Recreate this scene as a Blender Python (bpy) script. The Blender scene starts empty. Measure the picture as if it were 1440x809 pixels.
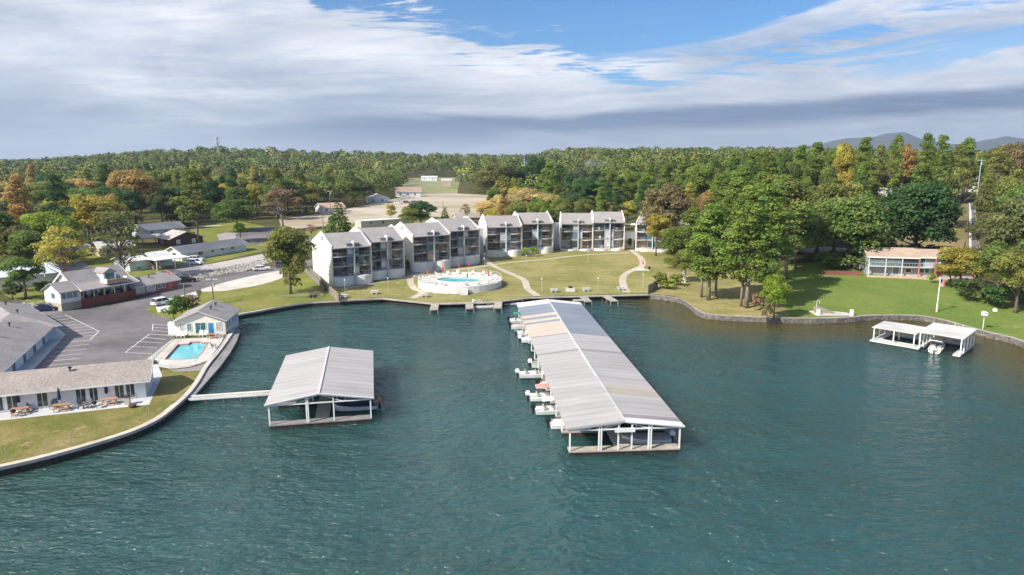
import bpy, math, random
import numpy as np
from mathutils import Vector, Matrix
from mathutils.geometry import delaunay_2d_cdt
R = math.radians
random.seed(7); rng = np.random.default_rng(11)
S = bpy.context.scene
COL = S.collection
# ------------------------------------------------------------------ view
CAMH = 32.0; FPX = 960.0; PITCH = math.atan((404.5-225)/FPX)
cam = bpy.data.cameras.new('camera'); camo = bpy.data.objects.new('camera', cam); COL.objects.link(camo)
camo.location = (0, 0, CAMH); camo.rotation_euler = (math.pi/2-PITCH, 0, 0)
cam.sensor_width = 36; cam.lens = 36*FPX/1440; cam.clip_start = 0.5; cam.clip_end = 60000
S.camera = camo

def sm(a, b, x):
    t = np.clip((np.asarray(x, float)-a)/(b-a), 0, 1); return t*t*(3-2*t)
def hz(x, y):
    """height of the land"""
    x = np.asarray(x, float); y = np.asarray(y, float)
    az = x/np.maximum(y, 1)
    h = 1.0+0.012*np.clip(y-137, 0, 300)
    h = h+sm(48, 100, x)*(11*sm(165, 300, y)+2*sm(300, 420, y))
    h = h+sm(-0.80, -0.42, az)*(15*sm(480, 1500, y))*(1-0.55*sm(0.45, 0.7, az))
    h = h+14*np.exp(-((x+500)/230)**2-((y-1180)/260)**2)
    h = h+3*np.exp(-((x+780)/330)**2-((y-1500)/300)**2)
    h = h+sm(400, 700, y)*1.5*np.sin(x*0.011+1)*np.sin(y*0.008)
    return h
def P(px, py, z=1.0):
    """point of height z seen at a place of the photograph (1440 wide)"""
    u = (px-720)/FPX; v = -(py-404.5)/FPX
    dy = math.cos(PITCH)+v*math.sin(PITCH); dz = -math.sin(PITCH)+v*math.cos(PITCH)
    t = (z-CAMH)/dz
    return Vector((u*t, dy*t, z))
def G(px, py):
    z = 1.5
    for _ in range(25):
        p = P(px, py, z); z = 0.5*z+0.5*float(hz(p.x, p.y))
    p = P(px, py, z); p.z = float(hz(p.x, p.y)); return p
def pxh(p, py):
    """height above p that projects to picture row py"""
    v = -(py-404.5)/FPX
    dy = math.cos(PITCH)+v*math.sin(PITCH); dz = -math.sin(PITCH)+v*math.cos(PITCH)
    return CAMH+p.y/dy*dz-p.z
def at(x, y): return Vector((x, y, float(hz(x, y))))
def ang(a, b): return math.atan2(b[1]-a[1], b[0]-a[0])

# ------------------------------------------------------------------ materials
def nn(nt, t, **k):
    n = nt.nodes.new(t)
    for a, b in k.items(): setattr(n, a, b)
    return n
MATS = {}
def mat(name, col, rough=0.7, var=0.12, scale=1.0, spec=0.3, metal=0.0, bump=0.0, bscale=8.0, col2=None, s2=0.15, stretch=(1, 1, 1), alpha=None, emit=None):
    if name in MATS: return MATS[name]
    m = bpy.data.materials.new(name); m.use_nodes = True; nt = m.node_tree
    b = nt.nodes['Principled BSDF']; L = nt.links.new
    b.inputs['Roughness'].default_value = rough; b.inputs['Metallic'].default_value = metal
    b.inputs['Specular IOR Level'].default_value = spec
    g = nn(nt, 'ShaderNodeNewGeometry'); mp = nn(nt, 'ShaderNodeMapping'); mp.inputs['Scale'].default_value = stretch
    L(g.outputs['Position'], mp.inputs['Vector'])
    n1 = nn(nt, 'ShaderNodeTexNoise'); n1.inputs['Scale'].default_value = scale; n1.inputs['Detail'].default_value = 5
    L(mp.outputs[0], n1.inputs['Vector'])
    n2 = nn(nt, 'ShaderNodeTexNoise'); n2.inputs['Scale'].default_value = s2; n2.inputs['Detail'].default_value = 4
    L(mp.outputs[0], n2.inputs['Vector'])
    mx = nn(nt, 'ShaderNodeMix', data_type='RGBA'); c2 = col2 or tuple(min(1, c*1.25) for c in col)
    mx.inputs['A'].default_value = (*col, 1); mx.inputs['B'].default_value = (*c2, 1)
    rp = nn(nt, 'ShaderNodeMapRange'); rp.inputs['From Min'].default_value = 0.38; rp.inputs['From Max'].default_value = 0.62
    L(n2.outputs['Fac'], rp.inputs['Value']); L(rp.outputs[0], mx.inputs['Factor'])
    mr = nn(nt, 'ShaderNodeMapRange'); mr.inputs['From Min'].default_value = 0.3; mr.inputs['From Max'].default_value = 0.7
    mr.inputs['To Min'].default_value = 1-var; mr.inputs['To Max'].default_value = 1+var
    L(n1.outputs['Fac'], mr.inputs['Value'])
    hs = nn(nt, 'ShaderNodeVectorMath', operation='SCALE')
    L(mx.outputs['Result'], hs.inputs[0]); L(mr.outputs[0], hs.inputs['Scale']); L(hs.outputs[0], b.inputs['Base Color'])
    if bump:
        n3 = nn(nt, 'ShaderNodeTexNoise'); n3.inputs['Scale'].default_value = bscale; L(mp.outputs[0], n3.inputs['Vector'])
        bp = nn(nt, 'ShaderNodeBump'); bp.inputs['Distance'].default_value = bump; L(n3.outputs['Fac'], bp.inputs['Height']); L(bp.outputs[0], b.inputs['Normal'])
    MATS[name] = m; return m
def stripes(m, dirv, period, width, dark, soft=0.02, bumpd=0.0):
    """lines (ribs, board joints) along a material, by object coordinates"""
    nt = m.node_tree; L = nt.links.new; b = nt.nodes['Principled BSDF']
    tc = nn(nt, 'ShaderNodeTexCoord'); d = nn(nt, 'ShaderNodeVectorMath', operation='DOT_PRODUCT'); d.inputs[1].default_value = dirv
    L(tc.outputs['Object'], d.inputs[0])
    dv = nn(nt, 'ShaderNodeMath', operation='DIVIDE'); dv.inputs[1].default_value = period; L(d.outputs['Value'], dv.inputs[0])
    pp = nn(nt, 'ShaderNodeMath', operation='PINGPONG'); pp.inputs[1].default_value = 0.5; L(dv.outputs[0], pp.inputs[0])
    mr = nn(nt, 'ShaderNodeMapRange'); mr.inputs['From Min'].default_value = width/period/2; mr.inputs['From Max'].default_value = width/period/2+soft
    mr.inputs['To Min'].default_value = dark; mr.inputs['To Max'].default_value = 1; L(pp.outputs[0], mr.inputs['Value'])
    src = b.inputs['Base Color'].links[0].from_socket
    s = nn(nt, 'ShaderNodeVectorMath', operation='SCALE'); L(src, s.inputs[0]); L(mr.outputs[0], s.inputs['Scale']); L(s.outputs[0], b.inputs['Base Color'])
    if bumpd:
        bp = nn(nt, 'ShaderNodeBump'); bp.inputs['Distance'].default_value = bumpd; L(mr.outputs[0], bp.inputs['Height']); L(bp.outputs[0], b.inputs['Normal'])
    return m
def glass(name, col, rough=0.08):
    return mat(name, col, rough=rough, var=0.25, scale=0.9, spec=0.8)

def grass(name, a, b, c, stripe=None, sc=0.12, thr=(0.42, 0.6)):
    m = bpy.data.materials.new(name); m.use_nodes = True; nt = m.node_tree; L = nt.links.new
    bs = nt.nodes['Principled BSDF']; bs.inputs['Roughness'].default_value = 0.9; bs.inputs['Specular IOR Level'].default_value = 0.1
    g = nn(nt, 'ShaderNodeNewGeometry')
    def noise(s, det=6, rough=0.6):
        n = nn(nt, 'ShaderNodeTexNoise'); n.inputs['Scale'].default_value = s; n.inputs['Detail'].default_value = det; n.inputs['Roughness'].default_value = rough
        L(g.outputs['Position'], n.inputs['Vector']); return n
    def rng_(src, lo, hi, a0=0, a1=1):
        r = nn(nt, 'ShaderNodeMapRange'); r.inputs['From Min'].default_value = lo; r.inputs['From Max'].default_value = hi
        r.inputs['To Min'].default_value = a0; r.inputs['To Max'].default_value = a1; L(src, r.inputs['Value']); return r.outputs[0]
    def mixc(f, x, y):
        q = nn(nt, 'ShaderNodeMix', data_type='RGBA'); L(f, q.inputs['Factor'])
        for s, v in (('A', x), ('B', y)):
            if isinstance(v, tuple): q.inputs[s].default_value = (*v, 1)
            else: L(v, q.inputs[s])
        return q.outputs['Result']
    q = mixc(rng_(noise(sc).outputs['Fac'], *thr), a, b)
    q = mixc(rng_(noise(sc*3.1, 8, 0.7).outputs['Fac'], 0.56, 0.72), q, c)
    if stripe:
        d = nn(nt, 'ShaderNodeVectorMath', operation='DOT_PRODUCT'); d.inputs[1].default_value = stripe[0]; L(g.outputs['Position'], d.inputs[0])
        nz = noise(0.08); ad = nn(nt, 'ShaderNodeMath', operation='MULTIPLY_ADD'); ad.inputs[1].default_value = 3.0
        L(nz.outputs['Fac'], ad.inputs[0]); L(d.outputs['Value'], ad.inputs[2])
        w = nn(nt, 'ShaderNodeMath', operation='SINE'); ml = nn(nt, 'ShaderNodeMath', operation='MULTIPLY'); ml.inputs[1].default_value = 6.283/stripe[1]
        L(ad.outputs[0], ml.inputs[0]); L(ml.outputs[0], w.inputs[0])
        s = nn(nt, 'ShaderNodeVectorMath', operation='SCALE'); L(q, s.inputs[0]); L(rng_(w.outputs[0], -1, 1, 1-stripe[2], 1+stripe[2]), s.inputs['Scale']); q = s.outputs[0]
    s = nn(nt, 'ShaderNodeVectorMath', operation='SCALE'); L(q, s.inputs[0]); L(rng_(noise(1.6, 6, 0.75).outputs['Fac'], 0.3, 0.7, 0.72, 1.28), s.inputs['Scale']); L(s.outputs[0], bs.inputs['Base Color'])
    bp = nn(nt, 'ShaderNodeBump'); bp.inputs['Distance'].default_value = 0.12; L(noise(5, 4).outputs['Fac'], bp.inputs['Height']); L(bp.outputs[0], bs.inputs['Normal'])
    MATS[name] = m; return m

# ------------------------------------------------------------------ mesh building
class MB:
    def __init__(s): s.v = []; s.f = []; s.m = []; s.mats = []; s.cur = 0
    def use(s, m):
        if m not in s.mats: s.mats.append(m)
        s.cur = s.mats.index(m); return s
    def face(s, pts):
        n = len(s.v); s.v += [tuple(p) for p in pts]; s.f.append(tuple(range(n, n+len(pts)))); s.m.append(s.cur)
    def add(s, vs, fs):
        n = len(s.v); s.v += [tuple(p) for p in vs]
        for f in fs: s.f.append(tuple(i+n for i in f)); s.m.append(s.cur)
    def box(s, x0, y0, z0, x1, y1, z1, M=None):
        vs = [Vector(p) for p in ((x0,y0,z0),(x1,y0,z0),(x1,y1,z0),(x0,y1,z0),(x0,y0,z1),(x1,y0,z1),(x1,y1,z1),(x0,y1,z1))]
        if M is not None: vs = [M @ p for p in vs]
        s.add(vs, [(0,3,2,1),(4,5,6,7),(0,1,5,4),(1,2,6,5),(2,3,7,6),(3,0,4,7)])
    def bar(s, a, b, w, h=None, up=(0, 0, 1)):
        a = Vector(a); b = Vector(b); d = (b-a); L_ = d.length
        if L_ < 1e-6: return
        d.normalize(); up = Vector(up)
        if abs(d.dot(up)) > 0.99: up = Vector((0, 1, 0))
        sx = d.cross(up).normalized(); sz = sx.cross(d); h = h or w
        vs = [a+sx*i*w/2+sz*j*h/2 for i, j in ((-1,-1),(1,-1),(1,1),(-1,1))]+[b+sx*i*w/2+sz*j*h/2 for i, j in ((-1,-1),(1,-1),(1,1),(-1,1))]
        s.add(vs, [(0,1,2,3),(7,6,5,4),(0,4,5,1),(1,5,6,2),(2,6,7,3),(3,7,4,0)])
    def tube(s, pts, rad, n=7, cap=True):
        rings = []; pts = [Vector(p) for p in pts]
        if not hasattr(rad, '__len__'): rad = [rad]*len(pts)
        for i, p in enumerate(pts):
            d = (pts[min(i+1, len(pts)-1)]-pts[max(i-1, 0)])
            d = d.normalized() if d.length > 1e-9 else Vector((0, 0, 1))
            u = Vector((1, 0, 0)) if abs(d.x) < 0.9 else Vector((0, 1, 0))
            a = d.cross(u).normalized(); b = d.cross(a)
            rings.append([p+(a*math.cos(2*math.pi*k/n)+b*math.sin(2*math.pi*k/n))*rad[i] for k in range(n)])
        vs = [q for r in rings for q in r]; fs = []
        for i in range(len(rings)-1):
            for k in range(n):
                k2 = (k+1) % n; fs.append((i*n+k, i*n+k2, (i+1)*n+k2, (i+1)*n+k))
        if cap: fs.append(tuple(range(n))[::-1]); fs.append(tuple((len(rings)-1)*n+k for k in range(n)))
        s.add(vs, fs)
    def prism(s, poly, z0, z1, M=None):
        """poly of (x,y) extruded in z"""
        n = len(poly); vs = [Vector((p[0], p[1], z0)) for p in poly]+[Vector((p[0], p[1], z1)) for p in poly]
        if M is not None: vs = [M @ p for p in vs]
        s.add(vs, [tuple(range(n))[::-1], tuple(range(n, 2*n))]+[(i, (i+1) % n, n+(i+1) % n, n+i) for i in range(n)])
    def slab_yz(s, poly, x0, x1):
        n = len(poly); vs = [(x0, p[0], p[1]) for p in poly]+[(x1, p[0], p[1]) for p in poly]
        s.add(vs, [tuple(range(n)), tuple(range(n, 2*n))[::-1]]+[(i, n+i, n+(i+1) % n, (i+1) % n) for i in range(n)])
    def loft(s, rings, cap=True):
        n = len(rings[0]); vs = [p for r in rings for p in r]; fs = []
        for i in range(len(rings)-1):
            for k in range(n):
                k2 = (k+1) % n; fs.append((i*n+k, i*n+k2, (i+1)*n+k2, (i+1)*n+k))
        if cap: fs.append(tuple(range(n))[::-1]); fs.append(tuple((len(rings)-1)*n+k for k in range(n)))
        s.add(vs, fs)
    def build(s, name, m=None, parent=None, loc=None, smooth=False, fix=True):
        me = bpy.data.meshes.new(name); me.from_pydata(s.v, [], s.f)
        for q in (s.mats if s.mats else [m]): me.materials.append(q)
        if s.mats: me.polygons.foreach_set('material_index', s.m)
        if fix:
            import bmesh
            bm = bmesh.new(); bm.from_mesh(me); bmesh.ops.recalc_face_normals(bm, faces=bm.faces); bm.to_mesh(me); bm.free()
        if smooth: me.polygons.foreach_set('use_smooth', [True]*len(me.polygons))
        o = bpy.data.objects.new(name, me); COL.objects.link(o)
        if parent: o.parent = parent
        if loc is not None: o.location = loc
        return o
def tag(o, label=None, cat=None, group=None, kind=None):
    if label: o['label'] = label
    if cat: o['category'] = cat
    if group: o['group'] = group
    if kind: o['kind'] = kind
    return o
def empty(name, loc, rz=0, label=None, cat=None, group=None, sc=1):
    o = bpy.data.objects.new(name, None); COL.objects.link(o); o.location = loc; o.rotation_euler = (0, 0, rz)
    o.empty_display_size = 0.3
    if sc != 1: o.scale = (sc, sc, sc)
    return tag(o, label, cat, group)
KIDS = {}
def copy_tree(o, parent=None, top=True):
    c = o.copy(); COL.objects.link(c)
    if not top: c.parent = parent
    for ch in [q for q in bpy.data.objects if q.parent == o] if o.name not in KIDS else KIDS[o.name]:
        copy_tree(ch, c, False)
    return c
def freeze(o):
    """remember a prototype's children (fast copies)"""
    ks = [q for q in bpy.data.objects if q.parent == o]; KIDS[o.name] = ks
    for k in ks: freeze(k)
def smooth_line(pts, n=4):
    out = []; pts = [Vector((p[0], p[1])) for p in pts]
    for i in range(len(pts)-1):
        p0 = pts[max(i-1, 0)]; p1 = pts[i]; p2 = pts[i+1]; p3 = pts[min(i+2, len(pts)-1)]
        for k in range(n):
            t = k/n
            out.append(0.5*((2*p1)+(p2-p0)*t+(2*p0-5*p1+4*p2-p3)*t*t+(3*p1-p0-3*p2+p3)*t**3))
    out.append(pts[-1]); return out
def offset(line, d):
    out = []
    for i, p in enumerate(line):
        t = (line[min(i+1, len(line)-1)]-line[max(i-1, 0)]).normalized()
        out.append(p+Vector((-t.y, t.x))*d)
    return out
def ribbon_poly(pts, w, n=4):
    l = smooth_line(pts, n) if n > 1 else [Vector((p[0], p[1])) for p in pts]
    return offset(l, w/2)+offset(l, -w/2)[::-1]
def xy(p): return Vector((p[0], p[1]))
def GL(*pp): return [xy(G(*p)) for p in pp]

# ------------------------------------------------------------------ base materials
M_cream = mat('cream_stucco', (0.80, 0.77, 0.70), 0.85, 0.05, 0.7, col2=(0.75, 0.72, 0.65), s2=0.2)
M_white = mat('white_paint', (0.72, 0.72, 0.70), 0.6, 0.04, 1.5)
M_offw = mat('off_white_siding', (0.74, 0.75, 0.75), 0.6, 0.04, 1.2); stripes(M_offw, (0, 0, 1), 0.25, 0.03, 0.8)
M_wallg = mat('base_wall_stucco', (0.82, 0.80, 0.76), 0.85, 0.06, 0.8, col2=(0.75, 0.73, 0.69), s2=0.5)
M_darkg = mat('dark_grey_siding', (0.27, 0.27, 0.28), 0.7, 0.15, 1.0)
M_fin = mat('grey_fin', (0.52, 0.54, 0.58), 0.7, 0.05)
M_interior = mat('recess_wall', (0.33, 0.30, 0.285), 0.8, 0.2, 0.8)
M_shing = mat('grey_shingle', (0.36, 0.33, 0.32), 0.9, 0.10, 2.5, col2=(0.31, 0.285, 0.275), s2=0.4, bump=0.03, bscale=6)
M_shingb = mat('brown_shingle', (0.38, 0.33, 0.295), 0.9, 0.24, 3.5, col2=(0.32, 0.28, 0.25), s2=0.35, bump=0.03, bscale=6)
M_shingd = mat('dark_shingle', (0.16, 0.165, 0.19), 0.9, 0.10, 2.5, bump=0.03, bscale=6)
M_shingt = mat('tan_shingle', (0.50, 0.38, 0.29), 0.9, 0.12, 1.5, col2=(0.42, 0.32, 0.26), s2=0.4)
M_conc = mat('concrete', (0.64, 0.59, 0.53), 0.85, 0.08, 1.0, col2=(0.54, 0.50, 0.45), s2=0.3)
M_concw = mat('white_concrete', (0.62, 0.62, 0.61), 0.8, 0.06, 1.5, col2=(0.54, 0.54, 0.53), s2=0.3)
M_asph = mat('asphalt', (0.21, 0.19, 0.195), 0.9, 0.13, 0.7, col2=(0.135, 0.122, 0.128), s2=0.07)
M_line = mat('line_paint', (0.62, 0.60, 0.58), 0.8, 0.12, 3.0)
M_dirt = mat('pale_dirt', (0.54, 0.47, 0.38), 0.95, 0.22, 0.25, col2=(0.38, 0.31, 0.20), s2=0.03, stretch=(0.35, 1, 1))
M_rock = mat('pale_rock', (0.42, 0.39, 0.36), 0.9, 0.25, 1.5, col2=(0.30, 0.28, 0.26), s2=0.8)
M_stonew = mat('stone_wall', (0.20, 0.18, 0.16), 0.95, 0.5, 2.2, col2=(0.14, 0.13, 0.12), s2=1.2, bump=0.12, bscale=2.5)
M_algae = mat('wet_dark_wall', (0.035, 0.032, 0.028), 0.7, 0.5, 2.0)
M_brick = mat('red_brown_boards', (0.20, 0.07, 0.055), 0.8, 0.08, 1.0); stripes(M_brick, (0, 0, 1), 0.22, 0.03, 0.75)
M_brickb = mat('brown_brick', (0.10, 0.06, 0.05), 0.9, 0.12, 3.0)
M_wood = mat('weathered_wood', (0.36, 0.31, 0.25), 0.85, 0.2, 2.0, col2=(0.25, 0.22, 0.19), s2=0.8)
M_deck = mat('dock_boards', (0.46, 0.41, 0.34), 0.85, 0.16, 1.4, col2=(0.36, 0.33, 0.29), s2=0.6)
M_dkgrey = mat('old_grey_boards', (0.25, 0.235, 0.225), 0.9, 0.15, 1.4)
M_warm = mat('orange_wood', (0.44, 0.25, 0.15), 0.7, 0.12, 2.0)
M_redwd = mat('redwood_deck', (0.22, 0.085, 0.065), 0.7, 0.12, 2.0)
M_yell = mat('yellow_post', (0.62, 0.48, 0.22), 0.7, 0.05)
M_glass = glass('dark_glass', (0.035, 0.05, 0.06))
M_teal = glass('teal_glass', (0.03, 0.13, 0.16)); M_blind = glass('blind_glass', (0.46, 0.48, 0.50), 0.3); M_tang = glass('curtain_glass', (0.38, 0.31, 0.22), 0.3)
M_bluegl = glass('blue_glass', (0.10, 0.17, 0.23))
M_metal = mat('galvanised', (0.45, 0.46, 0.47), 0.45, 0.08, 2.0, metal=0.6)
M_black = mat('black_plastic', (0.02, 0.02, 0.022), 0.5, 0.1)
M_tyre = mat('tyre', (0.025, 0.025, 0.025), 0.85, 0.1)
M_red = mat('red_fabric', (0.62, 0.05, 0.05), 0.7, 0.06)
M_navy = mat('navy_fabric', (0.02, 0.03, 0.10), 0.7, 0.06)
M_green = mat('green_canvas', (0.03, 0.25, 0.17), 0.6, 0.06)
M_bark = mat('bark', (0.20, 0.165, 0.14), 0.95, 0.3, 3.0, col2=(0.13, 0.105, 0.09), s2=1.0)
M_barkg = mat('pine_bark', (0.30, 0.25, 0.22), 0.95, 0.3, 2.0, col2=(0.20, 0.16, 0.14), s2=0.8)
M_barkw = mat('bleached_wood', (0.60, 0.56, 0.50), 0.9, 0.15, 2.0)
M_pole = mat('utility_pole_wood', (0.22, 0.18, 0.15), 0.9, 0.15, 2.0)
M_gel = mat('white_gelcoat', (0.80, 0.80, 0.79), 0.25, 0.03, 1.0, spec=0.5)
M_gelb = mat('dark_hull', (0.03, 0.04, 0.09), 0.25, 0.05, spec=0.5)
M_seat = mat('boat_vinyl', (0.45, 0.42, 0.38), 0.5, 0.1)
M_poolw = mat('pool_water', (0.10, 0.50, 0.58), 0.05, 0.06, 1.0, spec=0.5, bump=0.02, bscale=2.0, col2=(0.22, 0.62, 0.68), s2=0.12)
M_poolc = mat('pool_coping', (0.40, 0.23, 0.20), 0.7, 0.1)
M_flower = mat('yellow_flowers', (0.45, 0.38, 0.05), 0.8, 0.3, 4.0)
M_mint = mat('mint_siding', (0.55, 0.66, 0.63), 0.6, 0.04, 1.2); stripes(M_mint, (0, 0, 1), 0.25, 0.03, 0.85)
M_tanb = mat('tan_brick', (0.42, 0.34, 0.27), 0.9, 0.15, 3.0)
M_bluew = mat('pale_blue_wall', (0.60, 0.66, 0.70), 0.7, 0.04)
M_greysd = mat('grey_siding', (0.30, 0.32, 0.36), 0.7, 0.05); stripes(M_greysd, (0, 0, 1), 0.3, 0.03, 0.8)
# ------------------------------------------------------------------ light, sky, air
SUN_AZ = math.atan2(-0.80, -0.60); SUN_EL = R(40)
sd = Vector((math.sin(SUN_AZ)*math.cos(SUN_EL), math.cos(SUN_AZ)*math.cos(SUN_EL), math.sin(SUN_EL)))
sl = bpy.data.lights.new('sun', 'SUN'); sl.energy = 3.7; sl.angle = R(0.6); sl.color = (1.0, 0.94, 0.84)
so = bpy.data.objects.new('sun', sl); COL.objects.link(so); so.rotation_euler = sd.to_track_quat('Z', 'Y').to_euler(); so.location = (-200, -100, 300)
W = bpy.data.worlds.new('World'); S.world = W; W.use_nodes = True
def world():
    nt = W.node_tree; L = nt.links.new; nt.nodes.clear()
    out = nn(nt, 'ShaderNodeOutputWorld'); tc = nn(nt, 'ShaderNodeTexCoord')
    sky = nn(nt, 'ShaderNodeTexSky', sky_type='NISHITA'); sky.sun_disc = False; sky.sun_elevation = SUN_EL; sky.sun_rotation = SUN_AZ
    sky.air_density = 1.0; sky.dust_density = 0.6; sky.ozone_density = 2.5; sky.altitude = 100
    bg1 = nn(nt, 'ShaderNodeBackground'); bg1.inputs['Strength'].default_value = 0.08
    tint = nn(nt, 'ShaderNodeMix', data_type='RGBA', blend_type='MULTIPLY'); tint.inputs['Factor'].default_value = 1; tint.inputs['B'].default_value = (0.46, 0.73, 1.0, 1)
    L(sky.outputs[0], tint.inputs['A']); L(tint.outputs['Result'], bg1.inputs['Color'])
    def mth(op, a, b=None, c=None, clamp=False):
        n = nn(nt, 'ShaderNodeMath', operation=op); n.use_clamp = clamp
        for i, v in enumerate((a, b, c)):
            if v is None: continue
            if isinstance(v, (int, float)): n.inputs[i].default_value = v
            else: L(v, n.inputs[i])
        return n.outputs[0]
    def mr(v, a, b, c=0, d=1, st='SMOOTHSTEP'):
        n = nn(nt, 'ShaderNodeMapRange'); n.interpolation_type = st
        for k, x in zip(('From Min', 'From Max', 'To Min', 'To Max'), (a, b, c, d)): n.inputs[k].default_value = x
        L(v, n.inputs['Value']); return n.outputs[0]
    sp = nn(nt, 'ShaderNodeSeparateXYZ'); L(tc.outputs['Generated'], sp.inputs[0]); x, y, z = sp.outputs
    hor = mth('SQRT', mth('ADD', mth('MULTIPLY', x, x), mth('MULTIPLY', y, y)))
    el = mth('DIVIDE', z, mth('MAXIMUM', hor, 0.02))
    az = mth('ARCTAN2', x, mth('ABSOLUTE', y))            # 0 straight ahead
    u = mth('MULTIPLY', az, 1.12)
    def noise(vx, vy, sc, det=7, rough=0.6, dist=0.0, off=0.0):
        c = nn(nt, 'ShaderNodeCombineXYZ'); L(vx, c.inputs[0]); L(vy, c.inputs[1]); c.inputs[2].default_value = off
        n = nn(nt, 'ShaderNodeTexNoise'); n.inputs['Scale'].default_value = sc; n.inputs['Detail'].default_value = det
        n.inputs['Roughness'].default_value = rough; n.inputs['Distortion'].default_value = dist
        L(c.outputs[0], n.inputs['Vector']); return n.outputs['Fac']
    # curved sheet of cloud: perspective coordinates
    den = mth('ADD', z, 0.10); pxx = mth('DIVIDE', x, den); pyy = mth('DIVIDE', y, den)
    big = noise(pxx, mth('MULTIPLY', pyy, 1.3), 0.55, 8, 0.62, 0.5, 3.1)
    med = noise(pxx, mth('MULTIPLY', pyy, 1.6), 1.7, 8, 0.62, 0.7, 7.7)
    fin = noise(mth('ADD', mth('MULTIPLY', pxx, 0.55), mth('MULTIPLY', pyy, 0.18)), mth('MULTIPLY', pyy, 2.0), 3.2, 9, 0.70, 1.2, 1.7)
    # where the sheet ends (lower edge of the blue) as a function of azimuth
    ramp = nn(nt, 'ShaderNodeValToRGB'); ramp.color_ramp.interpolation = 'EASE'
    L(mr(u, -1.0, 1.0, 0, 1, 'LINEAR'), ramp.inputs[0])
    cr = ramp.color_ramp
    pts = [(0.0, 1.0), (0.27, 0.62), (0.36, 0.23), (0.42, 0.205), (0.50, 0.160), (0.60, 0.135), (0.70, 0.150), (0.80, 0.185), (0.90, 0.20), (1.0, 0.21)]
    cr.elements[0].position = pts[0][0]; cr.elements[0].color = (pts[0][1],)*3+(1,)
    cr.elements[1].position = pts[-1][0]; cr.elements[1].color = (pts[-1][1],)*3+(1,)
    for p_, v_ in pts[1:-1]:
        e = cr.elements.new(p_); e.color = (v_,)*3+(1,)
    edge = mth('ADD', ramp.outputs[0], mth('MULTIPLY', mth('SUBTRACT', med, 0.5), 0.22))
    edge = mth('ADD', edge, mth('MULTIPLY', mth('SUBTRACT', fin, 0.5), 0.14))
    sheet = mr(mth('SUBTRACT', edge, el), -0.006, 0.026)
    # diagonal streaks on the right
    su = mth('SUBTRACT', el, mth('MULTIPLY', u, 0.11))
    st = noise(mth('MULTIPLY', u, 1.1), mth('MULTIPLY', su, 9.0), 2.1, 8, 0.62, 0.6, 12.3)
    streak = mth('MULTIPLY', mr(st, 0.48, 0.60), mr(u, 0.02, 0.5))
    streak = mth('MULTIPLY', streak, mr(el, 0.30, 0.17))
    # holes in the right part of the sheet
    hole = mth('MULTIPLY', mr(st, 0.50, 0.40), mth('MULTIPLY', mr(u, 0.15, 0.4), mr(el, 0.085, 0.12)))
    sheet = mth('MULTIPLY', sheet, mth('SUBTRACT', 1.0, mth('MULTIPLY', hole, 0.75)))
    thin = mr(fin, 0.35, 0.6, 0.80, 1.0)
    # small wisps in the blue
    wis = mth('MULTIPLY', mr(noise(mth('ADD', u, el), mth('MULTIPLY', el, 3.0), 4.5, 8, 0.66, 1.0, 4.4), 0.60, 0.78), 0.55)
    cov = mth('MAXIMUM', mth('MULTIPLY', sheet, thin), mth('MAXIMUM', mth('MULTIPLY', streak, 0.92), wis))
    high = mth('MULTIPLY', mth('MULTIPLY', mr(el, 0.23, 0.42), mr(u, 0.45, -0.15)), mr(med, 0.30, 0.50, 0.55, 0.95))  # unseen cloud added above the view to lighten the water's reflection on the left
    cov = mth('MAXIMUM', cov, high)
    # colour of the cloud: broad soft light and dark lumps
    lum = mth('ADD', mth('MULTIPLY', big, 0.5), mth('MULTIPLY', noise(mth('MULTIPLY', u, 1.0), mth('MULTIPLY', el, 5.0), 2.6, 9, 0.62, 0.5, 9.1), 0.5))
    col = nn(nt, 'ShaderNodeValToRGB'); L(mr(lum, 0.39, 0.61, 0, 1, 'LINEAR'), col.inputs[0])
    c = col.color_ramp; c.elements[0].position = 0.0; c.elements[0].color = (0.27, 0.305, 0.38, 1); c.elements[1].position = 1.0; c.elements[1].color = (0.60, 0.61, 0.635, 1)
    e = c.elements.new(0.5); e.color = (0.42, 0.445, 0.50, 1)
    # darker slate band low over the horizon
    bc = mth('ADD', 0.046, mth('MULTIPLY', u, 0.042))
    bn = noise(mth('MULTIPLY', u, 1.0), mth('MULTIPLY', el, 7.0), 2.8, 7, 0.6, 0.3, 21.0)
    bc = mth('ADD', bc, mth('MULTIPLY', mth('SUBTRACT', bn, 0.5), 0.05))
    band = mth('MULTIPLY', mr(mth('ABSOLUTE', mth('SUBTRACT', el, bc)), 0.028, 0.006), mr(u, -0.62, -0.12))
    dk = nn(nt, 'ShaderNodeMix', data_type='RGBA'); L(mth('MULTIPLY', band, 0.92), dk.inputs['Factor']); L(col.outputs[0], dk.inputs['A']); dk.inputs['B'].default_value = (0.085, 0.12, 0.21, 1)
    # pale near the horizon
    hzn = nn(nt, 'ShaderNodeMix', data_type='RGBA'); L(mr(el, 0.05, 0.0, 0, 0.75), hzn.inputs['Factor']); L(dk.outputs['Result'], hzn.inputs['A']); hzn.inputs['B'].default_value = (0.42, 0.48, 0.56, 1)
    bg2 = nn(nt, 'ShaderNodeBackground'); L(hzn.outputs['Result'], bg2.inputs['Color']); bg2.inputs['Strength'].default_value = 1.0
    mx = nn(nt, 'ShaderNodeMixShader'); L(cov, mx.inputs[0]); L(bg1.outputs[0], mx.inputs[1]); L(bg2.outputs[0], mx.inputs[2]); L(mx.outputs[0], out.inputs['Surface'])
world(); W.cycles.sampling_method = 'MANUAL'; W.cycles.sample_map_resolution = 256
S.view_settings.view_transform = 'Standard'; S.view_settings.look = 'None'; S.view_settings.gamma = 1; S.view_settings.exposure = 0.84
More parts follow.
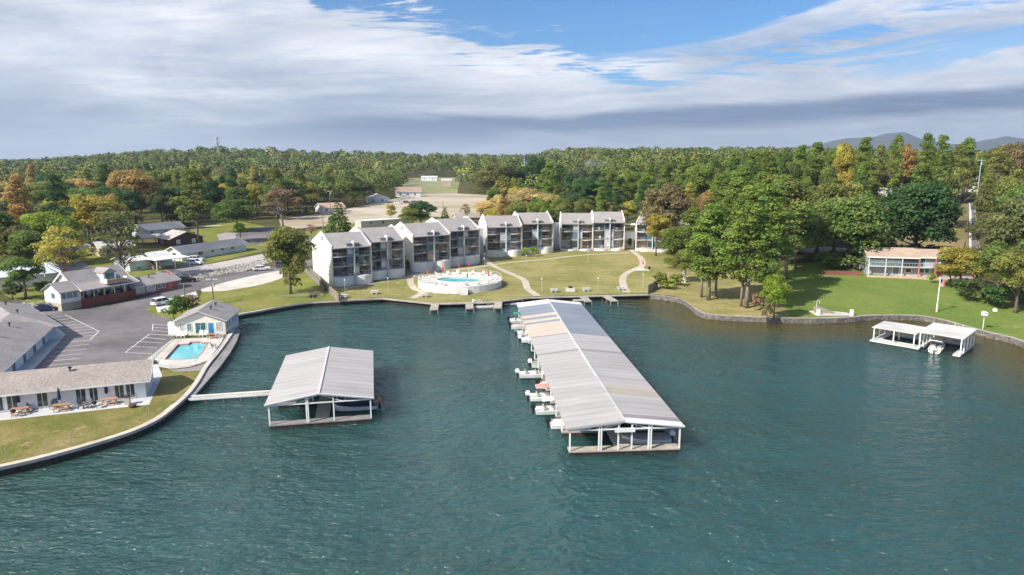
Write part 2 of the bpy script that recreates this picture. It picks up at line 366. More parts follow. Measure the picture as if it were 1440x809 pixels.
S.view_settings.use_curve_mapping = False
S.cycles.volume_bounces = 0; S.cycles.max_bounces = 6; S.cycles.diffuse_bounces = 3; S.cycles.glossy_bounces = 3; S.cycles.transmission_bounces = 3; S.cycles.transparent_max_bounces = 6
S.cycles.volume_step_rate = 10; S.cycles.sample_clamp_direct = 1.1; S.cycles.sample_clamp_indirect = 3
def haze():
    m = bpy.data.materials.new('haze_air'); m.use_nodes = True; nt = m.node_tree; nt.nodes.clear()
    o = nn(nt, 'ShaderNodeOutputMaterial'); v = nn(nt, 'ShaderNodeVolumePrincipled')
    v.inputs['Color'].default_value = (0.60, 0.74, 0.95, 1); v.inputs['Density'].default_value = 0.000105; v.inputs['Anisotropy'].default_value = 0.2
    nt.links.new(v.outputs[0], o.inputs['Volume'])
    b = MB(); b.box(-9900, -9900, -6, 9900, 9900, 430); ob = b.build('haze', m); tag(ob, 'thin blue air between the shore and the far mountains', kind='stuff')
haze()

# ------------------------------------------------------------------ shore line and zones
SH_L = [P(*a) for a in [(-260,712),(-130,684),(0,657),(69,641),(138,622),(190,605),(225,588),(249,569),(266,553),(279,536),(292,514),(306,497),(320,478),(329,463),(328,451),(326,444.5)]]
SH_M = [P(*a) for a in [(326,444.5),(345,440.5),(360,438),(407,429.5),(440,425),(475,423)]]
SH_P = [P(*a) for a in [(475,423),(540,419.5),(607,426.5),(660,425.5),(702,424),(745,418.5),(830,416),(911,414)]]
SH_R = [P(*a) for a in [(911,414),(952,419),(969,427),(983,438),(1004,443),(1063,446),(1142,448),(1200,446),(1224,444),(1287,444),(1321,449),(1358,459),(1392,468),(1426,476),(1465,492),(1540,525),(1680,590)]]
SHL = smooth_line(SH_L, 3); SHM = smooth_line(SH_M, 3); SHP = [xy(p) for p in SH_P]; SHR = smooth_line(SH_R, 4)
SHORE = SHL[:-1]+SHM[:-1]+SHP[:-1]+SHR
LAND = [Vector((-1200, -150)), Vector((-160, 30))]+SHORE+[Vector((260, 40)), Vector((1200, -150)), Vector((9700, -150)), Vector((9700, 9700)), Vector((-9700, 9700)), Vector((-9700, -150))]
ZONES = []   # (name, material, polygon), first match wins
def zone(name, m, poly): ZONES.append((name, m, [xy(p) for p in poly]))
M_g1 = grass('grass_left_bank', (0.17, 0.17, 0.045), (0.27, 0.225, 0.085), (0.40, 0.29, 0.17), sc=0.16)
M_g2 = grass('grass_middle_lawn', (0.235, 0.225, 0.075), (0.33, 0.295, 0.12), (0.38, 0.325, 0.15), stripe=((0.12, 1, 0), 2.6, 0.10), sc=0.07)
M_g3 = grass('grass_right_lawn', (0.145, 0.21, 0.045), (0.195, 0.245, 0.06), (0.28, 0.27, 0.10), stripe=((0.85, 0.55, 0), 2.4, 0.07), sc=0.05)
M_g4 = grass('grass_garden', (0.17, 0.195, 0.045), (0.25, 0.235, 0.07), (0.32, 0.27, 0.11), sc=0.12)
M_g5 = grass('grass_point', (0.25, 0.235, 0.085), (0.35, 0.295, 0.13), (0.42, 0.33, 0.20), sc=0.15)
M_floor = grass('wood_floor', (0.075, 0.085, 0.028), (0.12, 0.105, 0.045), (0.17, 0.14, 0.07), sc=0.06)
M_slope = grass('dry_slope', (0.20, 0.17, 0.075), (0.28, 0.22, 0.12), (0.36, 0.28, 0.18), sc=0.08)
# pools are set in decks (pool deck is a flat sheet)
POOL1 = [P(*p, 1.0) for p in ((232,505.4),(241,495),(250.3,484.6),(265,483.7),(268,481.2),(281.5,480.8),(284,482.2),(292.4,482),(285,493),(276.8,504.4),(255,505))]
zone('HOLE', None, POOL1)
zone('pool_deck', M_conc, GL((242,477),(315.5,473.5),(311,482),(301,496),(293,507),(281,511.5),(268,515.5),(250,518),(238,518.5),(222,515.5),(207,513),(203,508)))
zone('path', M_dkgrey, GL((236,520),(250,519.5),(269,517),(283,512.5),(295,507.5),(303,496),(313,481),(317,472),(327,463),(330,465),(320,480),(306,498.5),(293,515),(282,521),(262,522.5),(246,522.5)))
M_path = mat('path_concrete', (0.56, 0.49, 0.39), 0.9, 0.08, 1.0, col2=(0.48, 0.42, 0.34), s2=0.2)
for pts, w in ([[(756,416),(742,406),(737,394),(721,386),(697,375.6),(686.7,369),(678,361)], 1.7],
               [[(642,379.5),(668,376),(692,372.5),(731.5,367.7),(771,364.5),(797.5,361),(837,357.6),(884.6,355.6)], 1.4],
               [[(886,351),(893,356),(900.5,362),(903.5,368),(902,374.5),(890,379.5),(879,386),(875.4,393),(877,402),(881,411)], 1.8],
               [[(580,419.5),(594,411),(584,407),(577.5,398),(578.5,389),(588,384)], 1.7], [[(594,411),(612,409)], 1.2],
               [[(484,406),(510,401.2),(542.5,395.3),(570,390.3),(584,386)], 1.0]):
    zone('path', M_path, ribbon_poly(GL(*pts), w, 4))
zone('path', M_dkgrey, GL((560,373),(566,372),(590,383),(588,388),(580,388)))
zone('path', M_path, ribbon_poly(GL((665,364),(672,360),(684,358)), 3.0, 1))
# parking, streets
zone('pavement', M_concw, GL((217,427),(275,410),(280,417.5),(240,435),(222,440)))
zone('grass_verge', M_g4, GL((206,434),(217,427),(222,440),(240,435),(281,417.5),(300,440),(262,470),(243,457),(238,447),(222,443.5),(209,440.5)))
zone('pavement', M_conc, GL((282,407),(320,396),(360,387),(386,382),(398,379),(397,391),(380,397),(360,402),(318,409),(284,410.5)))
zone('parking_lot', M_asph, GL((20,540),(0,545),(-80,580),(-120,560),(-60,470),(20,421),(40,426),(66,433),(110,436),(150,430),(190,421),(236,408),(257,396),(300,389),(345,382.5),(400,373),(447,363),(475,355),(476,361),(447,372),(400,379.5),(386,382),(360,387),(320,396),(282,407),(276,410),(217,427),(206,434),(209,440.5),(222,443.5),(238,447),(243,457),(250,466),(242,477),(203,508),(205,516),(190,530)))
zone('patio', M_concw, GL((-140,612),(0,591.5),(209.6,569),(228,528),(222,513),(205,514),(190,531),(0,560),(-140,575)))
zone('driveway', mat('driveway_grey', (0.24, 0.225, 0.225), 0.9, 0.08), GL((217,384),(225,381),(242,374.5),(262,371),(284,376),(279,382),(262,385),(246,388),(232,389)))
zone('street', mat('old_concrete_street', (0.50, 0.46, 0.42), 0.9, 0.1, 0.8, col2=(0.42, 0.39, 0.36), s2=0.15), GL((262,371),(284,370),(292,372),(350,361),(385,354),(440,345),(440,350),(385,361),(350,369),(300,379),(284,382),(279,382),(284,376)))
zone('rock_bank', M_rock, GL((245,387.5),(262,385),(279,382),(300,379),(350,369.5),(386,362.5),(390,366),(345,381.5),(300,388.5),(257,395.5),(246,392)))
zone('street', M_asph, GL((385,354),(420,341),(445,331),(459,329),(462,335),(440,350),(385,361)))
zone('street', M_asph, GL((330,330),(350,322),(385,318),(392,330),(360,345),(340,340)))
zone('driveway', mat('driveway_purple', (0.33, 0.29, 0.29), 0.9, 0.08), GL((305,330),(318,327),(334,328),(330,337),(318,341),(308,338)))
zone('street', M_conc, ribbon_poly(GL((235,322),(270,320),(310,317)), 3, 1))
zone('gravel_yard', mat('gravel', (0.30, 0.27, 0.255), 0.95, 0.15, 1.5), GL((52,381),(60,373),(90,371),(108,366),(116,368),(128,374),(118,380),(95,384),(65,391),(52,390)))
zone('road', M_asph, GL((1366,352),(1379,352),(1376,320),(1372,300),(1368,285),(1364,285),(1366,300),(1367,320)))
zone('pavement', M_concw, GL((1362.5,352),(1366,352),(1367,320),(1366,300),(1364,285),(1362.5,285),(1363,320)))
zone('driveway', M_conc, GL((1100,352),(1160,347),(1235,352),(1228,361),(1180,358),(1140,356)))
zone('cleared_ground', M_dirt, GL((392,309),(430,303),(470,298),(520,287),(566,277),(600,273),(640,272),(690,275),(712,283),(706,292),(680,303),(640,307),(600,304),(560,310),(500,314),(455,318),(420,322),(396,320)))
zone('lawn', M_g4, GL((430,325),(470,316),(560,311),(640,309),(640,330),(560,345),(475,355),(447,350),(425,345)))
# lawns
zone('lawn', M_g1, GL((-300,720),(-260,712),(-130,684),(0,657),(69,641),(138,622),(190,605),(225,588),(249,569),(266,553),(279,536),(292,514),(262,524),(246,521),(228,520),(209.6,569),(0,591.5),(-140,612),(-300,640)))
zone('lawn', M_g4, GL((284,410.5),(318,409),(360,402),(380,397),(398,391),(430,383),(455,400),(475,423),(440,425),(407,429.5),(360,438),(345,440.5),(326,444.5),(300,440),(281,417.5)))
zone('lawn', M_g4, GL((196,405),(215,392),(225,381),(242,374.5),(217,384),(175,400),(150,392),(160,380),(120,376),(112,362),(125,355),(160,352),(215,350),(290,352),(350,345),(385,350),(292,371),(262,370),(235,389),(230,398)))
zone('lawn', M_g4, GL((0,412),(20,421),(40,426),(70,430),(75,400),(60,385),(0,392),(-60,400),(-60,430)))
zone('lawn', M_g4, GL((265,330),(272,315),(330,310),(370,318),(395,330),(395,350),(350,345),(290,350),(280,335)))
zone('lawn', M_g2, GL((455,400),(470,395),(560,372),(680,350),(780,342),(880,342),(925,345),(960,352),(958,366),(935,385),(925,408),(911,414),(830,416),(745,418.5),(702,424),(607,426.5),(540,419.5),(475,423)))
zone('lawn', M_g5, GL((911,414),(925,408),(935,385),(958,366),(1010,362),(1060,370),(1085,385),(1100,420),(1110,447),(1063,446),(1004,443),(983,438),(969,427),(952,419)))
zone('lawn', M_g3, GL((1100,420),(1090,405),(1080,385),(1110,372),(1160,368),(1225,385),(1345,397),(1375,412),(1440,430),(1560,445),(1720,520),(1680,590),(1540,525),(1465,492),(1426,476),(1392,468),(1358,459),(1321,449),(1287,444),(1224,444),(1200,446),(1142,448),(1110,447)))
zone('dry_slope', M_slope, GL((1225,290),(1262,285),(1300,300),(1362,286),(1362,352),(1345,364),(1240,352),(1226,330)))
zone('field', mat('far_field', (0.22, 0.25, 0.09), 0.9, 0.25, 0.05, col2=(.30,.27,.17), s2=0.012), [at(x, y) for x, y in ((-82,520),(-42,520),(-66,880),(-140,880))])

def in_poly(px_, py_, poly):
    n = len(poly); c = np.zeros(px_.shape, bool); j = n-1
    for i in range(n):
        xi, yi = poly[i]; xj, yj = poly[j]
        if yi != yj:
            m = ((yi > py_) != (yj > py_)) & (px_ < (xj-xi)*(py_-yi)/(yj-yi)+xi); c ^= m
        j = i
    return c
def make_ground():
    pts = []; edges = []
    def addloop(poly, closed=True):
        n0 = len(pts); pts.extend([Vector(p) for p in poly])
        n = len(poly)
        for i in range(n if closed else n-1): edges.append((n0+i, n0+(i+1) % n))
    addloop(LAND)
    for _, _, p in ZONES: addloop(p)
    for y in np.arange(20, 470, 6.0):
        for x in np.arange(-230, 260, 6.0):
            if abs(x) < 0.82*y+30: pts.append(Vector((x+random.uniform(-1, 1), y+random.uniform(-1, 1))))
    r = 470.0
    while r < 9400:
        for a in np.linspace(-62, 62, 64): 
            X = r*math.sin(R(a)); Y = r*math.cos(R(a))
            if Y > 480 or abs(X) > 280: pts.append(Vector((X, Y)))
        r *= 1.085
    vs, es, fs, *_ = delaunay_2d_cdt(pts, edges, [], 0, 1e-4)
    V = np.array([(v.x, v.y) for v in vs]); F = np.array([tuple(f) for f in fs])
    C = V[F].mean(axis=1); Z = hz(V[:, 0], V[:, 1])
    left = in_poly(C[:, 0], C[:, 1], [tuple(p) for p in LAND])
    a = V[F[:, 1]]-V[F[:, 0]]; b = V[F[:, 2]]-V[F[:, 0]]
    flip = (a[:, 0]*b[:, 1]-a[:, 1]*b[:, 0]) < 0; F[flip] = F[flip][:, ::-1]
    def emit(name, m, sel):
        f = F[sel]
        if not len(f): return
        idx, inv = np.unique(f, return_inverse=True); inv = inv.reshape(f.shape)
        me = bpy.data.meshes.new(name); me.from_pydata([(V[i, 0], V[i, 1], Z[i]) for i in idx], [], inv.tolist()); me.materials.append(m)
        me.polygons.foreach_set('use_smooth', [True]*len(me.polygons))
        o = bpy.data.objects.new(name, me); COL.objects.link(o); o['kind'] = 'structure'
    for name, m, poly in ZONES:
        sel = in_poly(C[:, 0], C[:, 1], [tuple(p) for p in poly]) & left; emit(name, m, sel) if name != 'HOLE' else None; left &= ~sel
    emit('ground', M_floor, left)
make_ground()

def seg_dist(X, Y, line):
    d = np.full(X.shape, 1e9)
    for a, b in zip(line[:-1], line[1:]):
        ax, ay = a; bx, by = b; L2 = (bx-ax)**2+(by-ay)**2+1e-9
        t = np.clip(((X-ax)*(bx-ax)+(Y-ay)*(by-ay))/L2, 0, 1); d = np.minimum(d, np.hypot(X-ax-t*(bx-ax), Y-ay-t*(by-ay)))
    return d
def make_water():
    m = bpy.data.materials.new('lake_water'); m.use_nodes = True; nt = m.node_tree; L = nt.links.new; b = nt.nodes['Principled BSDF']
    b.subsurface_method = 'BURLEY'; b.inputs['Subsurface Weight'].default_value = 1.0; b.inputs['Subsurface Radius'].default_value = (1.0, 1.0, 1.0); b.inputs['Subsurface Scale'].default_value = 8.0
    b.inputs['Roughness'].default_value = 0.12; b.inputs['IOR'].default_value = 1.333; b.inputs['Specular IOR Level'].default_value = 1.0
    g = nn(nt, 'ShaderNodeNewGeometry'); at_ = nn(nt, 'ShaderNodeAttribute', attribute_name='shallow')
    def noise(sc, scale=(1, 1, 1), rot=0, det=4, rough=0.55, dist=0.0):
        mp = nn(nt, 'ShaderNodeMapping'); mp.inputs['Scale'].default_value = scale; mp.inputs['Rotation'].default_value = (0, 0, rot)
        L(g.outputs['Position'], mp.inputs['Vector']); n = nn(nt, 'ShaderNodeTexNoise'); n.inputs['Scale'].default_value = sc
        n.inputs['Detail'].default_value = det; n.inputs['Roughness'].default_value = rough; n.inputs['Distortion'].default_value = dist
        L(mp.outputs[0], n.inputs['Vector']); return n.outputs['Fac']
    big = noise(0.022, det=5); mid = noise(0.09, (1, 1.8, 1), 0.3, det=5)
    c1 = nn(nt, 'ShaderNodeMix', data_type='RGBA'); c1.inputs['A'].default_value = (0.032, 0.084, 0.079, 1); c1.inputs['B'].default_value = (0.032, 0.102, 0.105, 1)
    r = nn(nt, 'ShaderNodeMapRange'); r.inputs['From Min'].default_value = 0.35; r.inputs['From Max'].default_value = 0.65; L(big, r.inputs['Value']); L(r.outputs[0], c1.inputs['Factor'])
    sh = nn(nt, 'ShaderNodeMath', operation='MULTIPLY_ADD'); L(mid, sh.inputs[0]); sh.inputs[1].default_value = 0.5; 
    s2 = nn(nt, 'ShaderNodeMath', operation='SUBTRACT'); L(at_.outputs['Fac'], s2.inputs[0]); s2.inputs[1].default_value = 0.25; L(s2.outputs[0], sh.inputs[2])
    q = nn(nt, 'ShaderNodeMapRange'); q.interpolation_type = 'SMOOTHSTEP'; q.inputs['From Min'].default_value = 0.12; q.inputs['From Max'].default_value = 0.95; L(sh.outputs[0], q.inputs['Value'])
    c2 = nn(nt, 'ShaderNodeMix', data_type='RGBA'); L(q.outputs[0], c2.inputs['Factor']); L(c1.outputs['Result'], c2.inputs['A']); c2.inputs['B'].default_value = (0.105, 0.085, 0.016, 1)
    L(c2.outputs['Result'], b.inputs['Base Color'])
    w1 = noise(1.3, (0.66, 1.35, 1), R(26), 2, 0.45, 0.7); w2 = noise(0.36, (0.6, 1.3, 1), R(30), 1, 0.4, 0.4); w3 = noise(2.8, (0.7, 1.3, 1), R(12), 1.5, 0.4, 0.5)
    gust = noise(0.03, (1, 2, 1), 0.2, 3); gr = nn(nt, 'ShaderNodeMapRange'); gr.inputs['From Min'].default_value = 0.35; gr.inputs['From Max'].default_value = 0.65; gr.inputs['To Min'].default_value = 0.6; gr.inputs['To Max'].default_value = 1.25; L(gust, gr.inputs['Value'])
    a = nn(nt, 'ShaderNodeMath', operation='MULTIPLY'); a.inputs[1].default_value = 0.88; L(w1, a.inputs[0])
    c = nn(nt, 'ShaderNodeMath', operation='MULTIPLY_ADD'); c.inputs[1].default_value = 1.15; L(w2, c.inputs[0]); L(a.outputs[0], c.inputs[2])
    d = nn(nt, 'ShaderNodeMath', operation='MULTIPLY_ADD'); d.inputs[1].default_value = 0.09; L(w3, d.inputs[0]); L(c.outputs[0], d.inputs[2])
    e = nn(nt, 'ShaderNodeMath', operation='MULTIPLY'); L(d.outputs[0], e.inputs[0]); L(gr.outputs[0], e.inputs[1])
    bp = nn(nt, 'ShaderNodeBump'); bp.inputs['Strength'].default_value = 1.0; bp.inputs['Distance'].default_value = 1.0; L(e.outputs[0], bp.inputs['Height']); L(bp.outputs[0], b.inputs['Normal'])
    xs = np.concatenate([[-9700, -2000, -500], np.arange(-260, 261, 4.0), [500, 2000, 9700]]); ys = np.concatenate([[-9700, -2000, -400], np.arange(-120, 261, 4.0), [300]])
    X, Y = np.meshgrid(xs, ys); nx = len(xs); ny = len(ys)
    vs = np.stack([X.ravel(), Y.ravel(), np.zeros(X.size)], 1); fs = [(j*nx+i, j*nx+i+1, (j+1)*nx+i+1, (j+1)*nx+i) for j in range(ny-1) for i in range(nx-1)]
    me = bpy.data.meshes.new('water'); me.from_pydata(vs.tolist(), [], fs); me.materials.append(m)
    d1 = seg_dist(X.ravel(), Y.ravel(), SHR); d2 = seg_dist(X.ravel(), Y.ravel(), SHL+SHM+SHP)
    v = np.maximum(np.clip(1-d1/26, 0, 1), 0.50*np.clip(1-d2/6, 0, 1)); v = v*(0.65+0.35*np.clip((X.ravel()-20)/20, 0, 1))
    at2 = me.attributes.new('shallow', 'FLOAT', 'POINT'); at2.data.foreach_set('value', v.astype(np.float32))
    o = bpy.data.objects.new('water', me); COL.objects.link(o); o['kind'] = 'structure'
make_water()

# far mountains
def mountains():
    m = mat('wooded_mountain', (0.045, 0.065, 0.03), 0.95, 0.2, 0.004, col2=(0.08, 0.085, 0.04), s2=0.001)
    def ridge(prof, D, depth, name, seed):
        r = random.Random(seed); xs = np.linspace(prof[0][0], prof[-1][0], 130); n = 16; V = []; F = []
        for j in range(n):
            t = j/(n-1)
            for i, px_ in enumerate(xs):
                py_ = np.interp(px_, [p[0] for p in prof], [p[1] for p in prof]); Yc = D-depth*(1-t)*0.5
                top = CAMH+(225-py_)/960*D; k = math.sin(t*math.pi*0.5)
                nz = 0.03*math.sin(i*0.37+j*0.8)+0.02*math.sin(i*0.9-j*1.7)
                V.append(((px_-720)/960*Yc*.99, Yc+40*math.sin(i*0.5), -5+(top+5)*k*(1+nz*math.sin(t*math.pi))))
        for j in range(n-1):
            for i in range(len(xs)-1): F.append((j*130+i, j*130+i+1, (j+1)*130+i+1, (j+1)*130+i))
        me = bpy.data.meshes.new(name); me.from_pydata(V, [], F); me.materials.append(m); me.polygons.foreach_set('use_smooth', [True]*len(F))
        o = bpy.data.objects.new(name, me); COL.objects.link(o); o['kind'] = 'structure'
    ridge([(1040,224),(1065,214),(1090,209),(1120,207),(1145,204),(1165,200),(1185,196),(1205,195),(1225,194),(1240,190),(1260,188),(1275,192),(1290,196),(1310,201),(1330,204),(1355,203),(1372,199),(1392,196),(1410,193),(1430,197),(1460,195),(1500,199),(1560,206),(1650,216)], 8200, 3000, 'mountain_range', 1)
    ridge([(680,228),(700,226),(712,225),(725,226.5),(740,228)], 9300, 900, 'far_hill', 2)
    ridge([(-200,232),(-60,231),(0,231.5),(40,232),(90,230),(150,231),(260,229),(420,227),(700,226.5),(900,225),(1100,224),(1300,224),(1600,226)], 9100, 2500, 'far_hill', 3)
mountains()
# ------------------------------------------------------------------ sea walls, piers
def seawall(line, label, inner, m_top, m_face, zt=1.06, out=0.15, bot=-0.6, cap=0.35):
    """a wall that follows the shore, one solid strip with a wet foot"""
    line = [xy(p) for p in line]; a = offset(line, -out); b = offset(line, inner); c = offset(line, -out-0.05)
    mb = MB(); n = len(line)
    def strip(p, q, z0, z1, m):
        mb.use(m)
        for i in range(n-1): mb.face([(p[i].x, p[i].y, z0), (p[i+1].x, p[i+1].y, z0), (q[i+1].x, q[i+1].y, z1), (q[i].x, q[i].y, z1)])
    strip(a, b, zt, zt, m_top); strip(b, b, zt, zt-0.5, m_top); strip(a, a, zt-cap, zt, m_top)
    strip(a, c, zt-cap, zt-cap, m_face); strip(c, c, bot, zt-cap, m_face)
    o = mb.build('seawall', fix=False); tag(o, label, 'sea wall'); return o
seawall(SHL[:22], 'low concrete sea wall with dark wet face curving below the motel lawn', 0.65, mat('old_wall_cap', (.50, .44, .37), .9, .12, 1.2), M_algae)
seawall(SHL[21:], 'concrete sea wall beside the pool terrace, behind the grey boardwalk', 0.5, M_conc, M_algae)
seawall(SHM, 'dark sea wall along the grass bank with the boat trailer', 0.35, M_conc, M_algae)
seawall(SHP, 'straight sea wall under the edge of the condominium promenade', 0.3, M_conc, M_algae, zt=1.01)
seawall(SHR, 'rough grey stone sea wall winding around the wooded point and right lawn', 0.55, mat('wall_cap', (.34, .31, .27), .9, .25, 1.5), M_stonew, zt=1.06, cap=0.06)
def plank_dock(name, label, cat, pts, z, th, m, group=None, posts=0):
    r = empty(name, (*xy(pts[0]), 0), 0, label, cat, group); o = xy(pts[0])
    mb = MB(); mb.prism([(p[0]-o.x, p[1]-o.y) for p in pts], z-th, z); mb.build('deck', m, r)
    if posts:
        n = len(pts)
        for i in range(n):
            a = xy(pts[i])-o; b = xy(pts[(i+1) % n])-o
            k = max(1, int((b-a).length/posts))
            for j in range(k):
                p = a.lerp(b, j/k); q = MB(); q.box(p.x-.1, p.y-.1, -1.5, p.x+.1, p.y+.1, z-th-.003); q.build('piling', M_pole, r)
    return r
pr = smooth_line([P(477,423.5),P(540,420),P(607,427),P(660,426),P(702,424.5),P(745,419),P(830,416.5),P(911,414.5)], 2)
prm = offset(pr, -0.6)+offset(pr, 2.0)[::-1]
plank_dock('promenade', 'long pale boarded promenade edging the condominium lawn', 'promenade', prm, 1.10, 0.22, M_deck, posts=0)
mb = MB()
for (x0, y0, x1, y1) in ((612,427,610,435.5),(660,426,660.5,434),(701,424,700,433),(820,417,827,424),(852,416,864,423.5)):
    a = xy(P(x0, y0, 1)); b = xy(P(x1, y1, 1)); d = (b-a).normalized(); s = Vector((-d.y, d.x))*0.85
    nm = {612:'leftmost, below the round pool terrace', 660:'in line with the steps of the round terrace', 701:'just left of the long covered dock', 820:'close on the right of the long covered dock', 852:'rightmost, slanting from the promenade'}[x0]
    plank_dock('pier', 'stubby boarded pier '+nm, 'pier', [a+s, b+s, b-s, a-s], 1.04, 0.2, M_deck, 'stubby piers of the promenade', posts=3.0)
def float_slab(name, label, px4, z=0.35, m=M_conc):
    return plank_dock(name, label, 'floating dock', [P(*p, z) for p in px4], z, 0.3, m)
float_slab('swim_float', 'pale low float with a white kayak between two stubby piers', [(664,428),(697,426),(698,431),(664,432.5)])
float_slab('swim_float', 'pale low float left of the far end of the long covered dock', [(706,423),(733,421.5),(733,426.5),(707,427.5)])
float_slab('swim_float', 'pale low float right of the far end of the long covered dock', [(803,418),(819,418),(822,421.5),(806,422)])
# grey boardwalk left of the pool terrace
bw = [P(273.5,557,.75),P(290,538,.75),P(311,514,.75),P(324,496,.75),P(333,480,.75),P(338,466,.75),P(334,461,.75),P(327,464,.75),P(326,472,.75),P(314,492,.75),P(300,511,.75),P(287,526,.75),P(272,545,.75),P(267,555,.75)]
stripes(M_dkgrey, (0.75, 0.66, 0), 0.6, 0.06, 0.8)
r = plank_dock('boardwalk', 'weathered grey boardwalk hugging the curved wall of the pool terrace', 'boardwalk', bw, 0.80, 0.3, M_dkgrey, posts=3.5)
# gangway to the small dock
a = xy(P(266,558,.9)); b = xy(P(386,553,.6)); d = (b-a).normalized(); s = Vector((-d.y, d.x))
g = empty('gangway', (a.x, a.y, 0), ang(a, b), 'long narrow white gangway from the lawn to the small covered dock', 'gangway'); L_ = (b-a).length
mb = MB(); mb.box(0, -.55, .62, L_, .55, .72); mb.build('walkway', M_deck, g)
for sgn in (-.6, .6):
    mb = MB(); mb.box(0, sgn-.05, .55, L_, sgn+.05, .86); mb.build('side_rail', M_white, g)
for k in range(1, 5):
    mb = MB(); x = L_*k/5; mb.box(x-.08, -.5, -1, x+.08, -.35, .62); mb.box(x-.08, .35, -1, x+.08, .5, .62); mb.build('support', M_pole, g)
# turf post rail along the bottom lawn
for i, p in enumerate([(66,640),(100,632),(135,619.5),(175,606.5),(210,592.5),(9,652)]):
    q = at(*xy(P(p[0], p[1]-7, 1))); o = MB(); o.tube([(0, 0, 0), (0, 0, 1.1)], .045, 6); o.tube([(0, 0, 1.1), (0, 0, 1.16)], .07, 6)
    o = o.build('mooring_post', M_metal, loc=q); tag(o, 'thin grey post standing in the grass behind the curved sea wall', 'post', 'posts along the sea wall of the motel lawn')

# ------------------------------------------------------------------ covered docks
def roofmat(name, c, ribs=True, dark=0.87):
    m = mat(name, c, 0.55, 0.08, 0.5, spec=0.3, col2=tuple(x*0.88 for x in c), s2=0.22, stretch=(.35, 1.6, 1))
    if ribs: stripes(m, (0, 1, 0), 1.55, 0.22, dark, 0.1, 0.03)
    return m
RM = {'g': roofmat('grey_roof_metal', (0.47, 0.445, 0.43)), 'b': roofmat('blue_grey_roof', (0.27, 0.30, 0.345), False), 'c': roofmat('cream_roof', (0.62, 0.53, 0.44), False), 't': roofmat('tan_roof', (0.48, 0.42, 0.35), True, 0.94),
      'l': roofmat('light_grey_roof', (0.48, 0.455, 0.445)), 'd': roofmat('rust_grey_roof', (0.30, 0.27, 0.27), False), 'w': roofmat('white_roof_sheet', (0.80, 0.77, 0.73), False), 'm': roofmat('medium_roof', (0.42, 0.44, 0.47), False)}
def covered_dock(name, label, O, rz, W_, L_, zE, zR, bandsL, bandsR, bays, posts_dx, posts_in, deckm):
    r = empty(name, (O.x, O.y, 0), rz, label, 'covered dock')
    xr = W_*0.49
    # roof panels: bands along y (from, to, key)
    for bands, x0, z0, x1, z1 in ((bandsL, -0.35, zE-0.1, xr, zR), (bandsR, xr, zR, W_+0.35, zE-0.1)):
        for i, (ya, yb, k) in enumerate(bands):
            dz = 0.012*(i % 2)+(0.10 if k in 'wg' and yb-ya > 8 and i == 0 else 0)
            mb = MB(); t = 0.10
            mb.add([(x0, ya, z0-t), (x1, ya, z1-t), (x1, yb, z1-t), (x0, yb, z0-t), (x0, ya, z0+dz), (x1, ya, z1+dz), (x1, yb, z1+dz), (x0, yb, z0+dz)], [(0,3,2,1),(4,5,6,7),(0,1,5,4),(1,2,6,5),(2,3,7,6),(3,0,4,7)])
            mb.build('roof_panel', RM[k], r)
    mb = MB(); mb.bar((xr, -.12, zR+.05), (xr, L_+.05, zR+.05), .26, .08); mb.build('ridge_cap', mat('ridge_metal', (.56, .54, .52), .5, .06), r)
    for sg, (x0, z0, x1, z1) in enumerate(((-.38, zE-.17, xr, zR-.05), (xr, zR-.05, W_+.38, zE-.17))):
        mb = MB(); mb.bar((x0, -.10, z0), (x1, -.10, z1), .08, .26); mb.build('fascia', M_white, r)
    zd = .62
    # decks: end walk, rear walk, centre walk, fingers
    def deck(x0, y0, x1, y1, nm='walkway', m=deckm):
        mb = MB(); mb.use(m); mb.box(x0, y0, zd-.16, x1, y1, zd); mb.use(M_algae)
        mb.box(x0+.1, y0+.1, -.2, x1-.1, y1-.1, zd-.163); mb.build(nm, parent=r)
    deck(0, 0, W_, 1.3, 'end_walkway'); deck(W_*.43, 1.303, W_*.57, L_, 'centre_walkway', M_conc)
    n = bays
    for i in range(1, n+1):
        y = 1.3+(L_-1.3)*i/n
        deck(0, y-.8, W_*.43-.003, y, 'finger_pier'); deck(W_*.57+.003, y-.8, W_, y, 'finger_pier')
    # posts
    for i in range(0, n+1):
        y = .12 if i == 0 else 1.3+(L_-1.3)*i/n-.35
        for x in (posts_dx if i == 0 else posts_in):
            zt = zE+(zR-zE)*(1-abs(x-xr)/xr)-.15
            mb = MB(); mb.box(x-.08, y-.08, zd+.002, x+.08, y+.08, zt-.08); mb.build('post', M_white, r)
        b = MB(); b.bar((0, y, zE-.32), (W_, y, zE-.32), .10, .14)
        for x in (xr*.5, xr+(W_-xr)*.5): b.bar((x, y, zE-.32), (x, y, zE+(zR-zE)*.45-.1), .06)
        b.bar((xr*.55, y+.02, zE-.3), (xr, y+.02, zR-.2), .07); b.bar((W_-(W_-xr)*.55, y+.02, zE-.3), (xr, y+.02, zR-.2), .07)
        b.build('truss', M_white, r)
    b = MB()
    for x in (.07, W_-.07): b.bar((x, .2, zE-.2), (x, L_, zE-.2), .1, .16)
    b.build('eave_beam', M_white, r)
    return r
bigL = [(-.2,15.5,'g'),(15.5,28.4,'g'),(28.4,29.0,'d'),(29.0,38.4,'l'),(38.4,38.9,'d'),(38.9,47.6,'c'),(47.6,49.0,'b'),(49.0,50.8,'c'),(50.8,52.4,'b'),(52.4,54.6,'c'),(54.6,62.5,'b'),(62.5,66.5,'w')]
bigR = [(-.2,1.1,'w'),(1.1,2.2,'d'),(2.2,8.9,'g'),(8.9,12.6,'t'),(12.6,28.4,'g'),(28.4,29.0,'d'),(29.0,38.6,'l'),(38.6,64.0,'b'),(64.0,66.5,'w')]
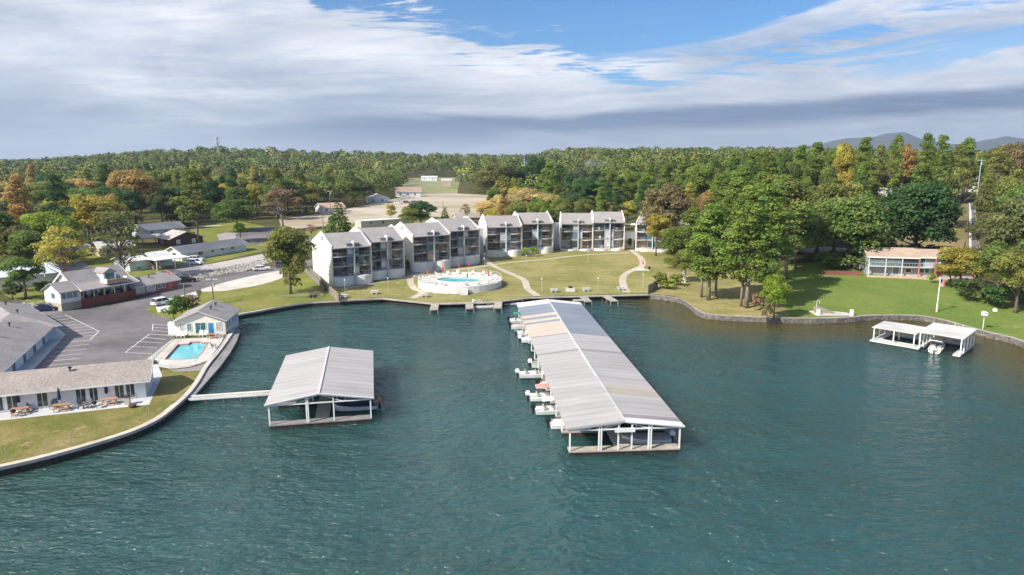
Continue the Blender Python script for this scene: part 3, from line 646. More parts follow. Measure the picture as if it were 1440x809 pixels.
BD = covered_dock('covered_dock', 'very long covered boat dock with patchwork grey and cream metal roof', P(6.3,0,0)*0+Vector((6.25, 70.1, 0)), R(4.3), 12.4, 66, 3.35, 4.0, bigL, bigR, 13, (.08, 3.3, 3.55, 5.45, 6.95, 8.85, 9.1, 12.32), (.08, 3.4, 5.4, 7.0, 9.0, 12.32), M_deck)
mb = MB(); mb.box(4.95, -.30, 2.80, 7.2, -.22, 3.30); mb.build('gable_board', M_white, BD)
SD = covered_dock('covered_dock', 'small square covered boat dock with plain pale roof at the end of the gangway', Vector((-29.2, 77.6, 0)), R(11.5), 12.1, 21.3, 3.35, 4.25, [(-.2,21.4,'l')], [(-.2,21.4,'l')], 3, (.08, 4.4, 4.6, 7.6, 12.02), (.08, 4.5, 7.6, 12.02), M_dkgrey)

# floating dock on the right, two roofs
def private_dock():
    r = empty('boat_shelter', (64.6, 118.4, 0), R(-45), 'white floating boat shelter with two flat roofs off the right shore', 'boat shelter')
    # local x runs from left-back end towards camera right, y runs away
    def deck(n, x0, y0, x1, y1):
        mb = MB(); mb.use(M_concw); mb.box(x0, y0, .22, x1, y1, .5); mb.use(M_algae); mb.box(x0+.1, y0+.1, -.2, x1-.1, y1-.1, .217); mb.build(n, parent=r)
    deck('walkway', -.2, -1.0, 7.6, 1.2); deck('walkway', 7.9, -1.3, 9.5, 7.5) if False else None
    deck('side_walkway', 0, 1.203, 1.2, 6.5); deck('side_walkway', 7.0, 1.203, 8.0, 8.0); deck('end_walkway', 12.6, -1.2, 13.7, 8.6); deck('back_walkway', 1.203, 6.0, 6.99, 7.0); deck('back_walkway', 8.003, 7.2, 12.59, 8.2)
    for nm, x0, y0, x1, y1, zf, zb in (('roof', -.2, -.6, 6.9, 6.2, 2.75, 2.95), ('roof', 7.2, -1.1, 13.9, 8.4, 3.3, 3.55)):
        xm = (x0+x1)/2; zm = zf+.04
        mb = MB(); mb.add([(x0, y0, zf-.1), (xm, y0, zm-.1), (x1, y0, zf-.1), (x1, y1, zf-.1), (xm, y1, zm-.1), (x0, y1, zf-.1), (x0, y0, zf), (xm, y0, zm), (x1, y0, zf), (x1, y1, zf), (xm, y1, zm), (x0, y1, zf)],
            [(6,7,10,11),(7,8,9,10),(0,5,4,1),(1,4,3,2),(0,1,7,6),(1,2,8,7),(3,4,10,9),(4,5,11,10),(0,6,11,5),(2,3,9,8)]); mb.build('roof', mat('shelter_roof', (.57, .55, .52), .5, .06, .6), r)
        for x in np.linspace(x0+.4, x1-.3, 3):
            for y in np.linspace(y0+.2, y1-.3, 5 if zf > 3 else 3):
                if zf > 3 and abs(x-(x0+x1)/2) < 1: continue
                mb = MB(); mb.box(x-.09, y-.09, .5, x+.09, y+.09, zf-.1); mb.build('post', M_white, r)
        mb = MB()
        for x in (x0+.4, x1-.3): mb.bar((x, y0+.2, zf-.25), (x, y1-.2, zf-.25), .12, .2)
        mb.bar((x0+.4, y0+.2, 1.5), (x0+.4, y1-.4, 1.5), .06); mb.build('beam', M_white, r)
    return r
PD = private_dock()
a = Vector((78.3, 116.8)); b = Vector((84.5, 125.5)); 
g = empty('gangway', (a.x, a.y, 0), ang(a, b), 'short railed gangway joining the white boat shelter to the right lawn', 'gangway'); L_ = (b-a).length
mb = MB(); mb.box(0, -.6, .5, L_, .6, .62); mb.build('walkway', M_deck, g)
for sg in (-.6, .6):
    mb = MB(); mb.bar((0, sg, 1.5), (L_, sg, 1.5), .06)
    for k in range(7): mb.bar((L_*k/6, sg, .6), (L_*k/6, sg, 1.5), .06)
    mb.build('handrail', M_white, g)

# ------------------------------------------------------------------ houses
def wall_frame(side, W_, D):
    """origin and axes (right, out) of a wall seen from outside"""
    return {'f': (Vector((0, 0, 0)), Vector((1, 0, 0)), Vector((0, -1, 0))), 'r': (Vector((W_, 0, 0)), Vector((0, 1, 0)), Vector((1, 0, 0))),
            'b': (Vector((W_, D, 0)), Vector((-1, 0, 0)), Vector((0, 1, 0))), 'l': (Vector((0, D, 0)), Vector((0, -1, 0)), Vector((-1, 0, 0)))}[side]
def panel(mb, o, rt, out, x0, z0, x1, z1, d0, d1):
    up = Vector((0, 0, 1)); vs = [o+rt*x+up*z+out*d for d in (d0, d1) for x, z in ((x0, z0), (x1, z0), (x1, z1), (x0, z1))]
    mb.add(vs, [(0,3,2,1),(4,5,6,7),(0,1,5,4),(1,2,6,5),(2,3,7,6),(3,0,4,7)])
def opening(r, W_, D, side, x, z, w, h, kind='window', gm=None, fm=None):
    o, rt, out = wall_frame(side, W_, D); fm = fm or M_white
    if kind == 'window' or kind == 'slider':
        mb = MB(); t = .09
        panel(mb, o, rt, out, x-t, z-t, x+w+t, z, .0, .06); panel(mb, o, rt, out, x-t, z+h, x+w+t, z+h+t, .0, .06)
        panel(mb, o, rt, out, x-t, z, x, z+h, .0, .06); panel(mb, o, rt, out, x+w, z, x+w+t, z+h, .0, .06)
        panel(mb, o, rt, out, x+w/2-.03, z, x+w/2+.03, z+h, .021, .05)
        f = mb.build('window' if kind == 'window' else 'glass_door', fm, r)
        mb = MB(); panel(mb, o, rt, out, x, z, x+w, z+h, .004, .02); mb.build('pane', gm or M_glass, f)
    else:
        mb = MB(); panel(mb, o, rt, out, x, z, x+w, z+h, .003, .06); f = mb.build('door', gm or M_brick, r)
        mb = MB(); panel(mb, o, rt, out, x+w-.15, z+h*.45, x+w-.08, z+h*.5, .061, .12); mb.build('handle', M_metal, f)
def gable_roof(W_, D, h, rise, oh, axis, th=.18, lift=0, hip=0):
    """solid roof; ridge runs along x or y"""
    mb = MB(); z = h+lift
    if hip == 0:
        if axis == 'x':
            e = z-rise/(D/2)*oh; q = [(-oh, e), (D/2, z+rise), (D+oh, e)]; mb.slab_yz(q+[(p[0], p[1]-th) for p in q[::-1]], -oh, W_+oh)
        else:
            e = z-rise/(W_/2)*oh; q = [(-oh, e), (W_/2, z+rise), (W_+oh, e)]; q = q+[(p[0], p[1]-th) for p in q[::-1]]; n = len(q)
            mb.add([(p[0], -oh, p[1]) for p in q]+[(p[0], D+oh, p[1]) for p in q], [tuple(range(n)), tuple(range(n, 2*n))[::-1]]+[(i, n+i, n+(i+1) % n, (i+1) % n) for i in range(n)])
        return mb
    if axis == 'x':
        k = rise/(D/2); e = z-k*oh; pr = [(-oh, e), (D/2, z+rise), (D+oh, e)]
        x0, x1 = -oh, W_+oh; xr0, xr1 = x0+hip, x1-hip
        A = [(x0, pr[0][0], e), (x1, pr[0][0], e), (xr1, D/2, z+rise), (xr0, D/2, z+rise), (x0, pr[2][0], e), (x1, pr[2][0], e)]
    else:
        k = rise/(W_/2); e = z-k*oh; y0, y1 = -oh, D+oh
        A = [(-oh, y1, e), (-oh, y0, e), (W_/2, y0+hip, z+rise), (W_/2, y1-hip, z+rise), (W_+oh, y1, e), (W_+oh, y0, e)]
    B = [(p[0], p[1], p[2]-th) for p in A]
    mb.add(A+B, [(0,1,2,3),(3,2,5,4),(0,3,4),(1,5,2),(6,9,8,7),(9,10,11,8),(6,10,9),(7,8,11),(0,6,7,1),(4,5,11,10),(0,4,10,6),(1,7,11,5)])
    return mb
def walls(W_, D, h, rise, axis, z0=-.6):
    mb = MB()
    if axis == 'x': P5 = [(0, z0), (D, z0), (D, h), (D/2, h+rise-.05), (0, h)]; mb.slab_yz(P5, 0, W_)
    else:
        P5 = [(0, z0), (W_, z0), (W_, h), (W_/2, h+rise-.05), (0, h)]
        n = 5; vs = [(p[0], 0, p[1]) for p in P5]+[(p[0], D, p[1]) for p in P5]
        mb.add(vs, [tuple(range(5)), tuple(range(5, 10))[::-1]]+[(i, 5+i, 5+(i+1) % 5, (i+1) % 5) for i in range(5)])
    return mb
def house(name, label, O, rz, W_, D, h, rise, axis='x', oh=.5, wm=M_white, rm=M_shing, ops=(), hip=0, chimney=None, vents=0, cat='house', trim=True, group=None):
    r = empty(name, O, rz, label, cat, group)
    wh = h-(rise/(D/2 if axis == 'x' else W_/2))*0.0
    walls(W_, D, wh-.02, max(rise-.22, 0) if not hip else 0.0, axis).build('wall', wm, r)
    ro = gable_roof(W_, D, h, rise, oh, axis, hip=hip).build('roof', rm, r)
    if trim:
        mb = MB(); k = rise/((D if axis == 'x' else W_)/2); e = h-k*oh-.12
        if axis == 'x': mb.box(-oh, -oh-.05, e-.1, W_+oh, -oh-.004, e+.1); mb.box(-oh, D+oh+.004, e-.1, W_+oh, D+oh+.05, e+.1)
        else: mb.box(-oh-.05, -oh, e-.1, -oh-.004, D+oh, e+.1); mb.box(W_+oh+.004, -oh, e-.1, W_+oh+.05, D+oh, e+.1)
        if not hip:
            for s in (0, 1):
                if axis == 'x':
                    x = -oh-.03 if s == 0 else W_+oh+.03; mb.bar((x, -oh, e+.02), (x, D/2, h+rise-.1), .05, .22); mb.bar((x, D+oh, e+.02), (x, D/2, h+rise-.1), .05, .22)
                else:
                    y = -oh-.03 if s == 0 else D+oh+.03; mb.bar((-oh, y, e+.02), (W_/2, y, h+rise-.1), .22, .05); mb.bar((W_+oh, y, e+.02), (W_/2, y, h+rise-.1), .22, .05)
        mb.build('fascia', M_white, r)
    for op in ops: opening(r, W_, D, *op)
    for i in range(vents):
        t = (i+.5)/vents
        if axis == 'x': x, y = W_*(.1+.8*t), D*.36; z = h+rise*(y/(D/2))
        else: x, y = W_*.64, D*(.15+.7*t); z = h+rise*((W_-x)/(W_/2))
        mb = MB(); mb.tube([(x, y, z-.1), (x, y, z+.45)], .1, 8); mb.tube([(x, y, z+.45), (x, y, z+.62)], [.26, .2], 8); mb.build('roof_vent', M_black, ro)
    if chimney:
        mb = MB(); x, y, zt = chimney; mb.box(x-.35, y-.35, h, x+.35, y+.35, zt); mb.build('chimney', M_tanb, ro)
    return r
# motel by the lake (bottom left)
ANGA = R(20.5); oa = Vector((-63.8, 80.9)); ux = Vector((math.cos(ANGA), math.sin(ANGA))); o = oa-ux*22
WA = 22+16.2
ops = []
for s, w in ((2.5, 1.1), (4.1, 1.1), (8.0, 1.1), (12.6, 1.1), (14.2, 1.1), (18.2, 1.1), (21.2, 1.15), (22.8, 1.05), (26.0, 1.1), (30.25, 1.05), (31.75, .9), (34.65, 1.0), (35.95, .95)):
    ops.append(('f', s, .25, w, 2.05, 'window', M_glass))
MA = house('motel', 'long low white motel block with brown shingles facing the lake lawn', (o.x, o.y, 1.0), ANGA, WA, 7.2, 2.75, 1.45, 'x', .75, M_offw, M_shingb, ops, vents=3, cat='motel')
# motel wing behind
angB = R(-68.5+180)   # axis pointing back from the camera side
bc = Vector((-80.3, 116.8)); dx_ = Vector((math.cos(R(-68.5)), math.sin(R(-68.5)))); nx_ = Vector((dx_.y, -dx_.x))   # nx_ points to the left/back
WB = 34; O_ = bc+dx_*WB
opsB = [('f', 5+i*5.6+dxx, .15, w, 2.1, k, g_) for i in range(5) for dxx, w, k, g_ in ((0, 1.0, 'door', M_white), (1.6, 1.5, 'window', M_glass))]
r = house('motel', 'broad grey roofed motel wing beside the striped parking bays', (bc.x+dx_.x*WB-.9, bc.y+dx_.y*WB-.45, 1.0), R(111.5), WB, 10.5, 2.8, 2.0, 'x', .9, M_bluew, M_shing, opsB, hip=5, vents=4, cat='motel')
house('motel', 'grey roofed motel wing bending away to the back left from the parking wing', (-79.9, 116.2, 1.0), R(136), 24, 11, 2.8, 2.1, 'x', .9, M_bluew, M_shing, (), hip=5, vents=2, cat='motel')
# raised walkway of the wing with its slab
mb = MB(); w1 = [P(79,459.5,1.1),P(92.4,470.9,1.1),P(43,524,1.1),P(10,556,1.1),P(-5,545,1.1),P(20,520,1.1)]
mb.prism([xy(p) for p in w1], .9, 1.12); o = mb.build('walkway_slab', M_concw); tag(o, 'white concrete walkway slab along the parking wing of the motel', 'walkway')
# pool house
opsP = [('f', .9, .9, .7, 1.3, 'window', M_blind), ('f', 2.1, .9, .7, 1.3, 'window', M_bluegl), ('f', 3.5, .4, 1.7, 1.9, 'slider', M_teal), ('f', 5.7, .1, .8, 2.1, 'door', mat('blue_door', (.03, .22, .50), .5)), ('f', 7.1, .9, .8, 1.35, 'window', M_blind),
        ('r', 1.0, .9, .8, 1.3, 'window', M_bluegl), ('r', 2.6, .9, .8, 1.3, 'window', M_bluegl), ('r', 4.6, .9, .8, 1.3, 'window', M_bluegl), ('r', 6.4, .9, .8, 1.3, 'window', M_bluegl)]
PH = house('pool_house', 'cream pool house with low gable and grey roof on the corner of the sea wall', (-60.2, 118.5, 1.0), R(8), 8.6, 9.2, 2.85, 1.75, 'y', .45, mat('cream_boards', (.74, .70, .60), .7, .04), M_shing, opsP, vents=2, cat='pool house')
mb = MB(); mb.box(-1.4, .6, -.3, -.05, 1.9, 2.3); f = mb.build('side_cabinet', M_white, PH)

# restaurant with dormer and red deck
def restaurant():
    O = Vector((-91.0, 142.0, 1.05)); rz = R(62)
    r = empty('restaurant', O, rz, 'white two-storey lakeside house with grey roof, dormer and dark red porch', 'house')
    Wd, Dd = 11.6, 9.5
    # porch base, floor
    mb = MB(); mb.box(0, 0, -.4, Wd, .15, 2.0); mb.box(0, .15, -.4, .15, 2.6, 2.0); mb.box(Wd-.15, .15, -.4, Wd, 2.6, 2.0); mb.build('porch_wall', M_brick, r)
    mb = MB(); mb.box(.15, .15, 1.0, Wd-.15, 2.7, 1.15); mb.build('porch_floor', M_wood, r)
    for i, m in enumerate((M_warm, M_yell, M_yell, M_yell, M_yell, M_warm)):
        x = .12+(Wd-.24)*i/5; mb = MB(); mb.box(x-.11, .01, 2.0, x+.11, .2, 3.9); mb.build('porch_post', m, r)
    mb = MB(); mb.box(0, 2.7, -.4, Wd, Dd, 4.4); mb.slab_yz([(2.7, 4.4), (Dd, 4.4), (Dd*.72, 6.9)], 0, Wd); mb.build('wall', M_offw, r)
    # roof: low porch slope, steeper main slope
    mb = MB(); pts = [(-.5, 3.85), (2.9, 4.85), (Dd*.68, 7.2), (Dd+.5, 4.6)]
    low = [(p[0], p[1]-.2) for p in pts]; poly = pts+low[::-1]; mb.slab_yz(poly, -.45, Wd+.9); rf = mb.build('roof', M_shing, r)
    mb = MB()
    for x in (-.5, Wd+.92):
        for a, b in zip(pts[:-1], pts[1:]): mb.bar((x, a[0], a[1]-.1), (x, b[0], b[1]-.1), .08, .30)
    mb.bar((-.5, -.52, 3.75), (Wd+.9, -.52, 3.75), .06, .2); mb.build('fascia', M_white, r)
    # dormer and roof terrace
    mb = MB(); mb.box(6.1, 2.2, 4.5, 8.9, 5.6, 6.5); mb.slab_yz([(2.2, 6.5), (5.6, 6.5), (5.6, 6.5)], 6.1, 8.9) if False else None
    d = mb.build('dormer', M_offw, r)
    mb = MB(); vs = [(5.8, 1.9, 6.4), (9.2, 1.9, 6.4), (7.5, 1.9, 7.4), (5.8, 6.4, 6.4), (9.2, 6.4, 6.4), (7.5, 6.4, 7.4)]; mb.add(vs, [(0,1,2),(3,5,4),(0,2,5,3),(1,4,5,2),(0,3,4,1)]); mb.build('dormer_roof', M_shing, d)
    mb = MB(); mb.box(6.5, 2.12, 4.9, 8.5, 2.18, 6.3); mb.build('dormer_window', M_teal, d)
    mb = MB(); mb.box(5.2, -.3, 4.35, 9.9, 2.1, 4.5); mb.box(5.2, -.35, 4.5, 5.35, 2.1, 5.4); mb.box(9.75, -.35, 4.5, 9.9, 2.1, 5.4); mb.build('terrace', M_white, r)
    mb = MB(); mb.box(5.35, -.35, 4.45, 9.75, -.28, 5.1); mb.build('terrace_rail', M_warm, r)
    for x, w in ((.6, 1.6), (3.4, 1.2), (5.4, 2.2), (8.6, 1.6)):
        mb = MB(); mb.box(x, 2.6, 2.0, x+w, 2.69, 3.6); f = mb.build('window', M_black, r); mb = MB(); mb.box(x+.1, 2.57, 2.1, x+w-.1, 2.597, 3.5); mb.build('pane', M_teal, f)
    # low left wing
    mb = MB(); mb.box(-4.2, .6, 1.6, -.02, 6.5, 4.1); mb.slab_yz([(.6, 4.1), (6.5, 4.1), (3.5, 5.5)], -4.2, -.02); mb.build('wing_wall', M_white, r)
    mb = MB(); mb.box(-4.15, .7, -.4, -.05, 6.4, 1.6); mb.build('wing_base', mat('tan_block', (.42, .37, .28), .9, .1), r)
    mb = MB(); q = [(.1, 3.95), (3.5, 5.75), (7.0, 3.95)]; mb.slab_yz(q+[(p[0], p[1]-.18) for p in q[::-1]], -4.6, -.46); mb.build('wing_roof', M_shing, r)
    for x in (-3.9, -2.9, -1.6):
        mb = MB(); mb.box(x, .53, 2.5, x+.75 if x != -2.9 else x+1.1, .597, 3.6); mb.build('wing_window', M_bluegl, r)
    mb = MB(); mb.box(-4.27, 2.6, 2.5, -4.203, 3.8, 3.6); mb.build('wing_window', M_bluegl, r)
    for i in range(6):
        mb = MB(); x = 1+i*1.6; mb.box(x, .8, 1.15, x+.8, 1.6, 1.9); mb.box(x, 1.5, 1.9, x+.8, 1.6, 2.4); o = mb.build('porch_chair', M_black); o.matrix_world = Matrix.Translation(O) @ Matrix.Rotation(rz, 4, 'Z')
        tag(o, 'black chair standing on the dark red porch of the two-storey house', 'chair', 'black chairs on the red porch')
restaurant()
opsL = [('f', .8, .6, 2.0, 1.3, 'window', M_blind), ('f', 3.4, .6, 2.2, 1.3, 'window', M_blind), ('f', 6.2, .9, .7, 1.0, 'window', M_glass), ('f', 7.4, .9, .7, 1.0, 'window', M_glass), ('f', 9.0, .0, 1.0, 2.1, 'door', mat('pink_door', (.62, .13, .13), .6))]
house('office', 'low grey roofed office with a pink door beside the red porch', (-86.6, 153.2, 1.2), R(63), 11.5, 6.2, 2.5, 1.3, 'x', .6, mat('office_wall', (.30, .14, .12), .8, .1), M_shing, opsL, vents=1, cat='office')
# white houses of the back street
opsW = [('f', 11, 1.2, .8, 1.0, 'window', M_glass), ('f', 14.5, 1.5, 1.3, .8, 'window', M_glass), ('f', 18.6, 1.5, 1.3, .8, 'window', M_glass), ('f', 4, .1, 1, 2.1, 'door', M_white), ('f', 6, 1.0, 1.5, 1.1, 'window', M_glass), ('l', 3, 1.0, 1.6, 1.2, 'window', M_glass)]
house('bungalow', 'long low white bungalow with dark grey roof above the rock bank', (*P(256,367,1.9).xy, 1.9), R(64), 25, 7, 2.7, 1.5, 'x', .7, M_white, M_shingd, opsW)
MH = house('bungalow', 'pale mint bungalow with white roof and garden stairs', (*P(183,382,1.6).xy, 1.6), R(58), 12.5, 8, 3.0, 1.2, 'x', .6, M_mint, mat('white_roof', (.62, .62, .60), .7, .06), [('f', 8.8, 1.2, 1.1, 1.1, 'window', M_bluegl), ('f', 6.0, .8, .9, 2.0, 'door', M_brick), ('f', 2, .3, 1.0, .6, 'window', M_glass)])
mb = MB()
for x in (5.4, 7.4): mb.bar((x, -.3, 1.3), (x, -2.6, .2), .15, .25); mb.bar((x, -.3, 2.0), (x, -2.6, .9), .08)
mb.box(5.3, -.5, .7, 7.6, -.05, .85); mb.build('garden_stairs', M_warm, MH)
# carport
cp = empty('carport', (*P(221,380.5,1.7).xy, 1.7), R(50), 'white flat roofed carport sheltering a silver car beside the mint bungalow', 'carport')
mb = MB(); mb.box(-.3, -.4, 2.7, 9.4, 6.3, 2.92); mb.build('roof', M_white, cp)
for x, y in ((0, 0), (5, 0), (9, 0), (9, 5.8), (0, 5.8)):
    mb = MB(); mb.box(x, y, -.3, x+.2, y+.2, 2.7); mb.build('post', M_white, cp)
mb = MB(); mb.box(.0, 6.0, -.3, 5.0, 6.15, 2.7); mb.box(5.0, .25, -.3, 5.15, 6.0, 2.7) if False else None; mb.build('back_wall', M_darkg, cp)
house('gable_house', 'dark brown brick house with pale roof under the tall bare-trunked tree', (*P(240,348,2.2).xy, 2.2), R(50), 11.5, 10, 3.0, 2.1, 'y', .5, M_brickb, mat('pinkish_roof', (.42, .37, .36), .9, .08), [('f', 2.2, 1.0, 1.2, 1.3, 'window', M_blind), ('f', 7.6, 1.0, 1.2, 1.3, 'window', M_blind), ('l', 3, 1, 1.2, 1.2, 'window', M_glass)])
house('gable_house', 'light blue house with small windows behind the brown brick house', (*P(203,335,2.5).xy, 2.5), R(55), 16, 9, 3.2, 1.9, 'x', .6, M_bluew, M_shingd, [('f', 2.5, 1.2, 1.3, 1.3, 'window', M_bluegl), ('f', 8, 1.2, 1.3, 1.3, 'window', M_bluegl), ('f', 12, 1.2, 1.3, 1.3, 'window', M_bluegl)])
pv = empty('pavilion', (*P(201,345,2.2).xy, 2.2), R(50), 'small dark pavilion with pale roof left of the brown brick house', 'pavilion')
gable_roof(6.5, 5, 2.6, .9, .4, 'x').build('roof', mat('pinkish_roof', (.42, .37, .36)), pv)
for x, y in ((0, 0), (6.3, 0), (6.3, 4.8), (0, 4.8)):
    mb = MB(); mb.box(x, y, -.3, x+.2, y+.2, 2.6); mb.build('post', M_brickb, pv)
house('gable_house', 'tan brick cottage half hidden behind the oak, left of the mint bungalow', (*P(141,362,1.8).xy, 1.8), R(45), 10, 8, 3.0, 1.7, 'x', .5, M_tanb, mat('light_roof', (.50, .48, .45), .8, .08), [('f', 2, 1, 1.2, 1.2, 'window', M_glass), ('l', 2, 1, 1.2, 1.2, 'window', M_glass)])
sh = house('shed', 'small pale garden shed on the gravel yard', (*P(71,374,1.6).xy, 1.6), R(22), 3.4, 3.0, 1.9, .8, 'y', .15, mat('pale_green_shed', (.60, .62, .55), .7, .05), mat('light_roof', (.50, .48, .45)), [('f', .9, .05, .8, 1.7, 'door', M_white), ('f', 1.75, .05, .8, 1.7, 'door', M_white)], cat='shed')
house('cottage', 'white cottage roof among the trees behind the parking wing', (*P(-6,407,1.5).xy, 1.5), R(40), 13, 9, 3, 2, 'x', .5, M_white, M_bluew, [('f', 2, 1, 1.2, 1.2, 'window', M_glass)])
house('cottage', 'white arched outbuilding in the shade behind the garden shed', (*P(93,357,2).xy, 2), R(30), 7, 6, 2.2, 1.4, 'y', .3, M_white, M_white, [('f', 2, .1, 1.4, 1.9, 'door', M_darkg)])
# buildings behind the cleared ground
tr = house('mobile_home', 'flat cream mobile home with a dark roof edge behind the first condominium', (*G(508,321).xy, 3.0), R(38), 24, 6, 3.0, .25, 'x', .2, mat('beige_panel', (.50, .47, .42), .8, .05), mat('white_roof', (.62, .62, .60)), [('f', 4, 1.2, 1.2, 1.2, 'window', M_teal), ('f', 10, 1.2, 1.2, 1.2, 'window', M_glass), ('l', 2, .8, 1, 1.8, 'door', M_white)], cat='mobile home')
house('cottage', 'small white cottage with salmon roof at the left end of the cleared ground', (*P(453,300,3.7).xy, 3.7), R(38), 13, 9, 3.0, 2.2, 'x', .5, M_white, mat('salmon_roof', (.50, .33, .25), .9, .1), [('f', 2, 1, 1.3, 1.2, 'window', M_glass), ('f', 8, 1, 1.3, 1.2, 'window', M_glass)])
house('cottage', 'white gabled cottage with a dark window under the trees by the cleared ground', (*P(517,286,4.3).xy, 4.3), R(20), 14, 10, 3.4, 2.6, 'y', .5, M_white, mat('light_roof', (.50, .48, .45)), [('f', 3, 1, 1.3, 1.4, 'window', M_glass), ('f', 9, 1, 1.3, 1.4, 'window', M_glass)])
house('cottage', 'white house with a rust coloured roof, highest above the cleared ground', (*P(558,277,4.8).xy, 4.8), R(15), 18, 10, 4.2, 3.0, 'x', .6, M_white, mat('rust_roof', (.36, .25, .19), .9, .1), [('f', 2, 1, 1.3, 1.4, 'window', M_glass), ('f', 7, 1, 2, 1.6, 'window', M_bluegl), ('f', 13, 1, 1.3, 1.4, 'window', M_glass)])
house('cottage', 'low brown roofed hut behind the second condominium', (*P(642,313,3.0).xy, 3.0), R(20), 14, 8, 2.4, 1.6, 'x', .4, M_tanb, M_shingb, [('f', 6, .8, 1.2, 1, 'window', M_glass)])
# hut on the right and far industrial sheds
def shed_far(px_, D, wpx, py_top, hgt, label, m=M_white, rm=None):
    x = (px_-720)/960*D; zt = CAMH+(225-py_top)/960*D; z = float(hz(x, D)); w = wpx/960*D
    h = max(zt-z, hgt)
    r = house('warehouse', label, (x, D, z), 0, w, w*.4, h-1.2, 1.2, 'x', .3, m, rm or mat('white_roof', (.62, .62, .60)), [('f', w*k/6, h*.3, w*.05, h*.2, 'window', M_glass) for k in range(1, 6)], cat='warehouse')
shed_far(862, 620, 38, 236, 6, 'white warehouse above the dark pines, left of the far treetops')
shed_far(940, 1150, 62, 229, 9, 'long white warehouse on the skyline behind the wooded point', M_white)
shed_far(1008, 1180, 34, 230.5, 8, 'shorter white warehouse on the skyline, right of the long one', M_white)
shed_far(645, 830, 34, 244, 6, 'low grey commercial building beyond the green field', M_greysd)
shed_far(594, 800, 22, 247, 5, 'pale low building left of the green field', M_bluew)
shed_far(622, 700, 14, 251, 4, 'small tan store in the middle of the green field', M_tanb)
shed_far(1232, 330, 20, 243, 7, 'white building showing between the pine trunks on the right hill', M_white)
shed_far(1318, 340, 34, 252, 6, 'white building behind the leaning pale trees on the right hill', M_white)
shed_far(1353, 360, 22, 247, 9, 'white house at the head of the sloping road', M_white)
# right lakeside house
def lake_house():
    c = G(1220, 387.5); rz = R(-13); r = empty('lake_house', c, rz, 'two-storey grey lake house with tan roof, long balcony and red posts above the right lawn', 'house')
    W_, D = 25.5, 9; h1 = 2.6; h = 5.3
    mb = MB(); mb.box(0, 1.8, -1, W_, D, h); mb.slab_yz([(1.8, h), (D, h), ((D+1.8)/2, h+1.4)], 0, W_); mb.build('wall', M_greysd, r)
    mb = MB(); q = [(-.1, h-.25), (5.4, h+1.75), (D+.6, h-.1)]; mb.slab_yz(q+[(p[0], p[1]-.2) for p in q[::-1]], -.5, 12.2); mb.build('roof', M_shingt, r)
    mb = MB(); q = [(.9, h-.1), (5.4, h+1.55), (D+.6, h-.2)]; mb.slab_yz(q+[(p[0], p[1]-.2) for p in q[::-1]], 12.21, W_+.5); mb.build('roof', M_shingt, r)
    mb = MB(); mb.box(-.5, -.2, h-.5, 12.2, -.12, h-.2); mb.box(12.21, .8, h-.4, W_+.5, .88, h-.1); mb.build('fascia', M_white, r)
    mb = MB(); mb.box(0, 0, h1-.15, W_, 1.8, h1+.05); bal = mb.build('balcony', M_fin, r)
    mb = MB()
    mb.bar((0, .05, h1+1), (W_, .05, h1+1), .06)
    for k in range(40): x = W_*k/39; mb.bar((x, .05, h1+.05), (x, .05, h1+1), .035)
    mb.build('railing', M_fin, bal)
    for i, x in enumerate((.1, 4.2, 8.1, 12.1, 16.0, 20.2, 25.3)):
        mb = MB(); mb.box(x-.12, -.02, -.6, x+.12, .2, h-.4); mb.build('post', mat('salmon_paint', (.55, .16, .13), .6) if i in (3, 4, 6) else M_fin, r)
    for x, w, g_ in ((.5, 3.4, mat('screen_mesh', (.14, .17, .19), .5, .25, 1.5)), (4.5, 3.3, mat('screen_mesh', (.14, .17, .19))), (8.5, 3.2, M_glass)):
        mb = MB(); mb.box(x, .3, h1+.1, x+w, .36, h-.35); mb.build('screen_panel', g_, r)
    for x, z, w, h_, g_ in ((13, h1+1.0, 1.0, 1.0, M_teal), (17.6, h1+.8, 1.4, 1.3, M_teal), (20, h1+.9, 1.2, 1.0, M_bluegl), (23, h1+.8, 1.5, 1.3, M_glass), (12.9, 1.0, 1.0, 1.0, M_teal), (14.1, 1.0, 1.0, 1.0, M_teal), (6.5, .2, 1.4, 2.0, M_bluegl), (9.5, .9, 1.3, 1.0, M_glass), (20.6, 1, 1.2, 1.1, M_teal)):
        mb = MB(); mb.box(x-.12, 1.72, z-.12, x+w+.12, 1.8, z+h_+.12); f = mb.build('window', M_white, r); mb = MB(); mb.box(x, 1.69, z, x+w, 1.717, z+h_); mb.build('pane', g_, f)
    mb = MB(); mb.box(17.3, 1.72, .05, 18.4, 1.79, 2.15); mb.build('door', M_redwd, r)
    mb = MB(); mb.box(16.4, 1.74, 0, 19.9, 1.797, 2.3); mb.build('dark_panel', M_darkg, r)
    mb = MB(); mb.box(-.5, -2.2, -.7, W_+.5, 1.79, .02); mb.build('terrace', mat('terrace_stone', (.50, .38, .28), .9, .1), r)
    d = empty('wooden_deck', c+Vector((-11.5, 1.5, 0)), R(-10), 'low red timber deck with built-in benches left of the lake house', 'deck')
    mb = MB(); mb.box(0, 0, -.5, 10, 3.2, .45); mb.build('platform', M_redwd, d)
    mb = MB(); mb.box(0, 0, .453, 10, .1, 1.1); mb.box(0, .1, .8, 10, .6, .9); mb.build('bench', M_redwd, d)
lake_house()

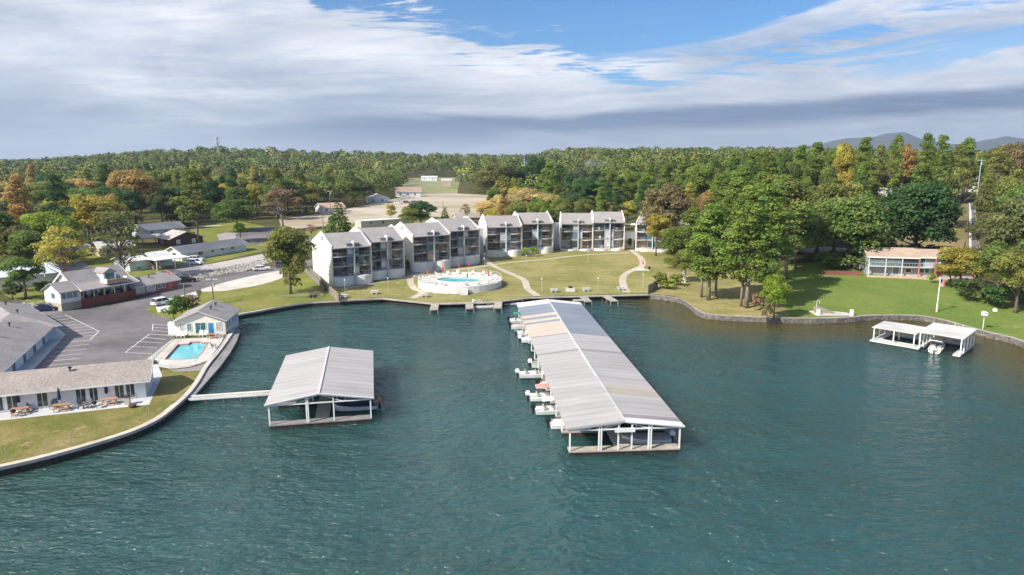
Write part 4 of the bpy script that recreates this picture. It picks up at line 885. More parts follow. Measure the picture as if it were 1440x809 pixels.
# ------------------------------------------------------------------ condominiums
def arc_poly(x0, x1, y, bulge, n=8):
    return [(x0+(x1-x0)*i/n, y-bulge*math.sin(math.pi*i/n)) for i in range(n+1)]
PANES = [M_teal, M_blind, M_blind, M_glass, M_tang, M_bluegl, M_blind, M_glass]
def condo_module(r, x0, y0, W_, D, zg, zb, zE, first, last, rnd):
    fl = (zE-zb)/3; zR = zE+2.85; rk = .42*D; X = lambda t: x0+W_*t
    def side(x, w=.30):
        mb = MB(); y = y0
        mb.slab_yz([(y-.1, zg-.8), (y+D, zg-.8), (y+D, zE+.25), (y+D/2, zR+.45), (y-.35, zE+.22), (y-.1, zE-.3)], x-w/2, x+w/2); o = mb.build('side_wall', M_cream, r); return o
    s = side(x0+(0 if first else .18))
    if first:
        mb = MB(); yc = y0+rk; mb.box(x0-.22, yc-.55, zR-1.7, x0-.151, yc+.55, zR-.6); mb.build('louvre', M_darkg, s)
    side(x0+W_-(0 if last else .18))
    xa, xb = x0+.171+(0 if first else .18), x0+W_-.171-(0 if last else .18)
    mb = MB(); k = (zR-zE)/rk; q = [(y0-.9, zE-.9*k*.5), (y0, zE), (y0+rk, zR), (y0+D-.1, zE-.3)]
    mb.slab_yz(q+[(p[0], p[1]-.22) for p in q[::-1]], xa, xb); mb.build('roof', mat('condo_roof', (.36, .335, .325), .9, .06, 1.0, col2=(.325, .30, .29), s2=.3), r)
    mb = MB(); mb.box(xa, y0+D-.3, zg-.5, xb, y0+D-.1, zE-.55); mb.build('back_wall', M_wallg, r)
    # recess wall and slabs inside
    yr = y0+2.3
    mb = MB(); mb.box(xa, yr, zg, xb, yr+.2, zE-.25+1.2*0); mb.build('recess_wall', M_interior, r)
    mb = MB(); 
    # bay
    b0, b1 = X(.37), X(.67)
    mb = MB(); mb.box(b0, y0-.15, zb-.1, b1, yr-.004, zE+.55); mb.box(b0-.15, y0-.35, zE+.55, b1+.15, yr+2.2, zE+.78); bay = mb.build('bay', M_darkg, r)
    xf = X(.535)
    for f in range(3):
        z0 = zb+fl*f
        for (p0, p1) in ((b0+.12, xf-.22), (xf+.22, b1-.12)):
            mb = MB(); mb.box(p0, y0-.20, z0+.55, p1, y0-.153, z0+fl-.22); mb.build('window', rnd.choice(PANES), bay)
    mb = MB(); mb.use(M_fin); mb.box(xf-.15, y0-.75, zg-.5, xf+.15, y0-.153, zE+.45); mb.use(M_white); mb.box(xf-.19, y0-.85, zE+.453, xf+.19, y0+.55, zE+1.25); mb.build('fin', parent=r)
    # base wall, two bowed halves
    if zb-zg > .4:
        mb = MB()
        for a, b, bl in ((xa, xf-.16, 1.1), (xf+.16, xb, 1.1)):
            poly = arc_poly(a, b, y0-.35, bl)+[(b, yr), (a, yr)]
            mb.prism(poly, zg-.8, zb-.12)
        mb.build('base_wall', M_wallg, r)
    # balconies
    for side_, a, b in (('l', xa, b0-.004), ('r', b1+.004, xb)):
        for f in range(3):
            z = zb+fl*f
            front = arc_poly(a, b, y0-.05, .75)
            mb = MB(); mb.prism(front+[(b, yr-.003), (a, yr-.003)], z-.12, z+.1); 
            bm_ = rnd.choice([mat('balcony_cream', (.62, .54, .48), .8, .08), mat('balcony_grey', (.36, .35, .37), .8, .1), mat('balcony_grey', (.26, .25, .27))])
            o = mb.build('balcony', bm_, r)
            mb = MB()
            for i in range(len(front)-1): mb.bar((*front[i], z+1.0), (*front[i+1], z+1.0), .06)
            for i in range(len(front)): mb.bar((*front[i], z+.1), (*front[i], z+1.0), .035)
            for i in range(len(front)-1):
                m1 = ((front[i][0]+front[i+1][0])/2, (front[i][1]+front[i+1][1])/2); mb.bar((*m1, z+.1), (*m1, z+1.0), .03)
            mb.build('railing', M_darkg, o)
            w = (b-a)/2-.25
            mb = MB(); mb.box(a+.2, yr-.08, z+.12, a+.2+w*1.7, yr-.004, z+fl-.4); mb.build('glass_door', rnd.choice([M_glass, M_glass, M_bluegl, M_blind, M_tang, M_tang]), r)
            # things people keep on the balcony
            for t in range(rnd.choice([0, 1, 2])):
                BALC.append((r, a+.5+rnd.random()*(b-a-1.2), y0+.1+rnd.random()*1.0, z+.1, rnd.randrange(4)))
BALC = []
def condo(label, O, rz, mods, zg, zb, zE, D, seed, zshift=.9):
    r = empty('condominium', (O[0], O[1], 0), rz, label, 'apartment block', 'stepped white and grey condominium blocks'); rnd = random.Random(seed)
    for i, (x, y, w) in enumerate(mods):
        condo_module(r, x, y, w, D, zg+(.2*i), zb+.15*i, zE+(.45 if i else 0), i == 0, i == len(mods)-1, rnd)
    return r
condo('leftmost condominium block, nearest the camera, beside the wooden fence and the big oak', (-44.0, 165.4), R(33), [(0, 0, 10.2), (10.2, 3.6, 10.4)], 1.3, 3.7, 11.0, 15.5, 3)
condo('second condominium block from the left, directly behind the round pool terrace', (-27.1, 185.6), R(33), [(0, 0, 11.6), (11.6, 3.8, 11.6)], 1.6, 4.3, 11.6, 15.5, 5)
condo('middle condominium block with two round green shrubs at its foot', (-7.9, 213.6), R(12), [(0, 0, 11.4), (11.4, 4.2, 11.2)], 1.8, 3.9, 11.5, 15, 8)
condo('fourth condominium block at the head of the wide lawn, square to the lake', (16.4, 227.8), R(-2), [(0, 0, 10.7), (10.7, .5, 10.4)], 2.0, 2.7, 11.3, 15, 12)
condo('last condominium block, mostly hidden by the tree with pinkish leaves', (41.5, 227.5), R(-22), [(0, 0, 10.5), (10.5, 1, 10.5)], 2.1, 2.9, 11.2, 15, 15)
lk = empty('link_bridge', (37.6, 230.5, 0), R(-6), 'pale blue covered stair bridge between the two right condominium blocks', 'bridge')
mb = MB(); mb.box(0, 2, 5.2, 4.4, 5, 7.9); mb.build('wall', M_bluew, lk); mb = MB(); mb.box(-.1, 1.6, 10.2, 4.5, 5.4, 10.5); mb.build('roof', M_white, lk)
mb = MB(); mb.box(0, 2.2, 7.903, .3, 4.8, 10.2); mb.box(4.1, 2.2, 7.903, 4.4, 4.8, 10.2); mb.build('post', M_cream, lk)
mb = MB(); mb.box(.6, 2.4, 1.8, 3.8, 4.6, 5.197); mb.build('stair_base', mat('balcony_cream', (.52, .46, .42)), lk)
# link stairs between blocks
for (x, y, rz_, w, lb) in ((-30.0, 184.5, R(33), 4.5, 'grey entrance stairs between the first and second condominium blocks'), (-10.5, 209.0, R(20), 3.5, 'grey entrance stairs between the second and middle condominium blocks'), (13.0, 226.5, R(5), 3.5, 'grey entrance stairs between the middle and fourth condominium blocks')):
    t = empty('entrance_stairs', (x, y, float(hz(x, y))), rz_, lb, 'stairs')
    mb = MB()
    for k in range(9): mb.box(0, k*.5, -.3, w*.55, k*.5+.5, .2+k*.2)
    mb.build('steps', M_dkgrey, t); mb = MB(); mb.box(-.1, 5, -.4, w, 6, 9.0); mb.build('link_wall', M_fin, t)
    mb = MB(); mb.bar((0, 0, 1.1), (0, 4.5, 2.9), .06); mb.bar((w*.55, 0, 1.1), (w*.55, 4.5, 2.9), .06); mb.build('handrail', M_darkg, t)
# balcony furniture
bc_mats = [mat('terracotta', (.42, .15, .10), .7), M_white, M_seat, mat('plant_green', (.05, .12, .03), .8)]
def condo_clutter():
    for r, x, y, z, k in BALC:
        mb = MB()
        if k == 3:
            mb.use(bc_mats[0]); mb.tube([(0, 0, 0), (0, 0, .35)], [.15, .2], 8); mb.use(bc_mats[3])
            for q in range(14):
                a = q*2.4; mb.bar((0, 0, .35), (.35*math.cos(a), .35*math.sin(a), .5+.3*random.random()), .06, .16)
            o = mb.build('potted_plant'); lb, ct = 'green potted plant on a condominium balcony', 'plant'
        else:
            m = bc_mats[k]; mb.use(m); mb.box(-.3, -.3, .35, .3, .3, .45); mb.box(-.3, .24, .45, .3, .3, 1.0)
            for sx in (-.26, .26):
                for sy in (-.26, .26): mb.box(sx-.03, sy-.03, 0, sx+.03, sy+.03, .35)
                mb.box(sx-.03, -.28, .6, sx+.03, .24, .66)
            o = mb.build('balcony_chair'); nm = ('terracotta red', 'white', 'beige')[k]; lb, ct = nm+' patio chair on a condominium balcony', 'chair'
        o.matrix_world = Matrix.Translation(r.location) @ Matrix.Rotation(r.rotation_euler.z, 4, 'Z') @ Matrix.Translation((x, y, z)) @ Matrix.Rotation(random.uniform(-.6, .6), 4, 'Z')
        tag(o, lb, ct, lb+' set')
condo_clutter()
# ------------------------------------------------------------------ trees
def leaf_mat(name, trans=0.5):
    m = bpy.data.materials.new(name); m.use_nodes = True; nt = m.node_tree; L = nt.links.new; b = nt.nodes['Principled BSDF']
    oi = nn(nt, 'ShaderNodeObjectInfo'); a = nn(nt, 'ShaderNodeAttribute', attribute_name='v'); a2 = nn(nt, 'ShaderNodeAttribute', attribute_name='h')
    hs = nn(nt, 'ShaderNodeHueSaturation')
    mr = nn(nt, 'ShaderNodeMapRange'); mr.inputs['To Min'].default_value = 0.45; mr.inputs['To Max'].default_value = 1.65; L(a.outputs['Fac'], mr.inputs['Value']); L(mr.outputs[0], hs.inputs['Value'])
    mh = nn(nt, 'ShaderNodeMapRange'); mh.inputs['To Min'].default_value = 0.475; mh.inputs['To Max'].default_value = 0.52; L(a2.outputs['Fac'], mh.inputs['Value']); L(mh.outputs[0], hs.inputs['Hue'])
    L(oi.outputs['Color'], hs.inputs['Color']); L(hs.outputs[0], b.inputs['Base Color'])
    b.inputs['Roughness'].default_value = 0.6; b.inputs['Specular IOR Level'].default_value = 0.25
    t = nn(nt, 'ShaderNodeBsdfTranslucent'); L(hs.outputs[0], t.inputs['Color']); mx = nn(nt, 'ShaderNodeMixShader'); mx.inputs[0].default_value = trans
    L(b.outputs[0], mx.inputs[1]); L(t.outputs[0], mx.inputs[2]); L(mx.outputs[0], nt.nodes['Material Output'].inputs['Surface'])
    return m
M_leaf = leaf_mat('leaves')
def quads_mesh(name, pos, nrm, size, v, h, m, aspect=1.0):
    n = len(pos); nrm = nrm/np.maximum(np.linalg.norm(nrm, axis=1, keepdims=True), 1e-6)
    t = rng.normal(size=(n, 3)); a = np.cross(nrm, t); a /= np.maximum(np.linalg.norm(a, axis=1, keepdims=True), 1e-6); b = np.cross(nrm, a)
    s = size[:, None]*0.5; V = np.stack([pos-a*s, pos-b*s*aspect*.8, pos+a*s, pos+b*s*aspect*.8], 1).reshape(-1, 3)
    me = bpy.data.meshes.new(name); me.vertices.add(4*n); me.vertices.foreach_set('co', V.ravel().astype(np.float32))
    me.loops.add(4*n); me.loops.foreach_set('vertex_index', np.arange(4*n, dtype=np.int32))
    me.polygons.add(n); me.polygons.foreach_set('loop_start', np.arange(0, 4*n, 4, dtype=np.int32)); me.update(calc_edges=True)
    for k, d in (('v', v), ('h', h)):
        q = me.attributes.new(k, 'FLOAT', 'FACE'); q.data.foreach_set('value', np.clip(d, 0, 1).astype(np.float32))
    me.materials.append(m); return me
def rand_dirs(n):
    d = rng.normal(size=(n, 3)); return d/np.linalg.norm(d, axis=1, keepdims=True)
def clumps(cs, rad, flat, per, lsize, up=0.25):
    P_, N_, S_, V_, H_ = [], [], [], [], []
    for c, r_ in zip(cs, rad):
        n = int(per*r_*r_); d = rand_dirs(n); d[:, 2] = np.where(d[:, 2] < -0.35, -d[:, 2], d[:, 2])
        k = rng.uniform(0.62, 1.06, n)[:, None]; p = c+d*k*np.array([r_, r_, r_*flat])
        P_.append(p); N_.append(d*0.9+rand_dirs(n)*0.75+np.array([0, 0, up])); S_.append(rng.uniform(.5, 1.5, n)*lsize)
        cv = rng.uniform(.25, .75); ch = rng.uniform(.2, .8); V_.append(cv+rng.normal(0, .16, n)); H_.append(ch+rng.normal(0, .22, n))
    return [np.concatenate(x) for x in (P_, N_, S_, V_, H_)]
def broad_crown(H, Wd, base, seed, n=44, lsize=.55, per=30):
    r = np.random.default_rng(seed); zc = (H+base)/2; rz = (H-base)/2; cs = []; rad = []
    lob = rand_dirs(6)
    for i in range(n):
        d = r.normal(size=3); d /= np.linalg.norm(d)
        if d[2] < -.55: d[2] *= -1
        k = r.uniform(.55, .92)*(1+.16*max(0, float((lob @ d).max())-.55)/.45-.10*r.random())
        cs.append(np.array([d[0]*Wd/2*k, d[1]*Wd/2*k, zc+d[2]*rz*k])); rad.append(r.uniform(.13, .21)*Wd)
    for i in range(n//5): cs.append(np.array([r.normal()*Wd*.12, r.normal()*Wd*.12, zc+r.normal()*rz*.35])); rad.append(.2*Wd)
    return cs, rad, .78, per, lsize
def trunk(H, base, r0, seed, limbs, bark, lean=0.0, top=.8):
    rr = random.Random(seed); mb = MB(); ax = [Vector((0, 0, -.6))]; n = 6
    for i in range(1, n+1): ax.append(Vector((rr.uniform(-.15, .15)*i*.5+lean*H*i/n, rr.uniform(-.15, .15)*i*.5, H*top*i/n)))
    mb.tube(ax, [r0*1.25]+[r0*(1-.8*i/n) for i in range(1, n+1)], 8)
    for c in limbs:
        t = max(.25, min(.9, (c[2]-H*.12)/(H*top)*.75)); k = int(t*n); p = ax[k].lerp(ax[min(k+1, n)], t*n-k)
        c = Vector(c); m = p.lerp(c, .5)+Vector((0, 0, -.25)); w = r0*(1-.75*t)*.55; mb.tube([p, m, p.lerp(c, .9)], [w, w*.6, w*.25], 5, cap=False)
    return mb
PROTO = {}
def proto(kind, key, cmesh, tmesh):
    PROTO.setdefault(kind, []).append((key, cmesh, tmesh))
def mkmesh(mb, m, name):
    o = mb.build(name, m, smooth=True); me = o.data; bpy.data.objects.remove(o); return me
for i in range(5):
    H, Wd, b = [(15, 11, 3.2), (15, 12.5, 2.6), (15, 9.5, 3.6), (15, 11, 2.2), (15, 13, 3.0)][i]
    cs, rad, fl, per, ls = broad_crown(H, Wd, b, 100+i, n=[44, 52, 38, 48, 56][i], lsize=.47, per=56)
    me = quads_mesh('crown', *clumps(cs, rad, fl, per, ls), M_leaf)
    proto('oak', i, me, mkmesh(trunk(H, b, .38, 100+i, [c for c in cs[::4]], M_bark), M_bark, 'trunk'))
for i in range(4):   # tall pines: bare trunk, layered tufts
    H = 22; r = np.random.default_rng(300+i); cs = []; rad = []; lo = [7, 5, 8, 6][i]
    z = lo
    while z < H-1:
        t = (z-lo)/(H-lo); Lb = 4.6*(1-t**1.8)*(.45+.55*min(1, t*4+.35)); k = r.integers(3, 5)
        for j in range(k):
            a = r.uniform(0, 6.28); q = r.uniform(.25, 1.0)*Lb; cs.append(np.array([math.cos(a)*q, math.sin(a)*q, z+r.uniform(-.4, .9)])); rad.append(r.uniform(1.2, 1.9))
        z += r.uniform(.75, 1.15)
    cs.append(np.array([0, 0, H-.8])); rad.append(1.3)
    me = quads_mesh('crown', *clumps(cs, rad, .60, 58, .41, .5), M_leaf)
    proto('pine', i, me, mkmesh(trunk(H, lo, .34, 300+i, cs[::3], M_barkg, top=.95), M_barkg, 'trunk'))
for i in range(2):   # dense cone tree
    H = 12; r = np.random.default_rng(500+i); cs = []; rad = []; z = 1.0
    while z < H-.5:
        t = z/H; Rr = 3.6*(1-t)**.8+.3; k = max(3, int(Rr*3.2))
        for j in range(k):
            a = j/k*6.28+r.uniform(0, .8); cs.append(np.array([math.cos(a)*Rr*.75, math.sin(a)*Rr*.75, z+r.uniform(-.3, .3)])); rad.append(r.uniform(.7, 1.1)*(.6+.6*(1-t)))
        z += .85
    me = quads_mesh('crown', *clumps(cs, rad, .6, 60, .45, .3), M_leaf); proto('cone', i, me, mkmesh(trunk(H, 1, .25, 500+i, cs[::9], M_bark, top=.95), M_bark, 'trunk'))
for i in range(3):   # shrub
    cs, rad, fl, per, ls = broad_crown(3.0, 3.6, .3, 700+i, n=16, lsize=.32, per=130); me = quads_mesh('crown', *clumps(cs, rad, .8, per, ls), M_leaf)
    proto('shrub', i, me, mkmesh(trunk(3, .3, .10, 700+i, cs[::4], M_bark, top=.6), M_bark, 'trunk'))
for i in range(2):   # sparse, see-through tree
    cs, rad, fl, per, ls = broad_crown(15, 10, 4, 800+i, n=26, lsize=.5, per=22); me = quads_mesh('crown', *clumps(cs, [q*.8 for q in rad], .7, 22, .5), M_leaf)
    proto('thin', i, me, mkmesh(trunk(15, 3, .34, 800+i, cs[:], M_barkg), M_barkg, 'trunk'))
for i in range(2):   # broad crown with foliage down to the ground
    cs, rad, fl, per, ls = broad_crown(15, 12, .2, 900+i, n=64, lsize=.47, per=56); cs += [np.array([4.2*math.cos(a), 4.2*math.sin(a), 1.6]) for a in np.linspace(0, 5.6, 8)]; rad += [1.8]*8
    proto('full', i, quads_mesh('crown', *clumps(cs, rad, .8, per, ls), M_leaf), mkmesh(trunk(15, .4, .4, 900+i, cs[::5], M_bark), M_bark, 'trunk'))
NOM = {'full': (15, 12), 'oak': (15, 11.5), 'pine': (22, 9.5), 'cone': (12, 7.5), 'shrub': (3, 3.8), 'thin': (15, 10)}
TINT = {'olive': (.125, .138, .036), 'green': (.085, .125, .032), 'deep': (.045, .088, .028), 'pineg': (.105, .150, .030), 'yellow': (.23, .21, .045), 'lime': (.16, .225, .03),
        'orange': (.25, .175, .065), 'rust': (.20, .125, .085), 'cream': (.33, .27, .12), 'brown': (.155, .128, .06), 'red': (.26, .09, .07), 'grey': (.26, .22, .17), 'dark': (.055, .078, .030), 'blue': (.065, .095, .050), 'dusk': (.105, .112, .042)}
CW = {'olive': 'olive', 'green': 'green', 'deep': 'deep green', 'pineg': 'fresh green', 'yellow': 'yellowing', 'lime': 'bright lime green', 'orange': 'orange brown', 'rust': 'reddish brown', 'cream': 'cream yellow', 'brown': 'brownish', 'red': 'red', 'grey': 'greyish', 'dark': 'dark green', 'blue': 'bluish green', 'dusk': 'dull green'}
KW = {'full': ('broadleaf_tree', 'full skirted tree', 'tree'), 'oak': ('broadleaf_tree', 'round-crowned tree', 'tree'), 'pine': ('pine_tree', 'pine', 'pine tree'), 'cone': ('conifer', 'cone shaped tree', 'tree'), 'shrub': ('shrub', 'shrub', 'shrub'), 'thin': ('broadleaf_tree', 'open-crowned tree', 'tree')}
NT = [0]; TREES = []
def tree(kind, loc, h, w, tint, label=None, group=None, variant=None, bark=None, lean=0):
    NT[0] += 1; k = NT[0] if variant is None else variant
    key, cm, tm = PROTO[kind][k % len(PROTO[kind])]; H, Wd = NOM[kind]; nm, word, cat = KW[kind]
    r = empty(nm, loc, random.uniform(0, 6.28), label or '%s %s' % (CW[tint], word), cat, group)
    if lean: r.rotation_euler = (0, lean, 0)
    c = [q*1.95 for q in TINT[tint]]; j = random.uniform(.88, 1.14)
    t = bpy.data.objects.new('trunk', tm); o = bpy.data.objects.new('crown', cm)
    for q in (t, o):
        COL.objects.link(q); q.parent = r; q.scale = (w/Wd, w/Wd, h/H)
    o.color = (c[0]*j*random.uniform(.93, 1.08), c[1]*j, c[2]*j, 1); TREES.append((loc[0], loc[1], w)); return r
def tp(kind, bx, by, top, wpx, tint, label, **kw):
    """tree whose foot is seen at (bx,by), whose top reaches row top, wpx wide"""
    g = G(bx, by); h = pxh(g, top); d = g.y*math.cos(PITCH)+(CAMH-g.z)*math.sin(PITCH); return tree(kind, g, h, wpx/FPX*d, tint, label, **kw)
# trees one can point at
tp('oak', 409, 413, 317, 66, 'olive', 'solitary full olive tree on the grass bank by the boat trailer', variant=3)
tp('thin', 172, 394, 290, 84, 'dusk', 'big dull green oak rising behind the red-porched house', variant=0)
tp('thin', 176, 396, 330, 62, 'dusk', 'lower leaning oak half covering the red-porched house roof', variant=1)
tp('pine', 279, 344, 240, 58, 'olive', 'tall bare-trunked tree between the brown brick house and the bungalow', variant=2)
tp('oak', 37, 421, 360, 62, 'green', 'small airy green tree left of the red-porched house', variant=2)
tp('shrub', 18, 421, 398, 34, 'dark', 'dark bush at the far left behind the parking wing')
tp('shrub', 62, 416, 396, 26, 'green', 'green bush at the left corner of the red-porched house')
tp('thin', 398, 325, 262, 58, 'rust', 'reddish brown autumn tree in front of the cleared ground', variant=0)
tp('oak', 334, 325, 282, 54, 'green', 'round green tree beside the purple driveway', variant=1)
tp('oak', 339, 338, 313, 19, 'lime', 'small bright lime tree on the driveway verge', variant=2)
tp('thin', 438, 336, 315, 20, 'rust', 'tiny reddish ornamental tree near the first condominium', variant=1)
tp('cone', 477, 334, 284, 42, 'green', 'dense dark conifer behind the first condominium roof')
tp('oak', 550, 316, 287, 18, 'yellow', 'small yellow tree beside the cream mobile home', variant=2)
tp('oak', 592, 321, 284, 42, 'deep', 'bushy deep green tree behind the second condominium', variant=0)
tp('oak', 580, 322, 290, 30, 'olive', 'olive bush tree just left of the deep green bushy one', variant=4)
tp('cone', 626, 318, 291, 17, 'green', 'small pointed green tree left of the brown roofed hut')
tp('thin', 655, 314, 286, 16, 'olive', 'thin small tree at the edge of the cleared ground')
for i, (x, y, t, w, c) in enumerate([(688,312,282,42,'cream'),(712,312,273,46,'cream'),(738,310,266,50,'cream'),(762,310,272,48,'cream'),(782,312,285,40,'yellow'),(700,322,292,38,'yellow')]):
    tp('oak', x, y, t, w, c, ['cream yellow autumn tree, first from the cleared ground', 'cream yellow autumn tree behind the gap of the second and middle blocks', 'tallest cream yellow autumn tree behind the middle block', 'cream yellow autumn tree over the right roof of the middle block', 'yellowing tree between the middle and fourth blocks', 'low yellow tree tucked behind the middle block ridge'][i])
tp('oak', 700, 288, 230, 58, 'dusk', 'large dull green oak at the right end of the cleared ground', variant=1)
tp('oak', 722, 286, 236, 46, 'deep', 'deep green oak beside the large dull oak of the cleared ground', variant=4)
for i, (x, y, t, w, c) in enumerate([(752,286,222,34,'deep'),(772,296,228,36,'pineg'),(800,300,246,40,'deep'),(822,304,250,40,'deep'),(846,306,252,36,'pineg'),(870,306,248,36,'green'),(888,300,238,34,'pineg'),(910,300,232,36,'pineg'),(786,290,232,40,'green'),(812,292,238,36,'blue'),(936,300,230,38,'pineg'),(958,300,228,36,'pineg'),(980,298,230,40,'pineg'),(836,290,240,34,'deep'),(860,290,242,34,'olive')]):
    tp('pine' if i % 3 else 'oak', x, y, t, w, c, None, group='dark evergreen belt behind the right condominium blocks')['label'] = '%s evergreen in the belt behind the right condominium blocks' % CW[c]
tp('oak', 858, 318, 286, 30, 'orange', 'orange brown tree peeping over the fourth condominium roof')
tp('oak', 882, 318, 282, 34, 'yellow', 'yellowing tree behind the pale blue link bridge')
tp('oak', 934, 354, 262, 66, 'brown', 'large tree with pinkish brown crown covering the last condominium block', variant=0)
tp('oak', 922, 360, 300, 40, 'yellow', 'yellow green tree in front of the last condominium block', variant=2)
tp('shrub', 739, 361, 348, 11, 'lime', 'left of the two round clipped shrubs by the middle block')
tp('shrub', 750, 361, 348, 11, 'lime', 'right of the two round clipped shrubs by the middle block')
for x, y, t, w, lb in ((575,381,366,12,'dark clipped shrub at the left corner of the second block'), (677,360,345,14,'dark clipped shrub at the left corner of the middle block'), (781,349,334,10,'dark clipped shrub at the left corner of the fourth block'), (877,349,333,8,'dark clipped shrub left of the link stair'), (886,350,335,8,'dark clipped shrub right of the link stair')):
    tp('shrub', x, y, t, w, 'dark', lb)
tp('oak', 76, 372, 300, 62, 'lime', 'yellow green tree glowing behind the garden shed', variant=1)
for x_, y_, h_ in ((-101, 88, 15), (-106, 102, 16), (-93, 74, 13)): tree('oak', at(x_, y_), h_, h_*.85, 'green', 'green tree standing beyond the left frame edge beside the motel roofs', 'trees beside the motel outside the frame')
for k_, x, y, t, w, c, lb in (('oak',192,320,241,60,'orange','orange brown tree standing highest in the left wood'),('oak',140,352,272,88,'yellow','broad yellow brown tree above the tan brick cottage'),('pine',152,302,231,46,'green','tall dark green pine left of the highest orange brown tree'),('oak',56,306,256,80,'olive','wide olive tree at the upper left of the wood'),('oak',112,290,251,54,'orange','pale orange tree between the olive tree and the dark pine'),('oak',14,352,284,86,'dusk','large dull green tree at the left edge above the garden'),('oak',232,300,238,60,'olive','olive tree right of the highest orange brown tree'),('oak',250,316,262,50,'deep','deep green tree behind the light blue house')):
    tp(k_, x, y, t, w, c, lb)
# wooded point
pt = [('pine',986,418,300,52,'pineg','pine with paired slim trunks on the wooded point'),('pine',996,422,286,78,'pineg','leaning pine nearest the water on the wooded point'),('pine',1006,417,292,52,'pineg','slim dark-trunked pine beside the leaning one'),
      ('pine',1049,433,262,92,'pineg','tallest twin-trunked pine at the tip of the wooded point'),('pine',1042,431,318,52,'olive','short pine snuggled against the tallest pine of the point'),('pine',1062,396,258,62,'pineg','pine behind the tallest pine of the point'),
      ('pine',1097,366,248,64,'pineg','pale-trunked pine at the back edge of the right lawn'),('pine',1079,358,246,58,'olive','slim pale-trunked pine left of the back edge one'),('pine',1066,356,240,54,'pineg','third pale-trunked pine behind the wooded point'),
      ('oak',947,378,318,44,'pineg','round green tree at the left edge of the wooded point'),('oak',962,396,350,30,'olive','small olive tree standing over a pale stump'),('thin',1012,372,300,50,'grey','greyish half-dead tree in the middle of the point'),
      ('oak',1088,447,388,32,'lime','bright lime sapling leaning over the stone sea wall'),('oak',1075,437,360,34,'green','green young tree behind the lime sapling'),('shrub',1062,437,412,16,'rust','reddish small shrub by the tallest pine'),('shrub',1078,449,424,20,'brown','brownish shrub drooping over the stone sea wall'),
      ('shrub',928,406,386,26,'olive','olive shrub at the end of the promenade'),('shrub',938,407,392,26,'lime','lime shrub beside the promenade end wall'),('shrub',952,402,386,24,'olive','olive shrub behind the lime one'),
      ('pine',1030,372,250,60,'pineg','pine filling the centre of the wooded point'),('pine',972,372,290,50,'pineg','pine at the left of the wooded point, behind the leaning one'),('pine',1010,350,244,58,'pineg','back row pine of the point, left'),('pine',1040,342,236,58,'pineg','back row pine of the point, middle'),
      ('pine',1078,412,258,84,'pineg','broad pine between the point and the right lawn'),('pine',1104,392,250,82,'olive','broad olive pine at the upper left corner of the right lawn'),('oak',1118,378,290,60,'green','broad green tree shading the upper lawn'),('oak',1110,352,262,64,'olive','olive tree behind the broad green one'),
      ('oak',1148,356,262,80,'olive','spreading oak with a black trunk above the right lawn'),('full',1192,376,272,88,'green','great full oak at the left corner of the lake house'),('oak',1212,372,300,60,'olive','olive oak leaning over the lake house deck'),('oak',1172,352,256,70,'olive','olive oak behind the great full oak'),
      ('full',1285,368,254,96,'deep','huge dense deep green tree behind the lake house'),('shrub',1175,380,366,18,'dark','dark round bush left of the wooden deck'),
      ('thin',1341,322,232,44,'olive','open olive tree on the dry slope by the road'),('thin',1326,326,240,42,'olive','second open olive tree on the dry slope'),('shrub',1333,338,318,28,'yellow','yellow bush on the dry slope'),('shrub',1240,350,334,36,'green','green bush by the dry slope path'),
      ('oak',1350,405,350,62,'yellow','yellow and orange tree covering the right end of the lake house'),('oak',1335,404,368,36,'yellow','yellow low tree before the lake house wall'),('shrub',1368,424,392,40,'dark','dark bush below the orange tree'),('shrub',1350,416,394,30,'deep','deep green bush beside the dark one'),('shrub',1309,398,384,12,'lime','round bright bush at the lake house door'),
      ('oak',1428,408,282,84,'dusk','massive brown-green oak at the right edge'),('oak',1428,440,350,70,'olive','low spreading olive tree at the right edge above the shore'),('oak',1420,352,250,62,'olive','tree behind the massive brown-green oak'),('oak',1438,360,262,70,'green','green tree at the right frame edge'),
      ('oak',1400,424,342,62,'green','green low-branched tree between the lawn and the massive oak'),('shrub',1388,428,400,38,'dark','dark shrub at the right end of the lawn, left of a pair'),('shrub',1410,434,402,42,'deep','deep green shrub at the right end of the lawn, right of a pair'),('oak',1462,430,330,80,'green','green tree just past the right frame edge')]
for k, x, y, t, w, c, lb in pt: tp(k, x, y, t, w, c, lb)
# dead pale branches
def dead_tree(bx, by, top, label, seed):
    g = G(bx, by); h = pxh(g, top); r = empty('dead_tree', g, 0, label, 'tree'); rr = random.Random(seed); mb = MB()
    ax = [Vector((0, 0, 0)), Vector((.3, 0, h*.35)), Vector((.1, .2, h*.65)), Vector((.5, 0, h))]; mb.tube(ax, [.28, .2, .13, .04], 6)
    for i in range(16):
        t = .35+.6*i/16; p = ax[1].lerp(ax[3], (t-.35)/.65); a = rr.uniform(0, 6.28); L_ = rr.uniform(2, 4.5)*(1.2-t)
        q = p+Vector((math.cos(a)*L_, math.sin(a)*L_, L_*.45)); mb.tube([p, p.lerp(q, .5)+Vector((0, 0, -.3)), q], [.10, .07, .03], 5)
        for s in range(2): e = q+Vector((rr.uniform(-1, 1), rr.uniform(-1, 1), rr.uniform(.2, 1))); mb.tube([p.lerp(q, .6), e], [.05, .02], 4)
    mb.build('trunk', M_barkw, r)
dead_tree(1012, 378, 308, 'bleached bare tree with crooked limbs among the pines of the point', 3)
dead_tree(1332, 318, 238, 'bleached leaning bare tree on the right hill', 5)
st = MB(); st.tube([(0, 0, -.3), (0, 0, 1.2), (.1, 0, 3.2)], [.75, .55, .5], 9); o = st.build('tree_stump', M_barkw, loc=G(961.5, 397)); tag(o, 'pale tall stump on the wooded point', 'stump')
